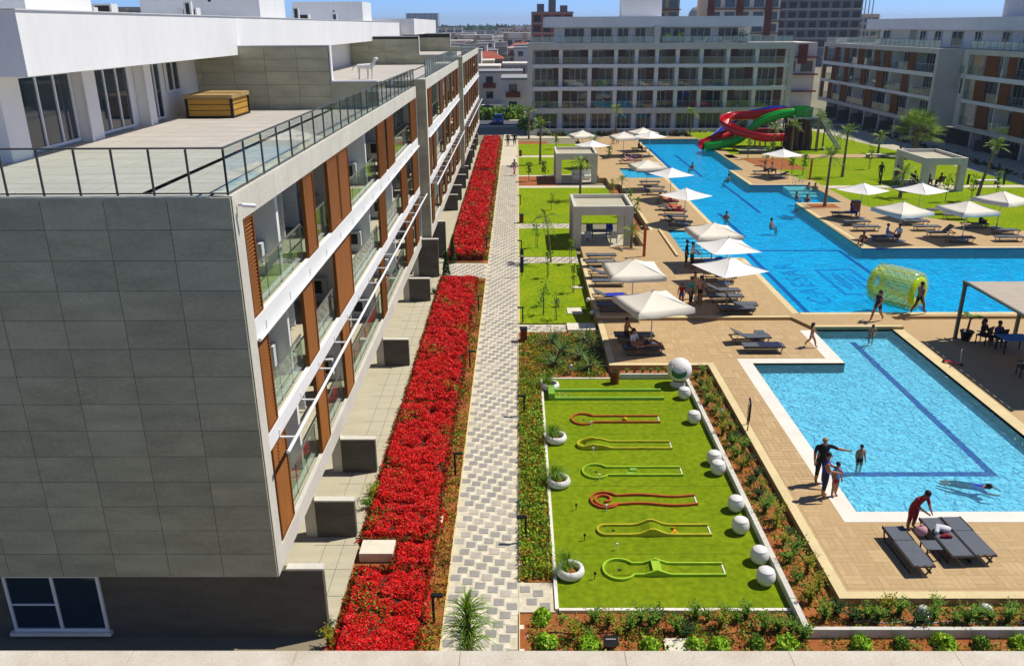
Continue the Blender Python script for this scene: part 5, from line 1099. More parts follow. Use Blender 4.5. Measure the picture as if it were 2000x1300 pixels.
t = thing('notice_board', 'framed notice board on two posts at the deck edge above the planted strip', 'sign', (8.9, 28.6, .35), R(78)); 
for sx in (-.26, .26): MB().box(sx-.02, sx+.02, -.02, .02, 0, 1.15).build('post', 'dark_metal', t)
MB().box(-.3, .3, -.05, -.021, .42, 1.12).build('frame', 'dark_metal', t); MB().box(-.26, .26, .021, .032, .46, 1.08).build('panel', 'white_border', t)
t = thing('notice_plate', 'dark plate with pale lettering standing in the bottom flower bed', 'sign', (2.35, 16.85, 0)); MB().obox((0, 0, .3), (.19, .13, .012), Euler((R(38), 0, 0)).to_matrix()).build('plate', 'black', t); MB().box(-.15, .15, .02, .08, 0, .26).build('stand', 'wood_dark', t)
for k in range(4): MB().obox((0, .03-.052*k*.8, .335-.04*k), (.13-.02*(k % 2), .008, .004), Euler((R(38), 0, 0)).to_matrix()).build('lettering', 'white_border', t)
for lb, x, y, z, h in (('orange-brown shower post on the deck left of the pool steps', 8.45, 53.3, .5, 2.1), ('orange shower post at the edge of the right lawn', 29.1, 82.0, .5, 2.1)):
    t = thing('shower_post', lb, 'shower', (x, y, z)); MB().box(-.09, .09, -.06, .06, 0, h).build('post', 'orange_paint', t); MB().box(-.05, .05, -.3, -.061, h-.1, h-.06).build('shower_arm', 'steel', t)
for lb, x, y in (('pale rounded bollard light in the bottom right planter, left one', 10.9, 18.1), ('pale rounded bollard light in the bottom right planter, right one', 12.6, 18.15)):
    t = thing('bollard_light', lb, 'lamp', (x, y, .12)); MB().lathe([(.16, 0), (.17, .1), (.13, .2), (.06, .25), (0, .26)], 14).build('dome', 'ball_white', t); MB().lathe([(.19, 0), (.19, .03), (.165, .035)], 14).build('collar', 'steel', t)
for lb, x, y in (('small grey spotlight in the planted strip near the notice board', 8.2, 29.9), ('small grey spotlight in the planted strip level with the spiral lane', 8.35, 22.6), ('grey urn-like spotlight in the agave bed near the green', 2.4, 34.6), ('small dark and pale spotlight on the first left lawn', 2.25, 44.2)):
    t = thing('garden_spotlight', lb, 'lamp', (x, y, .1)); MB().lathe([(.05, 0), (.11, .1), (.12, .25), (.09, .36), (.1, .4), (0, .4)], 12).build('body', 'steel', t); MB().tube((0, 0, -.1), (0, 0, .02), .03, 6).build('spike', 'dark_metal', t)
for lb, x, y, z in (('white globe lamp at the corner of the upper deck, rear one', 3.98, 44.2, .03), ('white globe lamp at the corner of the upper deck, front one', 4.02, 42.0, .03)):
    t = thing('globe_lamp', lb, 'lamp', (x, y, z)); MB().ball((0, 0, .42), .13, 12, 8).build('globe', 'ball_white', t); MB().tube((0, 0, 0), (0, 0, .3), .04, 8).build('post', 'dark_metal', t)
for i, (x, y) in enumerate(((31.9, 99.8), (39.3, 99.9), (35.0, 79.4), (45.4, 98.9), (46.9, 79.4), (43.5, 79.5))):
    t = thing('bollard_lamp', ['dark bollard lamp on the far right lawn left of the thin palms', 'dark bollard lamp on the far right lawn right of the tall palm', 'dark bollard lamp beside the path below the big right lawn', 'dark bollard lamp beside the fan palm', 'dark bollard lamp at the right edge of the lawn path', 'dark bollard lamp next to the white bench on the right'][i], 'lamp', (x, y, .46)); MB().box(-.08, .08, -.08, .08, 0, .85).build('post', 'dark_metal', t); MB().box(-.1, .1, -.1, .1, .851, .95).build('cap', 'dark_metal', t)
for i, (x0, x1, y0, y1) in enumerate(((2.75, 3.6, 42.9, 43.9), (3.3, 4.0, 47.6, 48.0), (-4.75, -3.75, 20.5, 21.2), (-2.9, -2.45, 22.5, 22.9), (3.75, 4.45, 16.7, 17.2))):
    tag(MB().box(0, x1-x0, 0, y1-y0, 0, .05 if i != 2 else .3).build('stone_slab', 'cream_stone', loc=(x0, y0, .034)), ['pale square slab set in the first left lawn', 'narrow pale slab near the deck side of the first left lawn', 'pale stone slab across the gap between the two nearest flower beds', 'small pale slab beside the nearest long flower bed', 'broken pale slab in the bottom flower bed'][i], 'slab')
# pool ladders
for lb, x, y in (('steel handrail at the pool steps left of the stacked parasols', 12.4, 53.0), ('steel handrail at the white steps in the upper right nook', 27.0, 79.5)):
    t = thing('pool_handrail', lb, 'handrail', (x, y, .5))
    for s in (-.3, .3): MB().poly([(s, .25, 0), (s, .25, .75), (s, .1, .9), (s, -.5, .7), (s, -.7, .1)], .022, 8).build('rail', 'steel', t)
# ============================================================ plants
def flower_bed(label, x0, x1, y0, y1, h, dens, size, seed):
    r = np.random.default_rng(seed); A = (x1-x0)*(y1-y0); n = int(A*dens)
    P = np.stack([x0+(x1-x0)*r.random(n), y0+(y1-y0)*r.random(n), np.zeros(n)], 1)
    gx, gy = np.meshgrid(np.arange(x0+.15, x1, .46), np.arange(y0+.15, y1, .46)); cb = np.stack([gx.ravel(), gy.ravel()], 1); cb = cb+r.normal(size=cb.shape)*.11; cr_ = .30+.14*r.random(len(cb)); ch = .72+.42*r.random(len(cb))
    def top(P):
        out = np.zeros(len(P))
        for a in range(0, len(P), 4000):
            q = P[a:a+4000, :2]; d2 = ((q[:, None]-cb[None])**2).sum(2); hh = ch[None]*np.sqrt(np.clip(1-d2/cr_[None]**2, 0, 1)); out[a:a+4000] = hh.max(1)
        ex = np.minimum(P[:, 0]-x0, x1-P[:, 0]); ey = np.minimum(P[:, 1]-y0, y1-P[:, 1]); e = np.clip(np.minimum(ex, ey)/.22+.45, 0.3, 1)
        return h*e*(.22+.95*out)
    # uneven outline: shift edges sideways
    P[:, 0] += (.16*np.sin(P[:, 1]*1.1+seed)+.12*np.sin(P[:, 1]*3.1)+.08*np.sin(P[:, 1]*6.3+1))*((P[:, 0]-(x0+x1)/2)/(x1-x0))*2+.1*r.normal(size=n)*.6
    zt0 = top(P)/h; patch = 1.3*(zt0 < .42)+np.sin(P[:, 0]*2.3+1.7*np.sin(P[:, 1]*.9+seed))+np.sin(P[:, 1]*1.7+P[:, 0]*1.1)+.8*r.normal(size=n)
    red = patch < 1.6
    zt = top(P); P[:, 2] = zt*np.where(red, .9+.14*r.random(n), .55+.45*r.random(n))
    N = np.zeros_like(P); N[:, 2] = .9
    V, F = leaves(P, np.where(red, size, size*1.25)*(.6+.8*r.random(n)), N, 1.25, .6)
    mi = np.where(red, np.where(r.random(n) < .92, 0, 1), 2)
    # leaf skirt around the sides
    m = int((2*(x1-x0)+2*(y1-y0))*dens*.16); t = r.random(m); side = r.integers(0, 4, m); Q = np.zeros((m, 3))
    Q[:, 0] = np.where(side == 0, x0, np.where(side == 1, x1, x0+(x1-x0)*t)); Q[:, 1] = np.where(side == 2, y0, np.where(side == 3, y1, y0+(y1-y0)*t)); Q[:, 2] = h*.75*r.random(m); Q[:, :2] += r.normal(size=(m, 2))*.05
    V2, F2 = leaves(Q, size*1.2, None, 1.5, .2)
    o = ob('red_flower_bed', npmesh('red_flower_bed', np.concatenate([V, V2]), np.concatenate([F, F2+len(V)]), ['red_flower', 'leaf_reddish', 'leaf'], np.concatenate([mi, np.where(r.random(m) < .35, 0, 1)])))
    tag(o, label, 'flower bed'); struct(o, 'stuff')
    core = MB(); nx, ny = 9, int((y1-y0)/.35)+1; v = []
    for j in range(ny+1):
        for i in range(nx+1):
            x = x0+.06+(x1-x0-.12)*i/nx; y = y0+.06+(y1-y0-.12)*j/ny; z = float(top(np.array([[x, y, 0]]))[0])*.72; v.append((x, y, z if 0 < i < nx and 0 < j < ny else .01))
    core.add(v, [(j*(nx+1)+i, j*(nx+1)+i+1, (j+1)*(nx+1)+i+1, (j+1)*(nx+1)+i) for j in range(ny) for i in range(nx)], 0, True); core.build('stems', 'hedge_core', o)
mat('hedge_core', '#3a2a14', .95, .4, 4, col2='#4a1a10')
flower_bed('dense red flowers filling the nearest bed at the bottom of the path', -4.7, -2.62, 14.3, 19.95, .36, 2100, .06, 1)
flower_bed('small red flower patch joining the two nearest beds beside the pale slab', -3.7, -2.62, 20.0, 21.4, .36, 2100, .06, 6)
flower_bed('long bed of red flowers beside the path in front of the near terraces', -4.85, -2.58, 21.4, 31.0, .38, 1700, .064, 2)
flower_bed('red flowers of the long bed farther up beyond the slim gap', -4.8, -2.55, 31.15, 49.3, .42, 1050, .078, 3)
flower_bed('red flower bed above the paved crossing halfway up the path', -4.75, -2.4, 54.2, 88, .62, 420, .12, 4)
flower_bed('farthest red flower bed near the blue car', -4.7, -2.5, 89.6, 117.5, .62, 300, .15, 5)
def cover(name, label, x0, x1, y0, y1, h, n, size, mats, probs, seed):
    r = np.random.default_rng(seed); k = int(n/14); cx = x0+(x1-x0)*r.random(k); cy = y0+(y1-y0)*r.random(k); hh = h*(.5+.6*r.random(k)); rad = .1+.12*r.random(k)
    idx = r.integers(0, k, n); d = r.normal(size=(n, 3)); d /= np.linalg.norm(d, axis=1)[:, None]; d[:, 2] = np.abs(d[:, 2])
    P = np.stack([np.clip(cx[idx]+d[:, 0]*rad[idx]*1.3, x0-.03, x1+.03), cy[idx]+d[:, 1]*rad[idx]*1.3, .02+hh[idx]*d[:, 2]*(.5+.5*r.random(n))], 1)
    V, F = leaves(P, size, d*.8, 1.7, .3); cm_ = r.choice(len(mats), k, p=probs)[idx]
    o = ob(name, npmesh(name, V, F, mats, cm_)); tag(o, label, 'ground cover'); struct(o, 'stuff'); return o
cover('ground_cover', 'green and orange low plants in the strip between path and putting green', .08, .96, 19.75, 33.9, .3, 15000, .065, ['leaf_mixed', 'leaf_bright', 'leaf_orange', 'leaf'], [.4, .2, .15, .25], 11)
cover('ground_cover', 'sparse low weeds in the earth strip along the left side of the path', -2.4, -2.08, 16, 49.5, .16, 4200, .055, ['leaf_mixed', 'leaf_orange', 'leaf_reddish'], [.4, .3, .3], 12)
cover('ground_cover', 'sparse low weeds along the path beside the upper flower beds', -2.4, -2.08, 54, 115, .18, 2600, .09, ['leaf_mixed', 'leaf_reddish'], [.5, .5], 13)
cover('ground_cover', 'creeping plants over the red earth of the agave bed', .1, 4.0, 34.2, 39.9, .2, 9000, .07, ['leaf', 'leaf_mixed', 'leaf_orange'], [.5, .3, .2], 14)
cover('ground_cover', 'low creeping plants among the shrubs of the bottom flower bed', .3, 7.5, 15.0, 18.2, .2, 7000, .055, ['leaf', 'leaf_reddish', 'leaf_mixed'], [.5, .2, .3], 15)
cover('ground_cover', 'low spreading plants in the raised planter below the near loungers', 8.85, 14.5, 17.5, 18.4, .24, 4200, .06, ['leaf', 'leaf_mixed', 'leaf_dark'], [.5, .3, .2], 22)
cover('ground_cover', 'scattered low plants on the earth in front of the grey wall', 7.9, 14.5, 16.3, 17.2, .12, 1500, .05, ['leaf', 'leaf_mixed'], [.5, .5], 23)
cover('ground_cover', 'low planting along the planted strip beside the deck', 7.7, 8.7, 17.6, 34.7, .24, 10000, .06, ['leaf', 'leaf_mixed', 'leaf_orange'], [.55, .3, .15], 16)
cover('ground_cover', 'small plants along the edge between right lawn and pool walk', 29.4, 30.0, 66, 82, .35, 2400, .12, ['leaf', 'leaf_dark'], [.5, .5], 17)
cover('ground_cover', 'low dark hedge along the lawn edge behind the island loungers', 31.8, 42, 60.6, 61.2, .3, 10, .1, ['leaf_dark'], [1.], 18) if False else None
h_ = cover('hedge', 'reddish hedge strip in the shade along the right building', 50.5, 52.0, 60, 124, .9, 6000, .22, ['leaf_dark', 'leaf_reddish'], [.7, .3], 19); h_['category'] = 'hedge'
h_ = cover('hedge', 'dark low hedge along the shaded terrace of the far building', 3, 40, 121.2, 122.0, .7, 3500, .25, ['leaf_dark', 'leaf_reddish'], [.7, .3], 20); h_['category'] = 'hedge'
h_ = cover('hedge', 'loose green bushes along the street beyond the left building', -10, 1, 143.5, 147, 2.2, 5000, .4, ['leaf', 'leaf_bright', 'leaf_dark'], [.5, .3, .2], 21); h_['category'] = 'hedge'
# ---- shrubs
def shrub_mesh(r_, n, size, m, seed, tall=1.0, loose=.25):
    r = np.random.default_rng(seed); k = 12; c = r.normal(size=(k, 3)); c /= np.linalg.norm(c, axis=1)[:, None]; c[:, 2] = np.abs(c[:, 2]); c *= (r_*.55, r_*.55, r_*.75*tall)
    idx = r.integers(0, k, n); d = r.normal(size=(n, 3)); d /= np.linalg.norm(d, axis=1)[:, None]; rr_ = r_*.45*(1-loose*r.random(n))[:, None]
    P = c[idx]+d*rr_*(1, 1, tall); P[:, 2] = np.abs(P[:, 2])+.02
    V, F = leaves(P, size, d*1.0, 1.6, .3); return npmesh('foliage', V, F, m)
def wisp_mesh(h, n, m, seed, spread=.5):
    r = random.Random(seed); b = MB()
    for k in range(n):
        a = r.random()*6.3; l_ = r.uniform(.55, 1)*h; ln = r.uniform(.1, spread); d = Vector((math.cos(a), math.sin(a), 0)); pr = None
        for j in range(9):
            t_ = (j+1)/9; c = d*ln*t_*t_+Vector((0, 0, l_*t_))
            for q in range(2):
                e = Vector((r.uniform(-1, 1), r.uniform(-1, 1), r.uniform(0, .8))).normalized(); L = .09*(1.15-t_*.5); s = e.cross(Vector((0, 0, 1))).normalized()*.02; b.add([c, c+e*L*.5+s, c+e*L, c+e*L*.5-s], [(0, 1, 2, 3)])
    return b.mesh('foliage', m)
stem = MB().poly([(0, 0, -.02), (.01, 0, .2)], [.02, .012], 5).mesh('stem', 'thin_trunk')
def plant(name, lb, mesh, x, y, z=0, s=1., rz=None, group=None):
    t = thing(name, lb, 'shrub' if 'shrub' in name else 'plant', (x, y, z), random.random()*6 if rz is None else rz, group); t.scale = (s,)*3; ob('foliage', mesh, t); ob('stem', stem, t); return t
RS = [shrub_mesh(.3, 900, .07, 'leaf_bright', k) for k in range(3)]; RD = [shrub_mesh(.24, 520, .06, 'leaf', 7+k, 1.2) for k in range(2)]
SL = ['bright green round shrub at the path corner of the bottom bed', 'bright green round shrub below the path corner one', 'bright green round shrub left of the dark plate', 'bright green round shrub between the dark plate and the broken slab', 'bright shrub right of the broken slab', 'bright green round shrub under the middle of the bottom bed', 'small dark shrub in the right part of the bottom bed', 'bright green shrub near the bottom corner of the grey wall', 'round bright shrub in front of the grey wall, first from the corner', 'small dark shrub in front of the grey wall', 'round bright shrub in front of the grey wall, second bright one', 'small dark shrub below the right bollard light', 'round green shrub at the bottom right edge']
for i, (x, y) in enumerate(((.62, 18.0), (.72, 17.05), (1.8, 16.85), (3.35, 16.85), (4.55, 16.95), (5.15, 16.85), (6.1, 17.0), (6.9, 16.9), (8.8, 16.95), (9.85, 17.0), (10.9, 16.95), (11.9, 17.0), (12.9, 17.0))):
    dk_ = i in (6, 9, 11); plant('round_shrub', SL[i], RD[i % 2] if dk_ else RS[i % 3], x, y, 0, random.uniform(.85, 1.15), group='round shrubs of the bottom beds')
WS = [wisp_mesh(.62, 40, 'leaf', k, .36) for k in range(3)]+[wisp_mesh(.75, 34, 'leaf_mixed', 9, .4), wisp_mesh(.5, 44, 'leaf_dark', 10, .4)]
def row(label, grp, pos, z, s0, s1, flip=False):
    for k, (x, y) in enumerate(pos): plant('feathery_plant', label % ORD(k), random.choice(WS), x, y, z, random.uniform(s0, s1), group=grp)
row('feathery young plant below the putting green, %s from the left', 'feathery plants below the putting green', [(1.4+k*.3+random.uniform(-.1, .1), random.choice((17.3, 17.6, 17.95))+random.uniform(-.12, .12)) for k in range(21)], 0, .6, .95)
row('feathery plant in the strip between grey wall and deck, %s from the front', 'feathery plants beside the deck', [(8.0+.36*(k % 2)+random.uniform(-.12, .12), 18.5+k*.45) for k in range(36)], .12, .65, 1.0)
row('feathery plant in the raised planter below the near loungers, %s from the left', 'feathery plants below the near loungers', [(8.2+k*.34+random.uniform(-.1, .1), random.uniform(17.65, 18.2)) for k in range(19)], .12, .65, 1.0)
row('low feathery plant in the narrow bed above the putting green, %s from the left', 'plants in the narrow bed above the green', [(4.6+k*.36, 34.45) for k in range(8)], .12, .4, .6)
row('green weed over the terrace edge of the red flower beds, %s from the bottom', 'weeds at the terrace edge', [(-4.95+random.uniform(-.1, .1), y) for y in (17.0, 17.6, 23.3, 23.8, 24.2, 46.5, 54.5)], .05, .6, .9)
# ---- agaves / cycads
def rosette(n, L, wd, seed, rise=.75):
    r = random.Random(seed); b = MB()
    for k in range(n):
        a = k*2.399+r.uniform(-.2, .2); e = r.uniform(.15, 1.25); d = Vector((math.cos(a)*math.cos(e), math.sin(a)*math.cos(e), math.sin(e)*rise)); s = Vector((-math.sin(a), math.cos(a), 0)); v = []
        for i in range(5): t_ = i/4; p = d*L*t_-Vector((0, 0, .25*L*t_*t_*math.cos(e)))+Vector((0, 0, .12)); w_ = wd*(1-t_)**.7; v += [p-s*w_, p+s*w_]
        b.add(v, [(2*i, 2*i+1, 2*i+3, 2*i+2) for i in range(4)])
    return b.mesh('leaves', 'agave_leaf')
AG = [rosette(34, .85, .03, k) for k in range(2)]; agt = MB().poly([(0, 0, -.05), (0, 0, .22)], [.1, .09], 8).mesh('trunk', 'trunk')
AL = ['spiky cycad at the left of the slab path above the bed', 'spiky cycad on the right beside the deck corner', 'spiky cycad in the middle of the red earth bed', 'large spiky cycad touching the deck wall', 'spiky cycad nearest the tyre planter corner', 'smaller spiky cycad right of the middle one', 'spiky cycad at the bottom right of the red earth bed']
for i, (x, y) in enumerate(((1.75, 38.5), (3.4, 38.6), (2.15, 37.0), (3.75, 37.3), (1.75, 35.5), (2.95, 36.4), (3.3, 35.1))):
    t = thing('cycad', AL[i], 'plant', (x, y, 0), i*1.1, 'spiky cycads'); t.scale = (random.uniform(1.15, 1.5),)*3; ob('leaves', AG[i % 2], t); ob('trunk', agt, t)
# ---- palms and saplings
def frond(b, base, d, L, droop, leaf, seed, n=16):
    r = random.Random(seed); base = Vector(base); d = Vector(d).normalized(); pts = []
    for i in range(n+1): t_ = i/n; pts.append(base+d*L*t_-Vector((0, 0, droop*L*t_*t_)))
    b.poly(pts[::4], [.02, .016, .012, .008, .004][:len(pts[::4])], 4, 1)
    for i in range(2, n+1):
        tg = (pts[i]-pts[i-1]).normalized(); s = tg.cross(Vector((0, 0, 1))); s = s.normalized() if s.length > .05 else Vector((1, 0, 0)); ll = leaf*math.sin(math.pi*min(.97, .12+.8*i/n))
        for sg in (-1, 1):
            q = pts[i]+s*sg*ll*.85+tg*ll*.55-Vector((0, 0, ll*r.uniform(.15, .5))); m_ = (pts[i]+q)/2; b.add([pts[i], m_+tg*.034, q, m_-tg*.034], [(0, 1, 2, 3)])
def feather_palm(H, nf, L, leaf, seed, tr=.1, lean=0., droop=.55, e0=-.1):
    r = random.Random(seed); tp = Vector((lean, 0, H)); tk = MB().poly([(0, 0, -.1), (lean*.25, 0, H*.35), (lean*.6, 0, H*.7), tp], [tr*1.35, tr, tr*.85, tr*.8], 8).mesh('trunk', 'trunk'); b = MB()
    for k in range(nf): a = k*2.399; e = r.uniform(e0, 1.3); frond(b, tp, (math.cos(a)*math.cos(e), math.sin(a)*math.cos(e), math.sin(e)), L*r.uniform(.8, 1.1), droop*(1.2-.5*e), leaf, seed*50+k)
    return tk, b.mesh('crown', ['palm_leaf', 'thin_trunk'])
def fan_palm(H, nf, L, seed, tr=.22):
    r = random.Random(seed); tk = MB().poly([(0, 0, -.1), (0, 0, H*.5), (0, 0, H)], [tr*1.2, tr, tr*1.1], 10).mesh('trunk', 'trunk'); b = MB()
    for k in range(nf):
        a = k*2.399; e = r.uniform(-.35, 1.35); d = Vector((math.cos(a)*math.cos(e), math.sin(a)*math.cos(e), math.sin(e))); c = Vector((0, 0, H))+d*L*.55; b.poly([(0, 0, H), c], [.025, .015], 4, 1)
        s = d.cross(Vector((0, 0, 1))).normalized(); u_ = s.cross(d)
        for j in range(15):
            g_ = R(-105+210*j/14); q = c+(d*math.cos(g_)+s*math.sin(g_))*L*.55*r.uniform(.85, 1.05)-Vector((0, 0, .12*L)); m_ = (c+q)/2; sd_ = (d*-math.sin(g_)+s*math.cos(g_))*.05; b.add([c, m_+sd_, q, m_-sd_], [(0, 1, 2, 3)])
    return tk, b.mesh('crown', ['palm_leaf', 'thin_trunk'])
def palm(lb, kit, x, y, z, s=1., rz=0, name='palm_tree'):
    t = thing(name, lb, 'palm tree', (x, y, z), rz); t.scale = (s,)*3; ob('trunk', kit[0], t); ob('crown', kit[1], t); return t
FP = fan_palm(2.7, 52, 3.2, 3, .26); palm('big round-headed fan palm in front of the shaded building', FP, 46.8, 98.2, .44)
PA = feather_palm(4.2, 16, 1.5, .34, 5, .12); PB = feather_palm(3.2, 14, 1.3, .3, 6, .1); PC = feather_palm(2.0, 14, 1.5, .32, 7, .13); PT = feather_palm(2.7, 7, 1.1, .26, 8, .05, .35, .8)
palm('slim palm growing from the soil square on the right island deck', PA, 26.1, 69.2, .5); palm('taller slim palm on the big right lawn', PA, 33.0, 83.8, .46, 1.05, 1); palm('leaning palm right of the people gazebo', feather_palm(4.6, 18, 1.3, .3, 15, .13, .9), 40.3, 71.8, .46, 1, 0)
palm('low bushy palm between the lawn parasols', PC, 34.2, 73.1, .46, 1.1); palm('palm left of the slide in front of the rock core', PB, 31.0, 101.1, .46, .95); palm('palm under the slide platform, left of the stairs', PB, 33.4, 101.7, .46, 1.0, 2); palm('thin palm at the foot of the slide stairs', PB, 38.0, 104, .46, .9, 1); palm('tall thin palm beside the slide platform', PA, 36.5, 101.8, .46, .95, 3)
palm('palm sapling in front of the far building, left of its door', PB, 14.2, 121.5, .2, 1.1, 1); palm('palm sapling before the far building near the blue slide end', PB, 24.6, 119.6, .3, 1., 2); palm('tall thin palm on the upper left lawn', PA, 2.6, 95.3, 0, 1.05, 0); palm('palm standing in front of the farther left gazebo', PB, 5.7, 74.6, 0, 1.05, .5)
palm('arching thin palm sapling left of the nearest gazebo', PT, 2.25, 53.7, 0, 1.15, math.pi*.9); palm('short palm by the far right lawn bench', PC, 43.2, 99.8, .46, 1.0)
palm('low green palm in the soil beside the nearest gazebo', PC, 7.9, 55.6, .3, .7); palm('palm in the soil strip by the ramp', PB, 9.4, 74, .1, .6); palm('small palm behind the farther left gazebo', PC, 9.2, 100, .3, .9, 2); palm('small palm at the far end of the left lawns', PB, 1.6, 118.5, 0, 1.2, 4)
def plume_kit(seed):
    r = random.Random(seed); b = MB()
    for k in range(330):
        z0 = r.uniform(.35, 1.35); a = r.random()*6.3; L = r.uniform(.45, .8)*(1.15-.35*abs(z0-.9)); e = r.uniform(.35, 1.35); d = Vector((math.cos(a)*math.cos(e), math.sin(a)*math.cos(e), math.sin(e))); s_ = Vector((-math.sin(a), math.cos(a), 0))*r.uniform(.008, .016); v = []
        for i in range(5): t_ = i/4; p = Vector((0, 0, z0))+d*L*t_-Vector((0, 0, .55*L*t_**2.2)); w_ = 1-t_*.85; v += [p-s_*w_, p+s_*w_]
        b.add(v, [(2*i, 2*i+1, 2*i+3, 2*i+2) for i in range(4)])
    return MB().poly([(0, 0, -.1), (.02, 0, .6), (0, .02, 1.3)], [.09, .07, .04], 7).mesh('trunk', 'trunk'), b.mesh('crown', 'leaf')
palm('feathery palm top rising just behind the marble parapet', plume_kit(4), -1.25, 16.2, 0, 1.4, .4)
# saplings: thin stem with a few leaves, tied to a stake
def sapling_kit(h, n, seed):
    r = random.Random(seed); pts = [(0, 0, -.05), (r.uniform(-.05, .05), 0, h*.5), (r.uniform(-.12, .12), r.uniform(-.1, .1), h)]; tk = MB().poly(pts, [.025, .018, .008], 5).mesh('trunk', 'thin_trunk'); P = []
    for k in range(n): t_ = r.uniform(.45, 1.05); P.append((pts[2][0]*t_+r.gauss(0, .13), pts[2][1]*t_+r.gauss(0, .13), h*t_))
    V, F = leaves(np.array(P), .11, None, 1.8, .2); return tk, npmesh('crown', V, F, 'leaf')
SK = [sapling_kit(1.5, 46, 1), sapling_kit(1.2, 34, 2), sapling_kit(1.9, 70, 3), sapling_kit(1.6, 150, 4)]
SAP = [('thin sapling near the top of the first left lawn', 1.87, 49.9, 0), ('thin sapling in the middle of the first left lawn', 1.47, 44.3, 1), ('thin sapling at the right side of the first left lawn', 3.3, 46.8, 0), ('thin sapling at the bottom of the first left lawn', 2.1, 41.9, 1), ('sapling at the cross path by the gazebo shade', 3.5, 53.2, 0), ('tiny sapling near the bottom left of the first left lawn', 1.4, 42.9, 1), ('dark leafy sapling in the red soil bed, left one', 1.15, 84.6, 3), ('dark leafy sapling in the red soil bed, right one', 2.75, 85.2, 3), ('sapling on the second left lawn near the path', 1.4, 57.5, 0), ('sapling on the third left lawn near the path', 2.9, 70.3, 1), ('sapling beside the ramp by the third lawn', 8.4, 72.5, 2), ('sapling in the soil strip left of the pool loungers', 9.4, 68, 2), ('sapling in the soil strip nearer the gazebo', 9.5, 64.5, 2), ('leafy sapling beside the orange shower post, left one', 28.4, 85.5, 3), ('leafy sapling beside the orange shower post, right one', 29.4, 85.0, 3), ('sapling left of the leaning palm', 37.3, 71.2, 2), ('sapling on the lawn behind the middle cream parasol', 39.2, 70.6, 2), ('sapling right of the leaning palm', 42.3, 72.4, 2), ('sapling on the lawn right of the white bench', 45.6, 71.5, 2), ('sapling on the big lawn left of the people gazebo', 37.6, 88.4, 2), ('sapling in the soil left of the slide path', 27.3, 91, 3), ('sapling in the soil below the slide', 29, 94.5, 3), ('sapling in the soil right of the slide mouth', 26.5, 95.5, 2), ('sapling near the far left lawn end', 5, 108, 3), ('round shrub-like sapling near the far parasols', 10.6, 96.5, 3)]
for lb, x, y, k in SAP:
    t = thing('sapling', lb, 'sapling', (x, y, 0.03 if x < 12 else .46), random.random()*6); t.scale = (1.15 if x < 20 else 1.25,)*3; ob('trunk', SK[k][0], t); ob('crown', SK[k][1], t)
    MB().tube((.09, .02, 0), (.09, .02, .9), .014, 5).build('stake', 'thin_trunk', t)
for lb, x, y, s in (('dark conifer shrub at the crossing between terraces and flowers', -4.6, 50.6, 1.0), ('slender conifer just above the crossing between terraces and flowers', -4.4, 53.6, 1.1)):
    t = thing('conifer', lb, 'conifer', (x, y, 0)); r = np.random.default_rng(int(x*-100)); n = 1100; z = r.random(n)*1.5*s; a = r.random(n)*6.28; rr_ = .28*(1-z/(1.6*s))*(.6+.4*r.random(n)); V, F = leaves(np.stack([rr_*np.cos(a), rr_*np.sin(a), .1+z], 1), .08, None, 1.5, 1.0); ob('crown', npmesh('crown', V, F, 'leaf_dark'), t); MB().tube((0, 0, -.02), (0, 0, .4), .03, 6).build('trunk', 'thin_trunk', t)
for i, (x, y, s) in enumerate(((1.2, 123, 1.6), (-12, 150, 3.2), (-14.5, 158, 3.6), (-11.5, 172, 3), (-10.5, 190, 2.6), (10, 146, 2.2), (-16, 205, 3))):
    t = thing('tree', ['round dark tree at the corner of the far building', 'bushy tree nearest behind the end of the left building', 'taller bushy tree behind the end of the left building', 'green tree in front of the brown house', 'green tree farther along the street', 'green tree behind the left corner of the far building', 'green tree deeper in the town on the left'][i], 'tree', (x, y, 0)); m_ = shrub_mesh(1.0, 900, .2, 'leaf' if i % 2 else 'leaf_dark', 60+i, 1.0, .5); o = ob('crown', m_, t, (0, 0, .9*s*.5)); o.scale = (s,)*3; MB().poly([(0, 0, 0), (.05, 0, s*.5), (0, .05, s*.9)], [.16, .12, .07], 8).build('trunk', 'trunk', t)
# earth clods, dry litter and drip hoses in the beds
def clods(label, x0, x1, y0, y1, z, n, sz, seed):
    r = np.random.default_rng(seed); P = np.stack([x0+(x1-x0)*r.random(n), y0+(y1-y0)*r.random(n), np.full(n, z)], 1); s_ = sz*(.4+r.random(n)**2)
    base = np.array([[-1, -1, -.3], [1, -.8, -.3], [.9, 1, -.3], [-.8, .9, -.3], [.1, 0, .9]]); V = P[:, None, :]+(base[None]*(1+.35*r.normal(size=(n, 5, 3))))*s_[:, None, None]
    F = (np.array([[0, 1, 4], [1, 2, 4], [2, 3, 4], [3, 0, 4]])[None]+5*np.arange(n)[:, None, None]).reshape(-1, 3)
    o = ob('earth_clods', npmesh('earth_clods', V.reshape(-1, 3), F, ['soil', 'deck_side', 'warm_grey_stone'], np.repeat(r.choice(3, n, p=[.82, .14, .04]), 4))); tag(o, label, 'earth clods'); struct(o, 'stuff')
clods('loose earth clods and pebbles in the bottom flower bed', .1, 7.5, 16.2, 18.2, .005, 2600, .022, 31)
clods('loose earth clods and pebbles in front of the grey wall', 7.7, 14.5, 16.2, 17.25, .005, 1200, .022, 32)
clods('loose earth clods in the strip beside the deck', 7.7, 8.7, 18.4, 34.7, .122, 2200, .024, 33)
clods('loose earth clods in the raised planter below the loungers', 8.8, 15, 17.5, 18.4, .122, 1000, .022, 34)
clods('loose earth clods in the agave bed', .1, 4.1, 34.2, 40, .005, 2200, .03, 35)
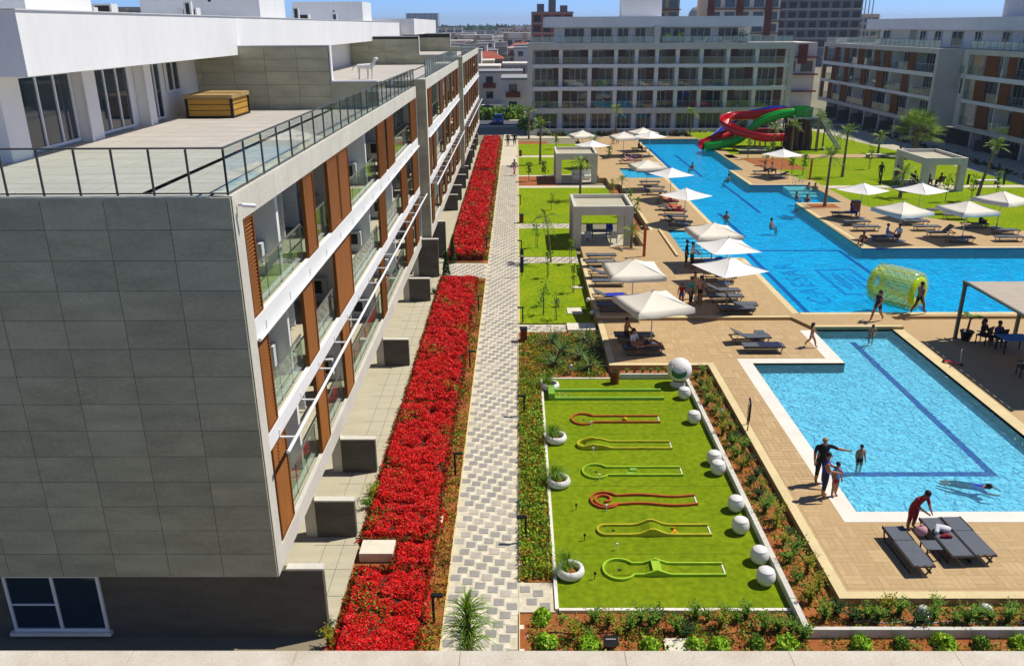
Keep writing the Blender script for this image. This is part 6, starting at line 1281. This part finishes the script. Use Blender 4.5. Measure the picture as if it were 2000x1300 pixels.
for lb, pts in (('thin black drip hose winding through the bottom bed', [(.5+k*.45, 17.45+.06*math.sin(k*1.7), .02) for k in range(16)]), ('thin black drip hose through the strip beside the deck', [(8.45+.06*math.sin(k*1.3), 18.6+k*.8, .14) for k in range(20)]), ('thin pale drip hose through the raised planter below the loungers', [(8.9+k*.4, 17.75+.05*math.sin(k*2.1), .14) for k in range(15)])): tag(MB().poly(pts, .012, 5).build('drip_hose', 'rubber' if 'black' in lb else 'plaster'), lb, 'hose')
# ============================================================ people
def person(label, loc, rz, pose='stand', top='cloth_black', legs='cloth_navy', skin='skin', hgt=1.72, hair='short', sleeve=True, shorts=False, group=None, cat='person', wide=1.0):
    s = hgt/1.72; J = {}; V3 = Vector
    # local: facing -y, z up, standing on z=0
    hip = V3((0, 0, .92)); sp1 = V3((0, 0, 1.12)); sp2 = V3((0, .0, 1.36)); nk = V3((0, -.01, 1.47)); hd = V3((0, -.02, 1.58)); ht = V3((0, -.015, 1.67))
    leg = {-1: [V3((-.1, 0, .88)), V3((-.11, -.02, .5)), V3((-.11, .02, .09)), V3((-.12, -.13, .04))], 1: [V3((.1, 0, .88)), V3((.11, -.02, .5)), V3((.11, .02, .09)), V3((.12, -.13, .04))]}
    arm = {-1: [V3((-.19, 0, 1.39)), V3((-.25, .02, 1.13)), V3((-.26, -.06, .9)), V3((-.26, -.09, .82))], 1: [V3((.19, 0, 1.39)), V3((.25, .02, 1.13)), V3((.26, -.06, .9)), V3((.26, -.09, .82))]}
    if pose == 'walk':
        leg[-1] = [V3((-.1, 0, .88)), V3((-.11, -.2, .52)), V3((-.11, -.3, .12)), V3((-.11, -.44, .06))]; leg[1] = [V3((.1, 0, .88)), V3((.11, .08, .5)), V3((.11, .36, .2)), V3((.11, .3, .07))]
        arm[-1] = [V3((-.19, 0, 1.39)), V3((-.27, .14, 1.15)), V3((-.28, .12, .92)), V3((-.28, .08, .84))]; arm[1] = [V3((.19, 0, 1.39)), V3((.26, -.12, 1.16)), V3((.25, -.3, 1.0)), V3((.24, -.38, .98))]
    if pose == 'point': arm[1] = [V3((.19, 0, 1.39)), V3((.42, -.08, 1.3)), V3((.66, -.14, 1.28)), V3((.75, -.16, 1.28))]
    if pose == 'bend':     # leaning forward, hands in front
        for p in (sp1, sp2, nk, hd, ht):
            p.y -= (p.z-.92)*.55; p.z = .92+(p.z-.92)*.86
        for k in (-1, 1): arm[k] = [V3((.19*k, -.24, 1.3)), V3((.22*k, -.34, 1.06)), V3((.12*k, -.52, .98)), V3((.08*k, -.6, .95))]
    if pose == 'hug':
        for k in (-1, 1): arm[k] = [V3((.19*k, 0, 1.39)), V3((.24*k, -.1, 1.14)), V3((.14*k, -.36, 1.08)), V3((.1*k, -.45, 1.05))]
    if pose in ('sit', 'sitfloor'):
        d = -.46 if pose == 'sit' else -.76
        for p in (hip, sp1, sp2, nk, hd, ht): p.z += d
        for k in (-1, 1):
            if pose == 'sit': leg[k] = [V3((.1*k, 0, .43)), V3((.13*k, -.42, .48)), V3((.13*k, -.44, .09)), V3((.14*k, -.58, .04))]
            else: leg[k] = [V3((.1*k, 0, .13)), V3((.16*k, -.36, .42)), V3((.13*k, -.62, .09)), V3((.13*k, -.76, .05))]
            arm[k] = [V3((.19*k, 0, 1.39+d)), V3((.25*k, -.08, 1.13+d)), V3((.17*k, -.33, 1.06+d)), V3((.14*k, -.41, 1.05+d))]
    if pose == 'lie':      # on the back, head towards +y, on z=0 surface
        hip, sp1, sp2, nk, hd, ht = V3((0, 0, .11)), V3((0, .2, .11)), V3((0, .44, .13)), V3((0, .56, .14)), V3((0, .66, .17)), V3((0, .75, .17))
        for k in (-1, 1):
            leg[k] = [V3((.1*k, -.04, .1)), V3((.12*k, -.42, .26 if k > 0 else .1)), V3((.12*k, -.8, .06)), V3((.13*k, -.84, .16))]; arm[k] = [V3((.19*k, .46, .12)), V3((.27*k, .2, .08)), V3((.24*k, -.04, .1)), V3((.22*k, -.12, .1))]
    if pose == 'lounge':   # half-sitting on a raised backrest
        hip, sp1, sp2, nk, hd, ht = V3((0, 0, .1)), V3((0, .15, .22)), V3((0, .32, .4)), V3((0, .4, .5)), V3((0, .44, .61)), V3((0, .46, .7))
        for k in (-1, 1):
            leg[k] = [V3((.1*k, -.04, .1)), V3((.13*k, -.42, .2 if k > 0 else .1)), V3((.13*k, -.8, .07)), V3((.14*k, -.86, .16))]; arm[k] = [V3((.19*k, .34, .42)), V3((.27*k, .2, .2)), V3((.2*k, -.05, .16)), V3((.16*k, -.12, .16))]
    if pose == 'swim':     # face down, arms forward
        hip, sp1, sp2, nk, hd, ht = V3((0, 0, 0)), V3((0, -.2, .03)), V3((0, -.44, .06)), V3((0, -.56, .1)), V3((0, -.66, .15)), V3((0, -.72, .2))
        for k in (-1, 1):
            leg[k] = [V3((.1*k, .04, 0)), V3((.12*k, .42, -.03)), V3((.1*k, .8, -.1)), V3((.1*k, .92, -.12))]; arm[k] = [V3((.19*k, -.46, .04)), V3((.36*k, -.66, .06)), V3((.26*k, -.92, .03)), V3((.22*k, -1.0, .02))]
    verts = []; rad = []; edges = []; kind = []
    def nv(p, r_, k, par=None):
        verts.append(p*s); rad.append(r_*s if hasattr(r_, '__float__') else (r_[0]*s, r_[1]*s)); kind.append(k)
        if par is not None: edges.append((par, len(verts)-1))
        return len(verts)-1
    i0 = nv(hip, (.18*wide, .14*wide), 'L'); i1 = nv(sp1, (.165*wide, .13*wide), 'T', i0); i2 = nv(sp2, (.19*wide, .13*wide), 'T', i1); i3 = nv(nk, (.06, .06), 'S', i2); i4 = nv(hd, (.09, .105), 'S', i3); nv(ht, (.08, .09), 'S', i4)
    for k in (-1, 1):
        a = nv(leg[k][0], (.112*wide, .112*wide), 'L', i0); m_ = (leg[k][0]+leg[k][1])/2; a = nv(m_, (.1*wide, .1*wide), 'L', a); a = nv(leg[k][1], (.075, .075), 'S' if shorts else 'L', a); m_ = leg[k][1]*.6+leg[k][2]*.4; a = nv(m_, (.07, .07), 'S' if shorts else 'L', a); a = nv(leg[k][2], (.046, .048), 'S', a); nv(leg[k][3], (.046, .034), 'S', a)
        a = nv(arm[k][0], (.076, .076), 'T', i2); a = nv(arm[k][1], (.055, .055), 'T' if sleeve and not shorts else 'S', a) if True else a; a = nv(arm[k][2], (.038, .038), 'S', a); a = nv(arm[k][3], (.04, .02), 'S', a)
        dirn = (arm[k][3]-arm[k][2]).normalized(); sd_ = dirn.cross(V3((1, .2, .3))).normalized()
        for q, (o_, L) in enumerate(((-.026, .075), (-.009, .085), (.009, .08), (.025, .065))):
            f1 = nv(arm[k][3]+dirn*.035+sd_*o_, (.010, .010), 'S', a); nv(arm[k][3]+dirn*(.035+L*.8)+sd_*o_*1.3+V3((0, 0, -.012)), (.008, .008), 'S', f1)
        nv(arm[k][3]-dirn*.01+sd_*-.055+dirn*.03, (.010, .010), 'S', a)
    me = bpy.data.meshes.new('body'); me.from_pydata(verts, edges, []); o = bpy.data.objects.new('tmp', me); COL.objects.link(o)
    md = o.modifiers.new('s', 'SKIN'); md.use_smooth_shade = True; md.branch_smoothing = .6
    for i, sv in enumerate(me.skin_vertices[0].data): sv.radius = rad[i]; sv.use_root = (i == 0)
    o.modifiers.new('d', 'SUBSURF').levels = 1
    dg = bpy.context.evaluated_depsgraph_get(); dg.update(); m2 = bpy.data.meshes.new_from_object(o.evaluated_get(dg)); bpy.data.objects.remove(o)
    K_ = np.array([v[:] for v in verts]); seg = [(K_[a], K_[b], kind[b] if kind[a] != 'S' or kind[b] == 'S' else kind[b]) for a, b in edges]
    n = len(m2.polygons); C = np.zeros(n*3); m2.polygons.foreach_get('center', C); C = C.reshape(n, 3); best = np.full(n, 9.); mi = np.zeros(n, int)
    for A_, B_, kd in seg:
        d = B_-A_; t_ = np.clip(((C-A_)@d)/(d@d+1e-9), 0, 1); ds = np.linalg.norm(C-A_-t_[:, None]*d, axis=1); w_ = ds < best; best[w_] = ds[w_]; mi[w_] = {'S': 0, 'T': 1, 'L': 2}[kd]
    m2.materials.clear()
    for mm in (skin, top, legs, 'hair'): m2.materials.append(M[mm])
    m2.polygons.foreach_set('material_index', mi.astype(np.int32)); m2.polygons.foreach_set('use_smooth', [True]*n)
    # face features
    hv, tv = hd*s, ht*s; upv = (tv-hv).normalized(); fwd = V3((0, -1, 0)) if pose not in ('lie',) else V3((0, 0, 1)); fwd = (fwd-upv*fwd.dot(upv)).normalized(); sdv = upv.cross(fwd)
    fb = MB(); fb.ball(hv+fwd*.1*s+upv*.015*s, .017*s, 6, 4, 0, (1, 1, 1.5))
    for k in (-1, 1): fb.ball(hv+sdv*k*.088*s+upv*.01*s, .022*s, 6, 4, 0, (.6, 1, 1.4)); fb.ball(hv+fwd*.09*s+sdv*k*.034*s+upv*.035*s, .011*s, 6, 4, 3)
    fb.ball(hv+fwd*.092*s-upv*.04*s, .018*s, 6, 4, 1, (1, .5, .5))
    bm = bmesh.new(); bm.from_mesh(m2); tmp = fb.mesh('f', [skin, 'skin_dark', legs, 'hair']); bm2 = bmesh.new(); bm2.from_mesh(tmp)
    vm = [bm.verts.new(v.co) for v in bm2.verts]
    for f in bm2.faces:
        try: nf = bm.faces.new([vm[v.index] for v in f.verts]); nf.material_index = f.material_index; nf.smooth = True
        except ValueError: pass
    bm.to_mesh(m2); bm.free(); bm2.free(); bpy.data.meshes.remove(tmp)
    t = thing('person', label, cat, loc, R(rz), group); ob('body', m2, t)
    if hair:
        hb = MB(); c = (hv+tv)/2-fwd*.018*s+upv*.02*s
        hb.ball(c, .108*s, 12, 8, 0, (.92, 1.0, .95))
        if hair == 'long': hb.poly([c-fwd*.05*s, c-fwd*.085*s-upv*.14*s, c-fwd*.08*s-upv*.3*s], [.085*s, .09*s, .05*s], 8)
        hb.build('hair', 'hair', t)
    return t
person('man in black shirt pointing across the kids pool', (10.25, 24.45, .35), 0, 'point', 'cloth_black', 'cloth_black', 'skin', 1.8, None, wide=1.1)
person('woman in blue top and dark trousers holding a child by the pool', (10.08, 23.6, .35), 70, 'hug', 'cloth_blue', 'cloth_navy', 'skin', 1.66, 'short', sleeve=False, wide=1.22)
person('child in blue shirt and red shorts in front of the woman in blue', (10.45, 23.62, .35), 30, 'stand', 'cloth_sky', 'cloth_red', 'skin', 1.28, 'short', shorts=True)
person('person in red leaning over the near loungers', (12.15, 21.75, .35), 20, 'bend', 'cloth_red', 'cloth_red', 'skin_dark', 1.65, 'short')
person('small child standing in the kids pool near its left edge', (12.2, 25.9, -.11), 10, 'stand', 'skin', 'cloth_black', 'skin', 1.15, 'short', shorts=True)
person('person swimming face down at the right of the kids pool', (15.4, 24.6, .15), 60, 'swim', 'cloth_blue', 'cloth_navy', 'skin', 1.6, 'short')
person('child splashing at the top edge of the kids pool', (17.7, 38.5, -.11), -20, 'bend', 'skin', 'cloth_navy', 'skin', 1.25, 'short', shorts=True)
person('woman in dark swimsuit walking along the pool edge left of the roller', (18.7, 40.4, .5), -60, 'walk', 'cloth_navy', 'cloth_black', 'skin', 1.68, 'long', sleeve=False, shorts=True)
person('man in grey shirt and black shorts striding past the roller', (21.35, 41.5, .5), 110, 'walk', 'cloth_grey', 'cloth_black', 'skin_dark', 1.78, 'short', shorts=True)
person('small girl walking at the notch of the kids pool', (14.2, 37.1, .35), 80, 'walk', 'skin', 'cloth_pink', 'skin', 1.25, 'long', shorts=True)
person('child in red and blue in the standing group near the parasols', (9.0, 43.0, .5), -30, 'stand', 'cloth_red', 'cloth_blue', 'skin', 1.3, 'short', shorts=True)
person('tall person in teal top in the middle of the standing group', (9.45, 42.7, .5), 60, 'stand', 'cloth_teal', 'cloth_black', 'skin', 1.75, 'short')
person('person in pink top at the right of the standing group', (10.05, 43.1, .5), -60, 'stand', 'cloth_pink', 'cloth_black', 'skin', 1.68, 'long', shorts=True)
person('person in beige at the back of the standing group', (9.95, 44.2, .5), 0, 'stand', 'cloth_beige', 'cloth_beige', 'skin', 1.6, 'short')
person('waiter in white shirt and black trousers by the pool steps', (11.0, 50.2, .5), 60, 'hug', 'cloth_white', 'cloth_black', 'skin', 1.75, 'short')
person('person in black behind the waiter by the pool steps', (10.75, 50.75, .5), 70, 'stand', 'cloth_black', 'cloth_black', 'skin', 1.75, 'short')
person('man reclining under the white parasol by the pool corner', (12.05, 47.65, .87), 82, 'lounge', 'cloth_grey', 'cloth_grey', 'skin', 1.72, 'short')
person('sunbather sitting on the rear lounger under the nearest parasol', (5.35, 37.9, .37), 60, 'sit', 'skin', 'cloth_black', 'skin', 1.7, 'short', shorts=True)
person('sunbather lying on the front lounger under the nearest parasol', (6.0, 36.3, .73), 90, 'lie', 'skin', 'cloth_navy', 'skin', 1.7, 'short', shorts=True)
person('woman in white sitting on the front lounger under the nearest parasol', (5.5, 36.5, .37), 40, 'sit', 'cloth_white', 'cloth_white', 'skin', 1.62, 'long')
person('bather sitting on the corner of the right island deck', (24.3, 56.4, .5), -40, 'sitfloor', 'skin', 'cloth_black', 'skin_dark', 1.7, 'short', shorts=True)
person('person in white sitting on the blue-towelled lounger', (26.3, 57.3, .51), 70, 'sit', 'cloth_sky', 'cloth_white', 'skin', 1.7, 'short')
person('second person leaning beside the blue-towelled lounger', (27.1, 57.2, .5), -60, 'sit', 'cloth_white', 'cloth_navy', 'skin', 1.7, 'short')
person('person in purple on the topmost island lounger', (26.7, 65.0, .51), 80, 'sit', 'cloth_purple', 'cloth_blue', 'skin', 1.7, 'long')
person('person in dark clothes on the lounger right of the middle cream parasol', (35.0, 61.3, .51), 60, 'sit', 'cloth_black', 'cloth_black', 'skin', 1.7, 'short')
person('person with orange top on the cluster lounger by the pool', (12.7, 70.1, .87), 80, 'lounge', 'cloth_orange', 'cloth_red', 'skin', 1.7, 'short')
person('sunbather on the red-towelled lounger by the pool', (12.7, 66.2, .89), 84, 'lounge', 'cloth_red', 'cloth_red', 'skin', 1.7, 'short')
person('sunbather lying on the pink-towelled lounger behind the nook pool', (12.3, 92.6, .89), 90, 'lounge', 'cloth_pink', 'cloth_pink', 'skin', 1.7, 'short')
person('sunbather in purple lying by the far parasols', (13.6, 95, .87), 90, 'lie', 'cloth_purple', 'cloth_navy', 'skin', 1.7, 'short')
person('bather sitting in the far shade beside the upper pool', (14.9, 102.5, .51), 60, 'sit', 'cloth_black', 'cloth_black', 'skin', 1.7, 'short')
person('person standing left of the far parasols in swimwear', (12.4, 108.6, .5), 10, 'stand', 'skin', 'cloth_red', 'skin', 1.75, 'short', shorts=True)
person('second person standing by the far parasols in shorts', (13.1, 109.4, .5), -20, 'stand', 'skin', 'cloth_white', 'skin', 1.7, 'short', shorts=True)
person('sitting person in teal on the small island lounger', (25.5, 85.4, .51), 70, 'sit', 'cloth_teal', 'cloth_black', 'skin', 1.7, 'short')
person('sitting person in white on the small island lounger', (26.2, 85.2, .51), 70, 'sit', 'cloth_white', 'cloth_navy', 'skin', 1.7, 'short')
person('person in dark top and pink walking on the path edge', (-.35, 88.2, 0), 30, 'walk', 'cloth_grey', 'cloth_pink', 'skin', 1.7, 'short')
person('person in dark clothes farther up the path, left one', (-1.3, 111.3, 0), 0, 'stand', 'cloth_grey', 'cloth_navy', 'skin', 1.7, 'short')
person('person in black farther up the path, right one', (-.4, 111.4, 0), 180, 'walk', 'cloth_black', 'cloth_black', 'skin', 1.72, 'short')
person('seated woman in dark clothes beside the pergola plant', (22.7, 37.6, .35), 35, 'sit', 'cloth_black', 'cloth_black', 'skin_dark', 1.7, 'long')
person('seated person in lilac top under the pergola', (23.25, 37.3, .35), 15, 'sit', 'cloth_purple', 'cloth_navy', 'skin_dark', 1.7, 'short')
person('seated person in white at the lower edge under the pergola', (22.45, 33.55, .35), 80, 'sit', 'cloth_white', 'cloth_navy', 'skin', 1.7, 'short')
for i, (x, y) in enumerate(((16.7, 64.8), (19.56, 62.3), (24.9, 73), (28.0, 77.2), (27.5, 77.5), (21.15, 82.4), (19.0, 89.8), (25.4, 69.4 if False else 71.6))):
    person(['swimmer standing in the pool near the white parasols on the left', 'swimmer alone in the middle of the pool below the islands', 'swimmer in the right nook away from the steps', 'right one of two swimmers on the white nook steps', 'left one of two swimmers on the white nook steps', 'swimmer beside the small island deck', 'swimmer far up the pool by the lane line', 'swimmer close to the corner of the right island deck'][i], (x, y, -.2), i*50, 'sit', 'skin', 'cloth_navy', 'skin', 1.72, 'short', shorts=True)
for i, (x, y, c, c2, ps) in enumerate(((38.3, 79.5, 'cloth_black', 'cloth_black', 'sit'), (39.0, 78.4, 'cloth_black', 'cloth_red', 'sit'), (39.6, 79.6, 'cloth_navy', 'cloth_black', 'sit'), (40.2, 78.2, 'cloth_red', 'cloth_black', 'sit'), (36.9, 80.3, 'cloth_red', 'cloth_black', 'stand'), (36.3, 82.5, 'cloth_black', 'cloth_navy', 'stand'), (51.2, 78.5, 'cloth_sky', 'cloth_white', 'stand'))):
    person(['person in black seated at the left inside the people gazebo', 'person in black and red seated in front inside the people gazebo', 'person in navy seated at the back inside the people gazebo', 'person in red seated at the right inside the people gazebo', 'person in red standing left of the people gazebo', 'person in dark clothes standing farther left of the people gazebo', 'person in light blue on the shaded path at the right'][i], (x, y, .54 if i < 4 else .46), i*70, ps, c, c2, 'skin_dark', 1.7, 'short')
for i, (x, y, rz) in enumerate(((38.3, 79.6, 0), (39.0, 78.5, 1.2), (39.6, 79.7, 2.4), (40.2, 78.3, 3.6))): chair(['dark chair at the left inside the people gazebo', 'dark chair at the front inside the people gazebo', 'dark chair at the back inside the people gazebo', 'dark chair at the right inside the people gazebo'][i], x, y, .54, rz, 'black')
